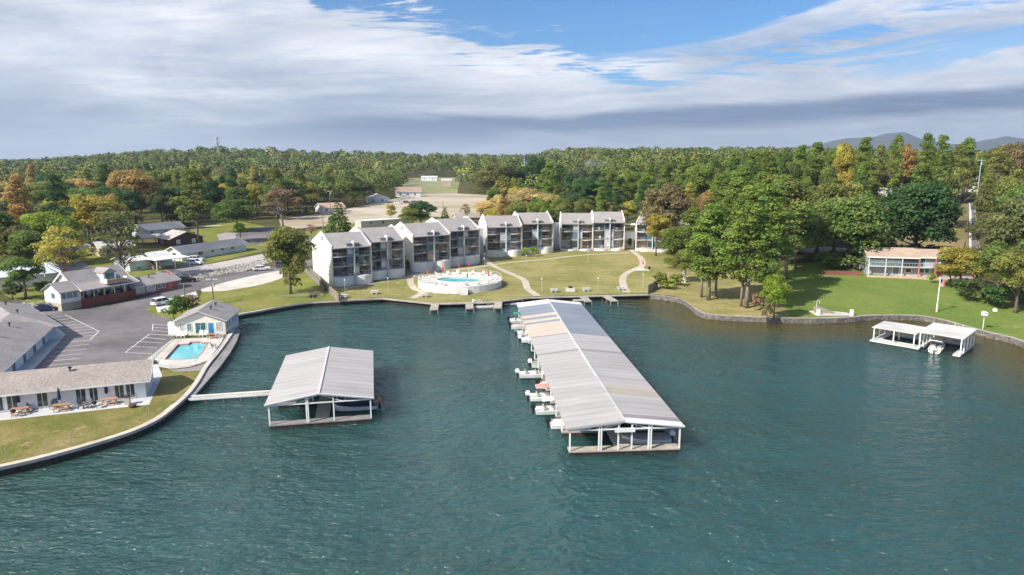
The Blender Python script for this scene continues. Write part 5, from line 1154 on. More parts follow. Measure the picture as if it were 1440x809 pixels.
# filling woods -----------------------------------------------------------
EXCL = [('z', p) for n, m, p in ZONES if n in ('parking_lot', 'street', 'driveway', 'road', 'pavement', 'lawn', 'gravel_yard', 'cleared_ground', 'rock_bank', 'field', 'patio', 'grass_verge', 'dry_slope')]
HOUSES = [(o.location.x, o.location.y) for o in bpy.data.objects if o.get('category') in ('house', 'warehouse', 'motel', 'mobile home', 'shed', 'office', 'apartment block', 'carport', 'pavilion')]
HB = []
for o in list(bpy.data.objects):
    if o.get('category') in ('house', 'warehouse', 'motel', 'mobile home', 'shed', 'office', 'apartment block', 'carport', 'pavilion'):
        M4 = Matrix.Translation(o.location) @ Matrix.Rotation(o.rotation_euler.z, 4, 'Z')
        pts_ = [M4 @ Vector(c) for ch in bpy.data.objects if ch.parent == o and ch.type == 'MESH' for c in ch.bound_box]
        if pts_:
            inv = M4.inverted(); l = [inv @ p for p in pts_]; HB.append((inv, min(p.x for p in l), max(p.x for p in l), min(p.y for p in l), max(p.y for p in l)))
def free(x, y, w, wood=False):
    if not (-1 < x/max(y, 1) < 1): return False
    ax_ = np.array([x]); ay_ = np.array([y])
    for _, p in EXCL:
        if in_poly(ax_, ay_, p)[0]: return False
    v = Vector((x, y, 0)); m = w*.42
    for inv, a, b, c, d in HB:
        q = inv @ v
        if a-m < q.x < b+m and c-m < q.y < d+m: return False
    for tx, ty, tw in TREES:
        if (tx-x)**2+(ty-y)**2 < (.36*(tw+w))**2: return False
    return True
def px_of(p):
    c, s = math.cos(PITCH), math.sin(PITCH); dz = p[2]-CAMH; f_ = p[1]*c-dz*s; u_ = p[1]*s+dz*c; return 720+FPX*p[0]/f_, 404.5-FPX*u_/f_
def fill(n, xr, yr, kinds, tints, hr, where, group, seed, cond=None):
    r = random.Random(seed); k = 0; tries = 0
    while k < n and tries < n*40:
        tries += 1; y = yr[0]+(yr[1]-yr[0])*r.random(); x = (xr[0]+(xr[1]-xr[0])*r.random())*y
        if cond and not cond(x, y): continue
        kind = r.choice(kinds); h = r.uniform(*hr)*(1.35 if kind == 'pine' else 1); w = h*(.78 if kind in ('oak', 'thin') else .40)
        if not free(x, y, w): continue
        if px_of((x, y, float(hz(x, y))))[0] < -60 or px_of((x, y, float(hz(x, y))))[0] > 1500: continue
        c = r.choice(tints); tree(kind, at(x, y), h, w, c, '%s %s %s' % (CW[c], KW[kind][1], where), group); k += 1
    return k
LT = ['olive', 'green', 'dark', 'dusk', 'green', 'olive', 'yellow', 'orange', 'dark', 'deep', 'green', 'cream']
a_ = fill(62, (-.80, -.44), (165, 430), ['oak', 'oak', 'oak', 'thin', 'pine'], LT, (14.5, 20), 'in the mixed wood on the left behind the houses', 'trees of the left wood', 21, lambda x, y: y > 180 and (y > 270 or x/y < -.62))
a2 = fill(14, (-.80, -.60), (150, 240), ['oak', 'oak', 'thin'], ['olive', 'green', 'dark', 'yellow', 'dusk'], (12, 16), 'around the garden shed at the left edge', 'trees around the garden shed', 22, lambda x, y: x/y < -.655 or y > 215)
b_ = fill(60, (-.48, -.12), (330, 470), ['oak', 'oak', 'oak', 'pine'], ['olive', 'green', 'dusk', 'green', 'yellow', 'dark', 'deep'], (13.5, 18.5), 'in the wood behind the cleared ground', 'trees behind the cleared ground', 23, lambda x, y: y > 440 or x/y < -.20)
c_ = fill(52, (-.04, .34), (262, 440), ['pine', 'pine', 'oak', 'oak'], ['pineg', 'deep', 'pineg', 'green', 'yellow', 'olive', 'orange'], (10, 14), 'in the wood behind the condominium blocks', 'trees behind the condominium blocks', 24)
d_ = fill(96, (.28, .80), (185, 400), ['pine', 'pine', 'pine', 'oak', 'oak'], ['pineg', 'olive', 'pineg', 'pineg', 'olive', 'green', 'dusk'], (13.5, 17.5), 'on the wooded rise at the right', 'trees on the right rise', 25)
# skyline pines of the right hill
for x, t, w, c in ((1118,206,34,'pineg'),(1140,200,36,'pineg'),(1163,208,30,'pineg'),(1178,204,26,'yellow'),(1205,195,38,'pineg'),(1228,204,30,'olive'),(1250,189,30,'pineg'),(1262,206,34,'orange'),(1290,190,34,'pineg'),(1312,190,34,'pineg'),(1347,193,36,'pineg'),(1334,204,28,'olive'),(1392,208,36,'olive'),(1412,204,40,'brown'),(1434,202,36,'rust'),(1428,212,32,'red'),(1072,214,34,'pineg'),(1052,212,36,'pineg'),(1094,216,32,'green')):
    D = random.uniform(255, 310); X = (x-720)/FPX*D/math.cos(PITCH)*.985; g = at(X, D); tree('pine' if c in ('pineg', 'olive') else 'oak', g, pxh(g, t), w/FPX*D, c, '%s crown reaching the skyline of the right hill' % CW[c], 'skyline trees of the right hill')
print('filled', a_, a2, b_, c_, d_, NT[0])
# hedge shrub beyond: woods out to the horizon as one mass -----------------------
def distant_woods():
    crown = []; r = np.random.default_rng(5)
    def scatter(y0, y1, sp, n_leaf, ls, H):
        y = y0; C_ = []
        while y < y1:
            nx = int(1.96*y/sp); xs = (np.linspace(-.98, .98, nx)*y)+r.uniform(-.45, .45, nx)*sp
            for x in xs: C_.append((x, y+r.uniform(-.5, .5)*sp))
            y += sp*.95
        C_ = np.array(C_); keep = np.ones(len(C_), bool)
        for _, p in EXCL: keep &= ~in_poly(C_[:, 0], C_[:, 1], p)
        for inv, a, b, c, d in HB:
            l = np.array([[*(inv @ Vector((q[0], q[1], 0))).xy] for q in C_]) if False else None
            M3 = np.array(inv)[:2, :2]; t_ = np.array([inv[0][3], inv[1][3]]); l = C_ @ M3.T+t_
            keep &= ~((l[:, 0] > a-5) & (l[:, 0] < b+5) & (l[:, 1] > c-5) & (l[:, 1] < d+5))
            keep &= ~((l[:, 0] > a-3) & (l[:, 0] < b+3) & (l[:, 1] > c-60) & (l[:, 1] < d+3) & (r.random(len(C_)) < .7)) if a < 0 and C_[:, 1].min() > 380 and inv.inverted()[1][3] > 500 else keep
        # open view over the field
        az = C_[:, 0]/C_[:, 1]; keep &= ~((az > -.155) & (az < -.075) & (C_[:, 1] > 520) & (C_[:, 1] < 860) & (r.random(len(C_)) < .86))
        C_ = C_[keep]; T_ = np.array(TREES); 
        if y0 < 500:
            dd = np.full(len(C_), 99.)
            for q in T_: dd = np.minimum(dd, np.hypot(C_[:, 0]-q[0], C_[:, 1]-q[1]))
            C_ = C_[dd > sp*.62]
        n = len(C_); hgt = r.uniform(.62, 1.25, n)*H; rad = hgt*r.uniform(.30, .52, n); z0 = hz(C_[:, 0], C_[:, 1])
        # hue patches
        pt_ = .5+.5*np.sin(C_[:, 0]*.013+1.3*np.sin(C_[:, 1]*.009))*np.cos(C_[:, 1]*.011)
        pal = np.array([TINT[k] for k in ('green', 'olive', 'pineg', 'dusk', 'dark', 'deep', 'yellow', 'orange', 'rust', 'cream', 'brown')])
        pr_ = np.array([.19, .20, .14, .17, .10, .06, .05, .03, .015, .02, .035]); ci = r.choice(len(pal), n, p=pr_/pr_.sum())
        k_ = (.25+.75*pt_*r.random(n))[:, None]; col = (pal[ci]*k_+pal[:4].mean(0)*(1-k_))*1.5*r.uniform(.55, 1.25, (n, 1))
        d = r.normal(size=(n, n_leaf, 3)); d /= np.linalg.norm(d, axis=2, keepdims=True); d[..., 2] = np.where(d[..., 2] < -.2, -d[..., 2], d[..., 2])
        k = r.uniform(.78, 1.02, (n, n_leaf, 1))*(1+.13*np.sin(d[..., :1]*7+r.uniform(0, 6, (n, 1, 1)))*np.cos(d[..., 1:2]*6))
        base = np.stack([C_[:, 0], C_[:, 1], z0+hgt*.58], 1)[:, None, :]; R3 = np.stack([rad, rad, hgt*.42], 1)[:, None, :]
        p = base+d*k*R3; nr = d*.9+r.normal(size=d.shape)*.35
        crown.append((p.reshape(-1, 3), nr.reshape(-1, 3), np.full(n*n_leaf, ls)*r.uniform(.7, 1.3, n*n_leaf), np.repeat(col, n_leaf, 0)*r.uniform(.72, 1.3, (n*n_leaf, 1)))); return n
    n = scatter(392, 640, 12, 250, 1.15, 16.5)+scatter(640, 1150, 18, 160, 1.9, 19)+scatter(1150, 2300, 30, 100, 3.4, 21)+scatter(2300, 5200, 60, 40, 8.5, 20)+scatter(5200, 9000, 140, 30, 20, 26)
    pos, nr, s, col = [np.concatenate([c[i] for c in crown]) for i in range(4)]
    m = bpy.data.materials.new('distant_leaves'); m.use_nodes = True; nt = m.node_tree; b = nt.nodes['Principled BSDF']; b.inputs['Roughness'].default_value = .8; b.inputs['Specular IOR Level'].default_value = .1
    a = nn(nt, 'ShaderNodeAttribute', attribute_name='tint'); nt.links.new(a.outputs['Color'], b.inputs['Base Color'])
    me = quads_mesh('distant_woods', pos, nr, s, s*0, s*0, m, 1.2)
    q = me.attributes.new('tint', 'FLOAT_COLOR', 'FACE'); q.data.foreach_set('color', np.concatenate([col, np.ones((len(col), 1))], 1).astype(np.float32).ravel())
    o = bpy.data.objects.new('distant_woods', me); COL.objects.link(o); tag(o, 'autumn woods reaching from behind the houses to the skyline', 'woods', kind='stuff'); print('woods', n, len(pos))
distant_woods()
# ------------------------------------------------------------------ pools
def holed_sheet(poly, hole, z, name, m, parent=None, org=Vector((0, 0))):
    pts = [xy(p)-org for p in poly]+[xy(p)-org for p in hole]; n = len(poly); k = len(hole)
    ed = [(i, (i+1) % n) for i in range(n)]+[(n+i, n+(i+1) % k) for i in range(k)]
    vs, es, fs, *_ = delaunay_2d_cdt(pts, ed, [], 0, 1e-4); hp = [tuple(xy(p)-org) for p in hole]; pp = [tuple(xy(p)-org) for p in poly]
    F = []
    for f in fs:
        c = sum((vs[i] for i in f), Vector((0, 0)))/len(f); a = (np.array([c.x]), np.array([c.y]))
        if in_poly(*a, pp)[0] and not in_poly(*a, hp)[0]: F.append(tuple(f))
    mb = MB(); mb.add([(v.x, v.y, z) for v in vs], F); return mb.build(name, m, parent)
def pool_parts(r, hole, zt, org, depth=.25, cw=.25, cop=None):
    h = [xy(p)-org for p in hole]; o2 = offset(h+[h[0], h[1]], -cw)[1:-1] if True else h
    n = len(h); c = sum(h, Vector((0, 0)))/n; out = [p+(p-c).normalized()*cw for p in h]
    mb = MB()
    for i in range(n):
        j = (i+1) % n; mb.face([(*h[i], zt+.04), (*h[j], zt+.04), (*out[j], zt+.04), (*out[i], zt+.04)]); mb.face([(*h[i], zt+.04), (*h[j], zt+.04), (*h[j], zt-depth-.3), (*h[i], zt-depth-.3)]); mb.face([(*out[i], zt-.02), (*out[j], zt-.02), (*out[j], zt+.04), (*out[i], zt+.04)])
    mb.build('coping', cop or M_poolc, r); mb = MB(); mb.face([(*p, zt-depth) for p in h]); mb.build('pool_water', M_poolw, r)
pr1 = POOL1; o1 = xy(pr1[0]); r = empty('swimming_pool', (o1.x, o1.y, 0), 0, 'rectangular turquoise pool with red coping in front of the cream pool house', 'swimming pool'); pool_parts(r, pr1, 1.0, o1)
# low fence round the rectangular pool
def fence_line(name, label, pts, h, step, m, cat='fence', rails=(1.0,), pw=.05, z=None, group=None):
    o = xy(pts[0]); r = empty(name, (*o, 0), 0, label, cat, group); mb = MB(); pm = MB(); P2 = [xy(p)-o for p in pts]
    zz = lambda q: z if z is not None else float(hz(q.x+o.x, q.y+o.y))
    for a, b in zip(P2[:-1], P2[1:]):
        for f in rails: mb.bar((*a, zz(a)+h*f), (*b, zz(b)+h*f), pw*.8)
        k = max(1, int((b-a).length/step))
        for i in range(k): q = a.lerp(b, i/k); pm.bar((*q, zz(q)), (*q, zz(q)+h), pw)
    mb.build('rail', m, r); pm.build('fence_posts', m, r); return r
fp = GL((244,478),(226,494),(209,511)); fence_line('pool_fence', 'thin dark fence between the parking bays and the pool deck', fp, 1.15, 1.1, M_darkg, rails=(.08, 1.0))
fp = GL((212,514),(238,518),(266,515),(284,510),(294,505),(304,491),(315,475)); fence_line('pool_fence', 'thin white fence along the curved lake side of the pool deck', fp, 1.1, 1.0, M_white, rails=(.08, .5, 1.0))
def armchair(m1, name, label, loc, rz, group=None, s=1.0):
    r = empty(name, loc, rz, label, 'chair', group, s)
    mb = MB(); mb.box(-.3, -.3, .36, .3, .3, .44); mb.build('seat', m1, r)
    mb = MB(); mb.add([(-.3, .28, .44), (.3, .28, .44), (.3, .42, 1.0), (-.3, .42, 1.0), (-.3, .34, .44), (.3, .34, .44), (.3, .48, 1.0), (-.3, .48, 1.0)], [(0,1,2,3),(7,6,5,4),(0,4,5,1),(1,5,6,2),(2,6,7,3),(3,7,4,0)]); mb.build('backrest', m1, r)
    for x in (-.27, .27):
        for y in (-.27, .27): mb = MB(); mb.box(x-.025, y-.025, 0, x+.025, y+.025, .36); mb.build('leg', m1, r)
        mb = MB(); mb.box(x-.03, -.3, .62, x+.03, .32, .66); mb.bar((x, -.28, .44), (x, -.28, .62), .03); mb.build('armrest', m1, r)
    return r
def closed_umbrella(label, loc, m, h=2.6, group=None, base=True):
    r = empty('parasol', loc, 0, label, 'parasol', group)
    mb = MB(); mb.tube([(0, 0, 0), (0, 0, h)], .03, 6); mb.build('pole', M_white, r)
    if base: mb = MB(); mb.tube([(0, 0, 0), (0, 0, .1)], .3, 10); mb.build('base', M_conc, r)
    mb = MB(); mb.tube([(0, 0, h*.42), (0, 0, h*.5), (0, 0, h*.8), (0, 0, h+.06)], [.16, .20, .14, .03], 8); mb.build('folded_canopy', m, r); return r
# round terrace
def terrace():
    c = Vector((-12.9, 167.2)); zt = 2.75; rx, ry = 10.4, 10.6; N = 48
    circ = [Vector((math.cos(2*math.pi*i/N)*rx, math.sin(2*math.pi*i/N)*ry)) for i in range(N)]
    kid = [Vector(((5.4+.35*math.cos(2*a))*math.cos(a), (2.5-.55*math.cos(2*a)*0-.55*math.exp(-(math.cos(a)*2.2)**2)*(1 if math.sin(a) > 0 else .3))*math.sin(a)+.2)) for a in [2*math.pi*i/32 for i in range(32)]]; kid = [Vector((p.x, p.y*1.5)) for p in kid]
    r = empty('pool_terrace', (c.x, c.y, 0), 0, 'round raised white pool terrace with a kidney pool in front of the second condominium block', 'terrace')
    mb = MB(); inn = [p*.985 for p in circ]
    for i in range(N):
        j = (i+1) % N; a, b, ai, bi = circ[i], circ[j], inn[i], inn[j]
        mb.face([(*a, .6), (*b, .6), (*b, zt+.12), (*a, zt+.12)]); mb.face([(*a, zt+.12), (*b, zt+.12), (*bi, zt+.12), (*ai, zt+.12)]); mb.face([(*bi, zt-.1), (*ai, zt-.1), (*ai, zt+.12), (*bi, zt+.12)])
    mb.build('round_wall', M_white, r)
    holed_sheet([p*.9849 for p in circ], kid, zt, 'deck', mat('terrace_concrete', (.70, .64, .57), .85, .05, 1.0, col2=(.64, .58, .52), s2=.3), r)
    pool_parts(r, kid, zt, Vector((0, 0)), depth=.2, cw=.3, cop=M_concw)
    mb = MB(); ra = [p*.99 for p in circ]
    for i in range(N):
        a, b = ra[i], ra[(i+1) % N]
        for z in (zt+.35, zt+1.1): mb.bar((*a, z), (*b, z), .045)
        mb.bar((*a, zt+.12), (*a, zt+1.1), .05)
        for t in (.33, .66): q = a.lerp(b, t); mb.bar((*q, zt+.35), (*q, zt+1.1), .018)
    mb.build('railing', M_fin, r)
    mb = MB()
    for k in range(6): mb.box(.9, -ry-2.1+k*.35, .8, 2.7, -ry+.05, 1.2+.27*(k)) if k < 6 else None
    mb.build('steps', M_concw, r)
    return c, zt, kid
TC, TZ, KID = terrace()
for (x, y), w in zip([(602,390),(622.8,384),(660,378.5),(657.4,394),(687,391.5),(646,380)], ['left edge of the round terrace', 'left rear of the round terrace', 'rear of the round terrace', 'front rim of the round terrace', 'right side of the round terrace', 'rear centre of the round terrace']):
    p = P(x, y+2, TZ); closed_umbrella('folded red parasol at the '+w, (p.x, p.y, TZ), M_red, 2.4)
def lounger():
    r = empty('sun_lounger', (0, 0, -50), 0, 'white sun lounger by the kidney pool of the round terrace', 'sun lounger', 'white loungers on the round terrace')
    mb = MB(); mb.box(-.32, -.9, .3, .32, .45, .38); mb.build('seat', M_white, r)
    mb = MB(); mb.add([(-.32, .45, .3), (.32, .45, .3), (.32, 1.0, .78), (-.32, 1.0, .78), (-.32, .45, .38), (.32, .45, .38), (.32, .96, .84), (-.32, .96, .84)], [(0,3,2,1),(4,5,6,7),(0,1,5,4),(1,2,6,5),(2,3,7,6),(3,0,4,7)]); mb.build('backrest', M_white, r)
    for x in (-.28, .28):
        for y in (-.8, .4): mb = MB(); mb.box(x-.03, y-.03, 0, x+.03, y+.03, .3); mb.build('leg', M_white, r)
    return r
lg = lounger(); freeze(lg); rnd = random.Random(4); first = True
for i in range(19):
    a = 2*math.pi*i/19+rnd.uniform(-.05, .05)
    if abs(a-4.75) < .2: continue
    rr = rnd.uniform(8.3, 9.2); o = lg if first else copy_tree(lg); first = False
    o.location = (TC.x+rr*math.cos(a), TC.y+rr*math.sin(a), TZ+.01); o.rotation_euler = (0, 0, a-math.pi/2+rnd.uniform(-.3, .3))
# pool deck furniture
for x, y, m, rz_, lb in ((252,474.5,M_white,.1,'white chair, first in the row under the pool house windows'),(259,474.6,M_white,-.2,'white chair, second in the row under the pool house windows'),(283,473.6,M_white,.2,'white chair below the teal sliding doors of the pool house'),(289,473.5,M_white,0,'white chair right of the teal sliding doors'),(306,476,M_white,.4,'white chair at the right end of the pool house wall'),(301,490,M_black,2.2,'black chair at the lake side of the pool deck')):
    armchair(m, 'deck_chair', lb, G(x, y), rz_, s=1.1)
for (x, y), lb in (((300,474.5), 'orange wooden picnic table outside the blue door of the pool house'),):
    pass
def picnic(label, loc, rz, m=M_warm, group=None):
    r = empty('picnic_table', loc, rz, label, 'picnic table', group)
    mb = MB()
    for k in range(5): mb.box(-.95, -.4+k*.163, .72, .95, -.4+k*.163+.145, .77)
    mb.build('table_top', m, r)
    for y in (-.85, .6):
        mb = MB(); mb.box(-.95, y, .42, .95, y+.26, .46); mb.build('bench', m, r)
    for x in (-.7, .7):
        mb = MB(); mb.bar((x, -.28, .72), (x, -.72, 0), .09); mb.bar((x, .28, .72), (x, .72, 0), .09); mb.bar((x, -.8, .38), (x, .8, .38), .06, .1); mb.build('leg', m, r)
    return r
picnic('orange wooden picnic table outside the blue door of the pool house', G(300, 475.5), .1)
for (x, y), (ux_, uy_), lb in (((28.8,582),(27.5,576), 'leftmost'), ((87,577),(85,572), 'middle'), ((154,568.5),(151,563), 'rightmost')):
    picnic('orange wooden picnic table, %s of three on the white lakeside patio' % lb, G(x, y), ANGA)
    q = G(ux_, uy_+2); closed_umbrella('folded navy parasol standing behind the %s patio picnic table' % lb, q, M_navy, 2.7)
gp = mat('grey_wicker', (.16, .16, .17), .8, .1)
for x, y, rz_, lb in ((42.7,577,.3,'grey patio chair between the leftmost and middle picnic tables'),(75,574,-.2,'grey patio chair just left of the middle picnic table'),(114,575,.4,'grey patio chair, left of a pair on the centre of the patio'),(123.4,574,-.4,'grey patio chair, right of a pair on the centre of the patio'),(146,562,.1,'grey patio chair, left behind the rightmost picnic table'),(158,560,-.1,'grey patio chair, right behind the rightmost picnic table'),(181,559,.3,'grey patio chair by the last glass doors'),(189,559.5,.0,'pale patio chair at the right end of the patio'),(37,573,.1,'dark patio chair by the leftmost navy parasol')):
    armchair(gp if 'pale' not in lb else M_seat, 'patio_chair', lb, G(x, y), ANGA+rz_, s=1.1)
def prop(name, label, cat, loc, rz, fn, m=None):
    mb = MB(); fn(mb); o = mb.build(name, m, loc=loc); o.rotation_euler = (0, 0, rz); return tag(o, label, cat)
def grill(label, loc, rz=0):
    r = empty('grill', loc, rz, label, 'grill'); mb = MB(); mb.tube([(0, 0, .6), (0, 0, .75), (0, 0, .95), (0, 0, 1.05)], [.15, .3, .28, .05], 10); mb.build('kettle', M_black, r)
    for k in range(3): a = k*2.1; mb = MB(); mb.bar((.1*math.cos(a), .1*math.sin(a), .62), (.3*math.cos(a), .3*math.sin(a), 0), .035); mb.build('leg', M_black, r)
grill('black kettle grill on the patio right of the middle picnic table', G(133.6, 575)); grill('black kettle grill at the patio edge by the leftmost picnic table', G(19.5, 587))
r = empty('trash_bin', G(179.6, 569), .2, 'tan square litter bin between the picnic table and the end of the patio', 'bin'); mb = MB(); mb.prism([(-.3,-.3),(.3,-.3),(.3,.3),(-.3,.3)], 0, 1.0); mb.build('body', M_seat, r); mb = MB(); mb.prism([(-.34,-.34),(.34,-.34),(.34,.34),(-.34,.34)], 1.003, 1.12); mb.prism([(-.2,-.2),(.2,-.2),(.2,.2),(-.2,.2)], 1.123, 1.3); mb.build('lid', M_brickb, r)
prop('fire_bowl', 'dark round fire bowl on the grass beside the patio corner', 'fire bowl', G(186.5, 573), 0, lambda m_: m_.tube([(0,0,0),(0,0,.25),(0,0,.38)], [.25,.5,.45], 12), M_brickb)
# ------------------------------------------------------------------ parking lines
mb = MB()
def line(a, b, w=.16):
    a = xy(P(*a, 1.0)); b = xy(P(*b, 1.0)); d = (b-a).normalized(); s = Vector((-d.y, d.x))*w/2
    mb.face([(*(a-s), 1.008), (*(b-s), 1.008), (*(b+s), 1.008), (*(a+s), 1.008)])
def lerp2(a, b, t): return (a[0]+(b[0]-a[0])*t, a[1]+(b[1]-a[1])*t)
line((71,432.5), (140,466.5), .14)
for k in range(1, 10):
    e = lerp2((73,433), (140,466.5), k/9); line((e[0]-26-k*2.2, e[1]+3.2+.15*k), (e[0]-.8, e[1]), .16)
for k in range(0, 8):
    e = lerp2((134,471.5), (104,517), k/7); line((e[0]-48, e[1]+4.5), e, .16)
line((138,467.5), (127,477), .16)
for a, b in (((214.9,455.8),(246.9,458.5)),((215.6,460.6),(247.5,462.6)),((214.3,464.6),(242,467.4)),((210.2,470),(243.5,472)),((205.4,474.8),(232.6,477.6)),((192,480.5),(227,482.3)),((184,487),(221,489)),((176,496),(213.6,497.5)),((214.9,455.8),(214.3,464.6)),((210.2,470),(176,496))): line(a, b, .16)
o = mb.build('parking_markings', M_line, fix=False); o['kind'] = 'structure'
# rocks
def rocks():
    poly = [tuple(p) for p in GL((246,388.5),(262,386),(279,382.6),(300,379.6),(350,370),(386,363.2),(389,366),(345,381),(300,388),(257,395),(248,392))]
    xs = [p[0] for p in poly]; ys = [p[1] for p in poly]; mb = MB(); n = 0
    while n < 1100:
        x, y = random.uniform(min(xs), max(xs)), random.uniform(min(ys), max(ys))
        if not in_poly(np.array([x]), np.array([y]), poly)[0]: continue
        s = random.uniform(.18, .6); z = float(hz(x, y)); c = Vector((x, y, z+s*.15)); d = [c+Vector(v)*s*random.uniform(.75, 1.2) for v in ((1,0,0),(0,1,0),(-1,0,0),(0,-1,0),(0,0,.7),(0,0,-.5))]
        mb.add(d, [(0,1,4),(1,2,4),(2,3,4),(3,0,4),(1,0,5),(2,1,5),(3,2,5),(0,3,5)]); n += 1
    tag(mb.build('rock_bank_stones', M_rock, fix=False), 'loose pale riprap stones on the bank between the two streets', kind='stuff')
rocks()
# ------------------------------------------------------------------ cars
def car(label, loc, rz, col, kind='suv', cat='car'):
    m = mat('car_paint_'+'%.2f_%.2f_%.2f' % col, col, .3, .02, spec=.6); r = empty('parked_car', loc, rz, label, cat)
    L_, w = (4.6, .92); H1, H2 = (.95, 1.62) if kind == 'suv' else (.85, 1.42)
    prof = [(-2.3, .35), (-2.3, .75), (-2.2, H1-.02), (-1.2, H1+.05), (1.6, H1+.04), (2.22, H1-.03), (2.3, .7), (2.3, .35)]
    rings = []
    for y, k in ((-w, .93), (-w*.97, 1), (w*.97, 1), (w, .93)): rings.append([(x*k, y, .35+(z-.35)*k) for x, z in prof])
    mb = MB(); mb.loft(rings); mb.build('body', m, r)
    cab = [(-1.15, H1+.02), (-.45, H2), (1.75 if kind == 'suv' else 1.2, H2-.02), (2.15 if kind == 'suv' else 1.95, H1+.02)]
    mb = MB(); mb.loft([[(x, y*s, z) for x, z in cab for s in [1]] for y, s in ((-w*.86, 1), (w*.86, 1))]); mb.build('window', M_glass, r)
    mb = MB(); a, b = cab[1][0], cab[2][0]; mb.prism([(a-.05, -w*.82), (b+.06, -w*.82), (b+.06, w*.82), (a-.05, w*.82)], H2-.015, H2+.04)
    for x0, x1 in ((cab[0][0], a), (b, cab[3][0]), ((a+b)/2, (a+b)/2)):
        for y in (-w*.87, w*.87): mb.bar((x0, y, H1), (x1, y*.96, H2), .08)
    mb.build('roof', m, r)
    for x in (-1.45, 1.4):
        for y in (-w+.08, w-.08):
            mb = MB(); mb.use(M_tyre); mb.tube([(x, y-.11, .33), (x, y+.11, .33)], .33, 14); mb.use(M_metal); mb.tube([(x, y-.12, .33), (x, y+.12, .33)], .18, 8); mb.build('wheel', parent=r)
    for y in (-.68, .68):
        mb = MB(); mb.box(-2.31, y-.17, .66, -2.26, y+.17, .82); mb.build('headlight', M_blind, r); mb = MB(); mb.box(2.26, y-.15, .7, 2.31, y+.15, .88); mb.build('taillight', M_red, r)
    return r
car('white suv parked alone on the white concrete apron', G(229, 428.5), R(-118), (.78, .78, .78))
car('black suv on the street right of the low grey roofed office', G(262, 397), R(205), (.012, .015, .03))
car('silver car parked inside the white carport', G(231, 372.5), R(-40), (.42, .44, .46))
car('white suv at the bungalow, the farther of the two beside the long porch', G(276, 367.5), R(175), (.78, .78, .78)); car('white pickup like suv nearest the street before the bungalow', G(274.5, 372), R(170), (.74, .76, .78))
car('white car on the street left of the big solitary tree', G(368, 380.5), R(205), (.78, .78, .78), 'sedan'); car('grey pickup behind the solitary tree on the street', G(398, 375.5), R(205), (.10, .11, .12))
car('dark blue car by the debris heap at the corner of the parking wing', G(66, 437), R(200), (.02, .03, .10), 'sedan')
car('white car in the shade behind the spreading oak', G(1118, 352), R(10), (.78, .78, .78)); car('pale van on the driveway in front of the brown brick house wood', G(252, 322), R(20), (.6, .6, .6))
for i, (x, y, c) in enumerate(((560,287,(.7,.7,.7)),(572,286,(.15,.02,.02)),(583,286,(.05,.06,.09)))):
    car(('white', 'dark red', 'dark grey')[i]+' car parked beside the rust roofed house', G(x, y), R(160), c)
# debris heap
mb = MB()
for i in range(46):
    a = Vector((random.uniform(-2.6, 2.6), random.uniform(-1.6, 1.6), random.uniform(.05, .9))); d = Vector((random.uniform(-1, 1), random.uniform(-1, 1), random.uniform(-.25, .25))); mb.bar(a, a+d*1.1, .10, .05)
tag(mb.build('lumber_heap', M_barkw, loc=G(48, 430)), 'messy heap of pale boards and pipes left of the red-porched house', 'lumber heap', kind=None)
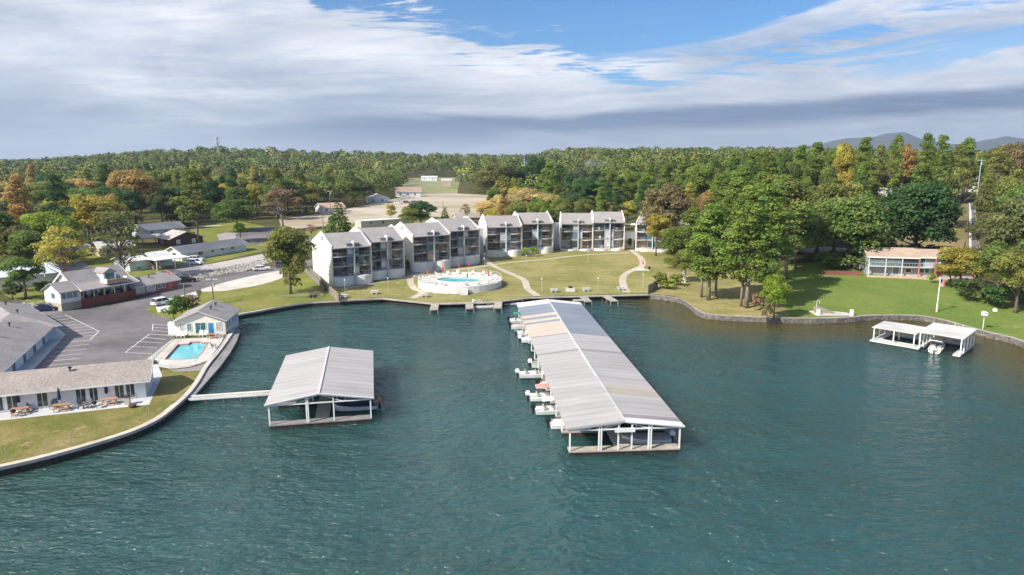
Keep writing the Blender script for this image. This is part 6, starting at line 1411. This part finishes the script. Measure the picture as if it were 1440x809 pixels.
# ------------------------------------------------------------------ boats
def boat(label, M4, L_=5.6, B=2.1, hull=M_gel, motor=M_white, top=None, cover=None, console=True, cat='boat'):
    r = empty('motor_boat', (0, 0, 0), 0, label, cat); r.matrix_world = M4
    xs = [0, .12, .35, .6, .8, .92, 1.0]; bw = [.90, .96, 1.0, .95, .72, .42, .05]; sh = [.62, .62, .64, .70, .80, .88, .96]
    rings = [[(x*L_, -B/2*b, s), (x*L_, -B/2*b*.86, .12), (x*L_, 0, -.18+.5*max(0, x-.6)), (x*L_, B/2*b*.86, .12), (x*L_, B/2*b, s), (x*L_, B/2*b*.84, s+.02), (x*L_, B/2*b*.80, (.28 if x < .62 else s-.03)), (x*L_, -B/2*b*.80, (.28 if x < .62 else s-.03)), (x*L_, -B/2*b*.84, s+.02)] for x, b, s in zip(xs, bw, sh)]
    mb = MB(); mb.loft(rings); mb.build('hull', hull, r)
    if cover:
        mb = MB(); rg = [[(x*L_, -B/2*b, s+.03), (x*L_, -B/4*b, s+.25), (x*L_, B/4*b, s+.25), (x*L_, B/2*b, s+.03)] for x, b, s in zip(xs[:6], bw, sh)]; mb.loft(rg); mb.build('cover', cover, r)
    else:
        for x in (.15, .42):
            for y in (-.5, .5): mb = MB(); mb.box(x*L_, y-.28, .29, x*L_+.55, y+.28, .62); mb.box(x*L_, y-.28, .62, x*L_+.12, y+.28, 1.0); mb.build('seat', M_seat, r)
        mb = MB(); mb.add([(L_*.56, -B*.40, .7), (L_*.56, B*.40, .7), (L_*.50, B*.34, 1.15), (L_*.50, -B*.34, 1.15), (L_*.575, -B*.40, .7), (L_*.575, B*.40, .7), (L_*.515, B*.34, 1.15), (L_*.515, -B*.34, 1.15)], [(0,1,2,3),(7,6,5,4),(0,4,5,1),(2,6,7,3),(1,5,6,2),(0,3,7,4)]); mb.build('windshield', M_bluegl, r)
    mo = None
    mb = MB(); mb.loft([[(-.62, -.2, .75), (-.62, .2, .75), (-.08, .22, .75), (-.08, -.22, .75)], [(-.68, -.22, 1.0), (-.68, .22, 1.0), (-.02, .24, 1.0), (-.02, -.24, 1.0)], [(-.55, -.15, 1.32), (-.55, .15, 1.32), (-.12, .17, 1.32), (-.12, -.17, 1.32)]]); mo = mb.build('outboard', motor, r)
    mb = MB(); mb.box(-.45, -.08, -.4, -.2, .08, .748); mb.build('outboard_leg', M_black, mo)
    if top:
        mb = MB(); n = 6; tp_ = [[(L_*(.12+.45*i/n), y, 1.95+.12*math.sin(math.pi*i/n)-(.06 if abs(y) > B*.3 else 0)) for i in range(n+1)] for y in (-B*.42, -B*.2, B*.2, B*.42)]
        vs = [p for q in tp_ for p in q]; k = n+1; vs += [(p[0], p[1], p[2]-.04) for p in vs]; N4 = 4*k
        fs = [(j*k+i, j*k+i+1, (j+1)*k+i+1, (j+1)*k+i) for j in range(3) for i in range(n)]; fs += [tuple(q+N4 for q in f[::-1]) for f in fs]; mb.add(vs, fs); t = mb.build('bimini_top', top, r)
        mb = MB()
        for x in (.14, .55):
            for y in (-B*.42, B*.42): mb.bar((L_*.34, y, .65), (L_*x, y, 1.9), .035)
        mb.bar((L_*.34, -B*.42, .65), (L_*.34, B*.42, .65), .035)
        mb.build('top_frame', M_metal, t)
    return r
DM = Matrix.Translation((6.25, 70.1, 0)) @ Matrix.Rotation(R(4.3), 4, 'Z')
def slip(i): return 1.3+4.98*i+2.05
M_redc = mat('faded_red_canvas', (.52, .27, .25), .7); M_bluec = mat('blue_canvas', (.05, .08, .30), .6)
for i, x, kw, lb in ((12, -1.9, dict(motor=M_black, top=M_green), 'boat with green canopy and black motor in the slip nearest the promenade'), (11, -2.0, dict(motor=M_black, hull=M_gel, cover=M_seat), 'white boat with beige cover, second slip from the promenade'),
        (10, -1.2, dict(motor=M_metal), 'plain white open boat, third slip from the promenade'), (9, -.9, dict(cover=M_gel), 'white covered boat, fourth slip from the promenade'), (6, -.6, dict(motor=M_white, cover=M_darkg), 'boat under grey cover deep in a slip halfway along the long dock'),
        (5, -3.0, dict(motor=M_white), 'white open boat sticking far out of its slip with a white motor'), (4, -.5, dict(motor=M_black, cover=M_seat), 'boat with black motor beside the one sticking far out'),
        (3, -2.4, dict(motor=M_white, top=M_redc), 'white boat with faded red canopy in the near group of slips'), (2, -2.2, dict(motor=M_black, top=M_white, L_=6.4), 'larger white boat with white canopy and black motor, nearest group of slips'), (2.0, 0, None, '')):
    if kw is None: continue
    boat(lb, DM @ Matrix.Translation((x, slip(i), .0)), **kw)
boat('white boat with pale cover squeezed beside the white canopy boat', DM @ Matrix.Translation((-.9, slip(1)+.2, 0)), cover=M_gel, motor=M_black)
for i, cv, lb in ((0, M_darkg, 'dark covered boat in the first right-hand slip of the long dock'), (3, M_gel, 'white covered boat in a right-hand slip of the long dock'), (7, M_bluec, 'blue covered boat in a far right-hand slip of the long dock')):
    boat(lb, DM @ Matrix.Translation((12.2, slip(i), 0)) @ Matrix.Rotation(math.pi, 4, 'Z'), cover=cv)
SM = Matrix.Translation((-29.2, 77.6, 0)) @ Matrix.Rotation(R(11.5), 4, 'Z')
boat('white boat with an orange flash poking out of the small covered dock', SM @ Matrix.Translation((12.8, 5.2, 0)) @ Matrix.Rotation(math.pi, 4, 'Z'), motor=mat('orange_paint', (.65, .22, .10), .5), cover=M_gelb)
boat('white boat with white motor moored between the roofs of the boat shelter', Matrix.Translation((71.0, 110.9, 0)) @ Matrix.Rotation(R(50), 4, 'Z'), L_=6.2, motor=M_white, top=M_white)
q = P(692, 428.5, .4); kb = empty('kayak', (q.x-1.6, q.y, .36), R(4), 'white kayak lying on the float between two stubby piers', 'kayak')
mb = MB(); mb.loft([[(x*3.2, -.38*b, .22), (x*3.2, -.2*b, .0), (x*3.2, .2*b, 0), (x*3.2, .38*b, .22), (x*3.2, 0, .34)] for x, b in ((0, .05), (.15, .6), (.4, 1), (.65, 1), (.88, .55), (1, .05))]); mb.build('hull', M_gel, kb); mb = MB(); mb.prism([(1.2, -.18), (2.0, -.18), (2.0, .18), (1.2, .18)], .30, .36); mb.build('cockpit', M_black, kb)
q = P(676, 428.5, .4); boat('small green dinghy at the float left of the white kayak', Matrix.Translation((q.x-1.2, q.y-.4, .36)) @ Matrix.Rotation(R(30), 4, 'Z'), L_=3.2, B=1.4, hull=M_green)
# boat trailer
q = G(402, 419); tb = empty('boat_trailer', q, R(8), 'empty boat trailer with long frame lying on the grass bank', 'trailer')
mb = MB()
for y in (-.8, .8): mb.bar((2.0, y, .55), (8.3, y, .55), .12); mb.bar((2.0, y, .55), (0, 0, .5), .12)
for x in (3, 4.5, 6, 8): mb.bar((x, -.8, .55), (x, .8, .55), .1)
mb.bar((-1.5, 0, .5), (0, 0, .5), .12); mb.build('frame', M_metal, tb)
for x in (5.7, 6.6):
    for y in (-1.05, 1.05):
        mb = MB(); mb.tube([(x, y-.1, .33), (x, y+.1, .33)], .33, 12); mb.build('wheel', M_tyre, tb)
for y in (-1.05, 1.05): mb = MB(); mb.box(5.25, y-.14, .7, 7.05, y+.14, .78); mb.build('mudguard', M_black, tb)
# ------------------------------------------------------------------ poles, lamps, flags
def upole(label, bx, by, top, arm=True, rz=0, light=False):
    g = G(bx, by); h = pxh(g, top); r = empty('utility_pole', g, rz, label, 'utility pole'); mb = MB(); mb.tube([(0, 0, -.5), (0, 0, h)], [.17, .12], 8); mb.build('pole', M_pole if not light else M_fin, r)
    if arm:
        mb = MB(); mb.bar((-1.3, 0, h-.5), (1.3, 0, h-.5), .14); 
        for x in (-1.15, -.5, .5, 1.15): mb.tube([(x, 0, h-.43), (x, 0, h-.15)], .06, 6)
        mb.build('crossarm', M_fin, r); mb = MB(); mb.tube([(.32, 0, h-2.1), (.32, 0, h-1.2)], .22, 8); mb.build('transformer', M_fin, r)
    return r, g, h
up = [upole('utility pole with crossarm and transformer behind the pool house roof', 300.5, 427, 390), upole('bare utility pole rising out of the shrubs by the pool house', 261, 431, 400, False), upole('leaning grey utility pole behind the garden shed', 65.5, 406, 353, True, .6, True),
      upole('slim utility pole left of the dense conifer', 455, 330, 303, False), upole('tall pale utility pole at the top of the sloping road', 1371, 300, 224, True, 0, True), upole('utility pole in front of the clearing houses', 465, 300, 268, True), upole('utility pole at the far edge of the cleared ground', 623, 297, 281, False),
      upole('brown post pole beside the sloping road', 1356, 352, 312, False)]
def wire(label, a, b, sag):
    mb = MB(); pts = [a.lerp(b, t/14)+Vector((0, 0, -4*sag*(t/14)*(1-t/14))) for t in range(15)]; mb.tube([p-a for p in pts], .022, 4); o = mb.build('power_line', M_black, loc=a); tag(o, label, 'cable')
wire('power line from the shrub pole to the transformer pole', up[0][1]+Vector((0, 0, up[0][2]-.3)), up[1][1]+Vector((0, 0, up[1][2]-.3)), .8)
tp('shrub', 245, 450, 421, 34, 'green', 'left green shrub behind the pool house beside the bare pole', variant=0); tp('shrub', 268, 441, 415, 30, 'brown', 'right brownish shrub behind the pool house below the pole', variant=1); tp('shrub', 256, 446, 418, 28, 'green', 'middle green shrub behind the pool house', variant=2)
def lamp(bx, by, label, h=3.0):
    r = empty('lamp_post', G(bx, by), 0, label, 'lamp post', 'white lamp posts of the condominium lawn'); mb = MB(); mb.tube([(0, 0, 0), (0, 0, h)], .04, 6); mb.build('post', M_fin, r); mb = MB(); mb.tube([(0, 0, h), (0, 0, h+.12), (0, 0, h+.32), (0, 0, h+.38)], [.08, .16, .17, .05], 8); mb.build('lantern', M_white, r)
for a in ((546,410,'below the right half of the first block'),(485.5,413,'in the shade below the left corner of the first block'),(762,411,'nearest the long dock, left of the others'),(841,410,'near the promenade, right of the long dock'),(827,369,'at the upper path before the fourth block'),(740,375,'at the upper path before the middle block'),(681,379,'by the fork of the paths'),(612,416,'in front of the round terrace'),(904,404,'at the right end of the promenade lawn'),(613,419,'near the leftmost stubby pier')):
    lamp(a[0], a[1], 'white globe lamp post '+a[2])
for x, y, lb in ((527,413.5,'left of all, below the first block'),(597,418,'between the left path fork and the water'),(779,411,'just right of the long dock roof'),(824,409.5,'in the middle of the promenade lawn'),(873,408,'close to the right curved path'),(484,419,'beside the end of the wooden fence')):
    r = empty('concrete_bench', G(x, y), random.uniform(-.2, .2), 'pale concrete picnic bench '+lb, 'bench'); mb = MB(); mb.box(-.9, -.35, .68, .9, .35, .78); mb.build('table_top', M_concw, r)
    for s in (-.75, .55): mb = MB(); mb.box(-.9, s, .4, .9, s+.25, .48); mb.build('seat', M_concw, r)
    for s in (-.55, .4): mb = MB(); mb.box(s, -.7, 0, s+.15, .75, .397); mb.box(s, -.2, .397, s+.15, .2, .68); mb.build('support', M_concw, r)
r = empty('barbecue', G(802, 410), 0, 'white barbecue stand with dark hood on the promenade lawn', 'barbecue'); mb = MB(); mb.box(-1.1, -.35, 0, 1.1, .35, .85); mb.build('counter', M_concw, r); mb = MB(); mb.tube([(-.45, 0, 1.0), (.45, 0, 1.0)], .3, 10); mb.build('hood', M_black, r)
r = empty('stone_seat', G(902, 380), 0, 'pale slab seat beside the curved path on the right of the lawn', 'seat'); mb = MB(); mb.prism([(-2.2,-.9),(2.2,-1.1),(2.6,.4),(0,1.1),(-2.3,.6)], 0, .15); mb.build('slab', M_concw, r); mb = MB(); mb.box(-.8, -.3, .153, .8, .3, .6); mb.build('seat', M_conc, r)
closed_umbrella('small folded red parasol by the slab seat on the lawn', G(904, 376.5), M_red, 2.2); prop('black_bin', 'black litter bin right of the slab seat', 'bin', G(913, 380), 0, lambda m_: (m_.tube([(0,0,0),(0,0,.9)], [.28,.32], 10), m_.tube([(0,0,.9),(0,0,1.05)], [.35,.1], 10)), M_black)
# things on the floats
for i in range(9):
    q = P(709+i*2.9, 423.6, .4); kinds = ['blue', 'brown', 'white']; m = (M_bluec, M_wood, M_gel)[i % 3]
    mb = MB(); mb.box(-.55, -.25, .0, .55, .25, .32); mb.box(-.6, -.3, .323, .6, .3, .4); tag(mb.build('dock_box', m, loc=(q.x, q.y, .36)), '%s dock box in the row on the float left of the long dock' % kinds[i % 3], 'dock box', '%s dock boxes on the left float' % kinds[i % 3])
# wooden fence beside the first block
def board_fence(label, pts, h, m=M_wood):
    o = G(*pts[0]); r = empty('board_fence', (o.x, o.y, 0), 0, label, 'fence')
    Q = [G(*p) for p in pts]; mb = MB(); n = 0
    for a, b in zip(Q[:-1], Q[1:]):
        k = int((b-a).length/.22)
        for i in range(k):
            p = a.lerp(b, i/k); q = a.lerp(b, (i+.86)/k); hh = h+random.uniform(-.06, .06)
            mb.bar((p-Vector((o.x, o.y, 0)))+Vector((0, 0, hh/2)), (q-Vector((o.x, o.y, 0)))+Vector((0, 0, hh/2)), .04, hh)
    mb.build('boards', m, r)
    for a, b in zip(Q[:-1], Q[1:]):
        k = max(1, int((b-a).length/2.4))
        for i in range(k):
            p = a.lerp(b, i/k)-Vector((o.x, o.y, 0)); pm = MB(); pm.box(p.x-.07, p.y-.07, p.z-.2, p.x+.07, p.y+.07, p.z+h+.1); pm.build('post', m, r)
board_fence('weathered board fence stepping down to the water left of the first block', [(436,386),(447,396),(456,406),(466,415),(476.5,424)], 1.9)
board_fence('second weathered fence with a stair rail, up the slope beside the first', [(428,382),(438,391),(450,402),(456,411)], 1.3, M_dkgrey)
board_fence('grey board screen at the right end of the promenade', [(911,413),(918,409),(925,404)], 2.0, M_dkgrey)
# flags
g = G(1317, 438.5); h = pxh(g, 391); fl = empty('flagpole', g, 0, 'white flagpole with a hanging striped flag on the right lawn', 'flagpole'); mb = MB(); mb.tube([(0, 0, 0), (0, 0, h)], [.16, .09], 8); mb.tube([(0, 0, h), (0, 0, h+.15)], .12, 8); mb.build('pole', M_white, fl)
mb = MB(); 
for k in range(7):
    mb.use(M_red if k % 2 == 0 else M_white); x0 = .12+k*.13; mb.face([(x0, .05*math.sin(k*1.3), h-.25), (x0+.13, .05*math.sin((k+1)*1.3), h-.3), (x0+.13, .05*math.sin((k+1)*1.3), h-1.9), (x0, .05*math.sin(k*1.3), h-1.8)])
mb.use(M_navy); mb.face([(.11, -.07, h-.24), (.5, -.07, h-.27), (.5, -.07, h-.95), (.11, -.07, h-.9)]); mb.build('flag', parent=fl, fix=False)
fb = empty('feather_flag', G(245, 404), 0, 'curved red feather flag at the right end of the office', 'flag'); mb = MB(); cv = [Vector((0, 0, 0)), Vector((0, 0, 2.6)), Vector((-.25, 0, 3.4)), Vector((-.9, 0, 3.9)), Vector((-1.9, 0, 4.2))]; mb.tube(cv, .03, 5); mb.build('pole', M_white, fb)
mb = MB(); mb.add([(.02, 0, 1.0), (.02, 0, 2.6), (-.25, 0, 3.4), (-.9, 0, 3.9), (-1.9, 0, 4.2), (-1.5, 0, 3.6), (-.9, 0, 3.1), (-.6, 0, 2.4), (-.55, 0, 1.0)], [tuple(range(9))]); mb.build('banner', M_red, fb, fix=False)
D = 520; x = (737-720)/FPX*D; g = at(x, D); h = pxh(g, 220); bf = empty('giant_flag', g, 0, 'huge blue and white flag drooping on a pole above the treetops', 'flag'); mb = MB(); mb.tube([(0, 0, 0), (0, 0, h)], [.3, .15], 6); mb.build('pole', M_white, bf)
mb = MB()
for k in range(10):
    mb.use(M_bluec if k < 6 else M_white); t0, t1 = k/10, (k+1)/10; f_ = lambda t: (.2+3.8*math.sin(t*1.4)-.0, .5*math.sin(t*7), -7*t)
    a, b = f_(t0), f_(t1); w = 2.4
    mb.face([(a[0]*.2+.15, a[1], h-.3+a[2]), (a[0]*.2+w*(1-.4*t0), a[1]+.5, h-1.2+a[2]*.9), (b[0]*.2+w*(1-.4*t1), b[1]+.5, h-1.2+b[2]*.9), (b[0]*.2+.15, b[1], h-.3+b[2])])
mb.build('flag', parent=bf, fix=False)
# cell tower
D = 1128; x = (314.5-720)/FPX*D; g = at(x, D); h = pxh(g, 193); ct = empty('cell_tower', g, 0, 'slim grey cell tower standing on the wooded ridge', 'tower')
mb = MB()
for k in range(3): a = k*2.094; mb.bar((2*math.cos(a), 2*math.sin(a), 0), (.9*math.cos(a), .9*math.sin(a), h), .5)
n = 18
for i in range(n):
    for k in range(3):
        a, b = k*2.094, (k+1)*2.094; r0, r1 = 2-1.1*i/n, 2-1.1*(i+1)/n; mb.bar((r0*math.cos(a), r0*math.sin(a), h*i/n), (r1*math.cos(b), r1*math.sin(b), h*(i+1)/n), .25)
mb.build('mast', M_metal, ct)
for z in (h-.8, h-8):
    mb = MB()
    for k in range(9): a = k*.7; mb.box(2.9*math.cos(a)-.5, 2.9*math.sin(a)-.5, z-1.4, 2.9*math.cos(a)+.5, 2.9*math.sin(a)+.5, z+1.4)
    for k in range(3): a = k*2.094; mb.bar((3*math.cos(a), 3*math.sin(a), z), (3*math.cos(a+2.094), 3*math.sin(a+2.094), z), .3)
    mb.build('antenna_ring', M_fin, ct)
# bird box lamp and landing on the right shore
r = empty('birdhouse', G(1382, 463), 0, 'white birdhouse on a post at the right shore above the gangway', 'birdhouse'); mb = MB(); mb.tube([(0,0,0),(0,0,2.6)], .07, 6); mb.build('post', M_white, r); mb = MB(); mb.box(-.4,-.35,2.6,.4,.35,3.1); mb.build('box', M_white, r); mb = MB(); mb.add([(-.5,-.45,3.1),(.5,-.45,3.1),(0,-.45,3.4),(-.5,.45,3.1),(.5,.45,3.1),(0,.45,3.4)], [(0,1,2),(3,5,4),(0,2,5,3),(1,4,5,2),(0,3,4,1)]); mb.build('roof', M_white, r)
r = empty('boat_landing', G(1160, 445), R(-3), 'old timber landing on a concrete pad notched into the stone wall', 'landing'); mb = MB(); mb.prism([(-1.6,0),(5.6,.6),(5.4,3),(.5,5),(-1.6,4)], .05, .22); mb.build('pad', M_conc, r)
for k in range(9): mb = MB(); mb.bar((-1.2+.12*k, 2.4+.42*k, .3+.05*k), (2.6-.22*k, 1.9+.42*k, .45+.06*k), .22, .16); mb.build('timber', M_wood, r)
for x_ in (-1.4, 5.2): mb = MB(); mb.box(x_, .3, .0, x_+.55, .9, 1.3); mb.build('pillar', M_white, r)
mb = MB(); mb.tube([(0,4.6,.2),(0,4.6,2.2),(.3,4.6,2.5),(.6,4.6,2.2),(.6,4.6,1.7)], .05, 6); mb.build('hoist', M_white, r)
r = empty('white_vent_post', G(1399, 438), 0, 'low white marker on the grass at the right shore', 'marker'); mb = MB(); mb.box(-.3,-.3,0,.3,.3,.5); mb.build('block', M_white, r); mb = MB(); mb.tube([(0,0,.5),(0,0,.7)], [.3,.1], 8); mb.build('cap', M_white, r)
for x, y, w in ((212,385.5,5.0),):
    r = empty('hedge', G(225, 383), R(58), 'clipped green hedge before the carport drive', 'hedge')
    p_, n_, s_, v_, h_ = clumps([np.array([i*.55, 0, .6]) for i in range(7)], [.75]*7, .9, 130, .22); me = quads_mesh('foliage', p_, n_, s_, v_, h_, M_leaf); o = bpy.data.objects.new('foliage', me); COL.objects.link(o); o.parent = r; o.color = (.09, .16, .03, 1)
# smoke over the far wood
m = bpy.data.materials.new('smoke'); m.use_nodes = True; m.node_tree.nodes.clear(); o_ = nn(m.node_tree, 'ShaderNodeOutputMaterial'); v_ = nn(m.node_tree, 'ShaderNodeVolumePrincipled'); v_.inputs['Color'].default_value = (.75, .85, 1, 1); v_.inputs['Density'].default_value = .016; m.node_tree.links.new(v_.outputs[0], o_.inputs['Volume'])
import bmesh
for i, (px_, py_, rr_) in enumerate(((838,236,(14,12,9)),)):
    bm = bmesh.new(); bmesh.ops.create_icosphere(bm, subdivisions=3, radius=1)
    for v in bm.verts: v.co = Vector((v.co.x*rr_[0], v.co.y*rr_[1], v.co.z*rr_[2]))*(1+.22*math.sin(v.co.x*3+1)*math.cos(v.co.z*4))
    me = bpy.data.meshes.new('smoke'); bm.to_mesh(me); bm.free(); me.materials.append(m); D = 640; o = bpy.data.objects.new('smoke', me); COL.objects.link(o); o.location = ((px_-720)/FPX*D, D, CAMH+(225-py_)/FPX*D); tag(o, 'pale bluish smoke drifting over the far wood', kind='stuff')
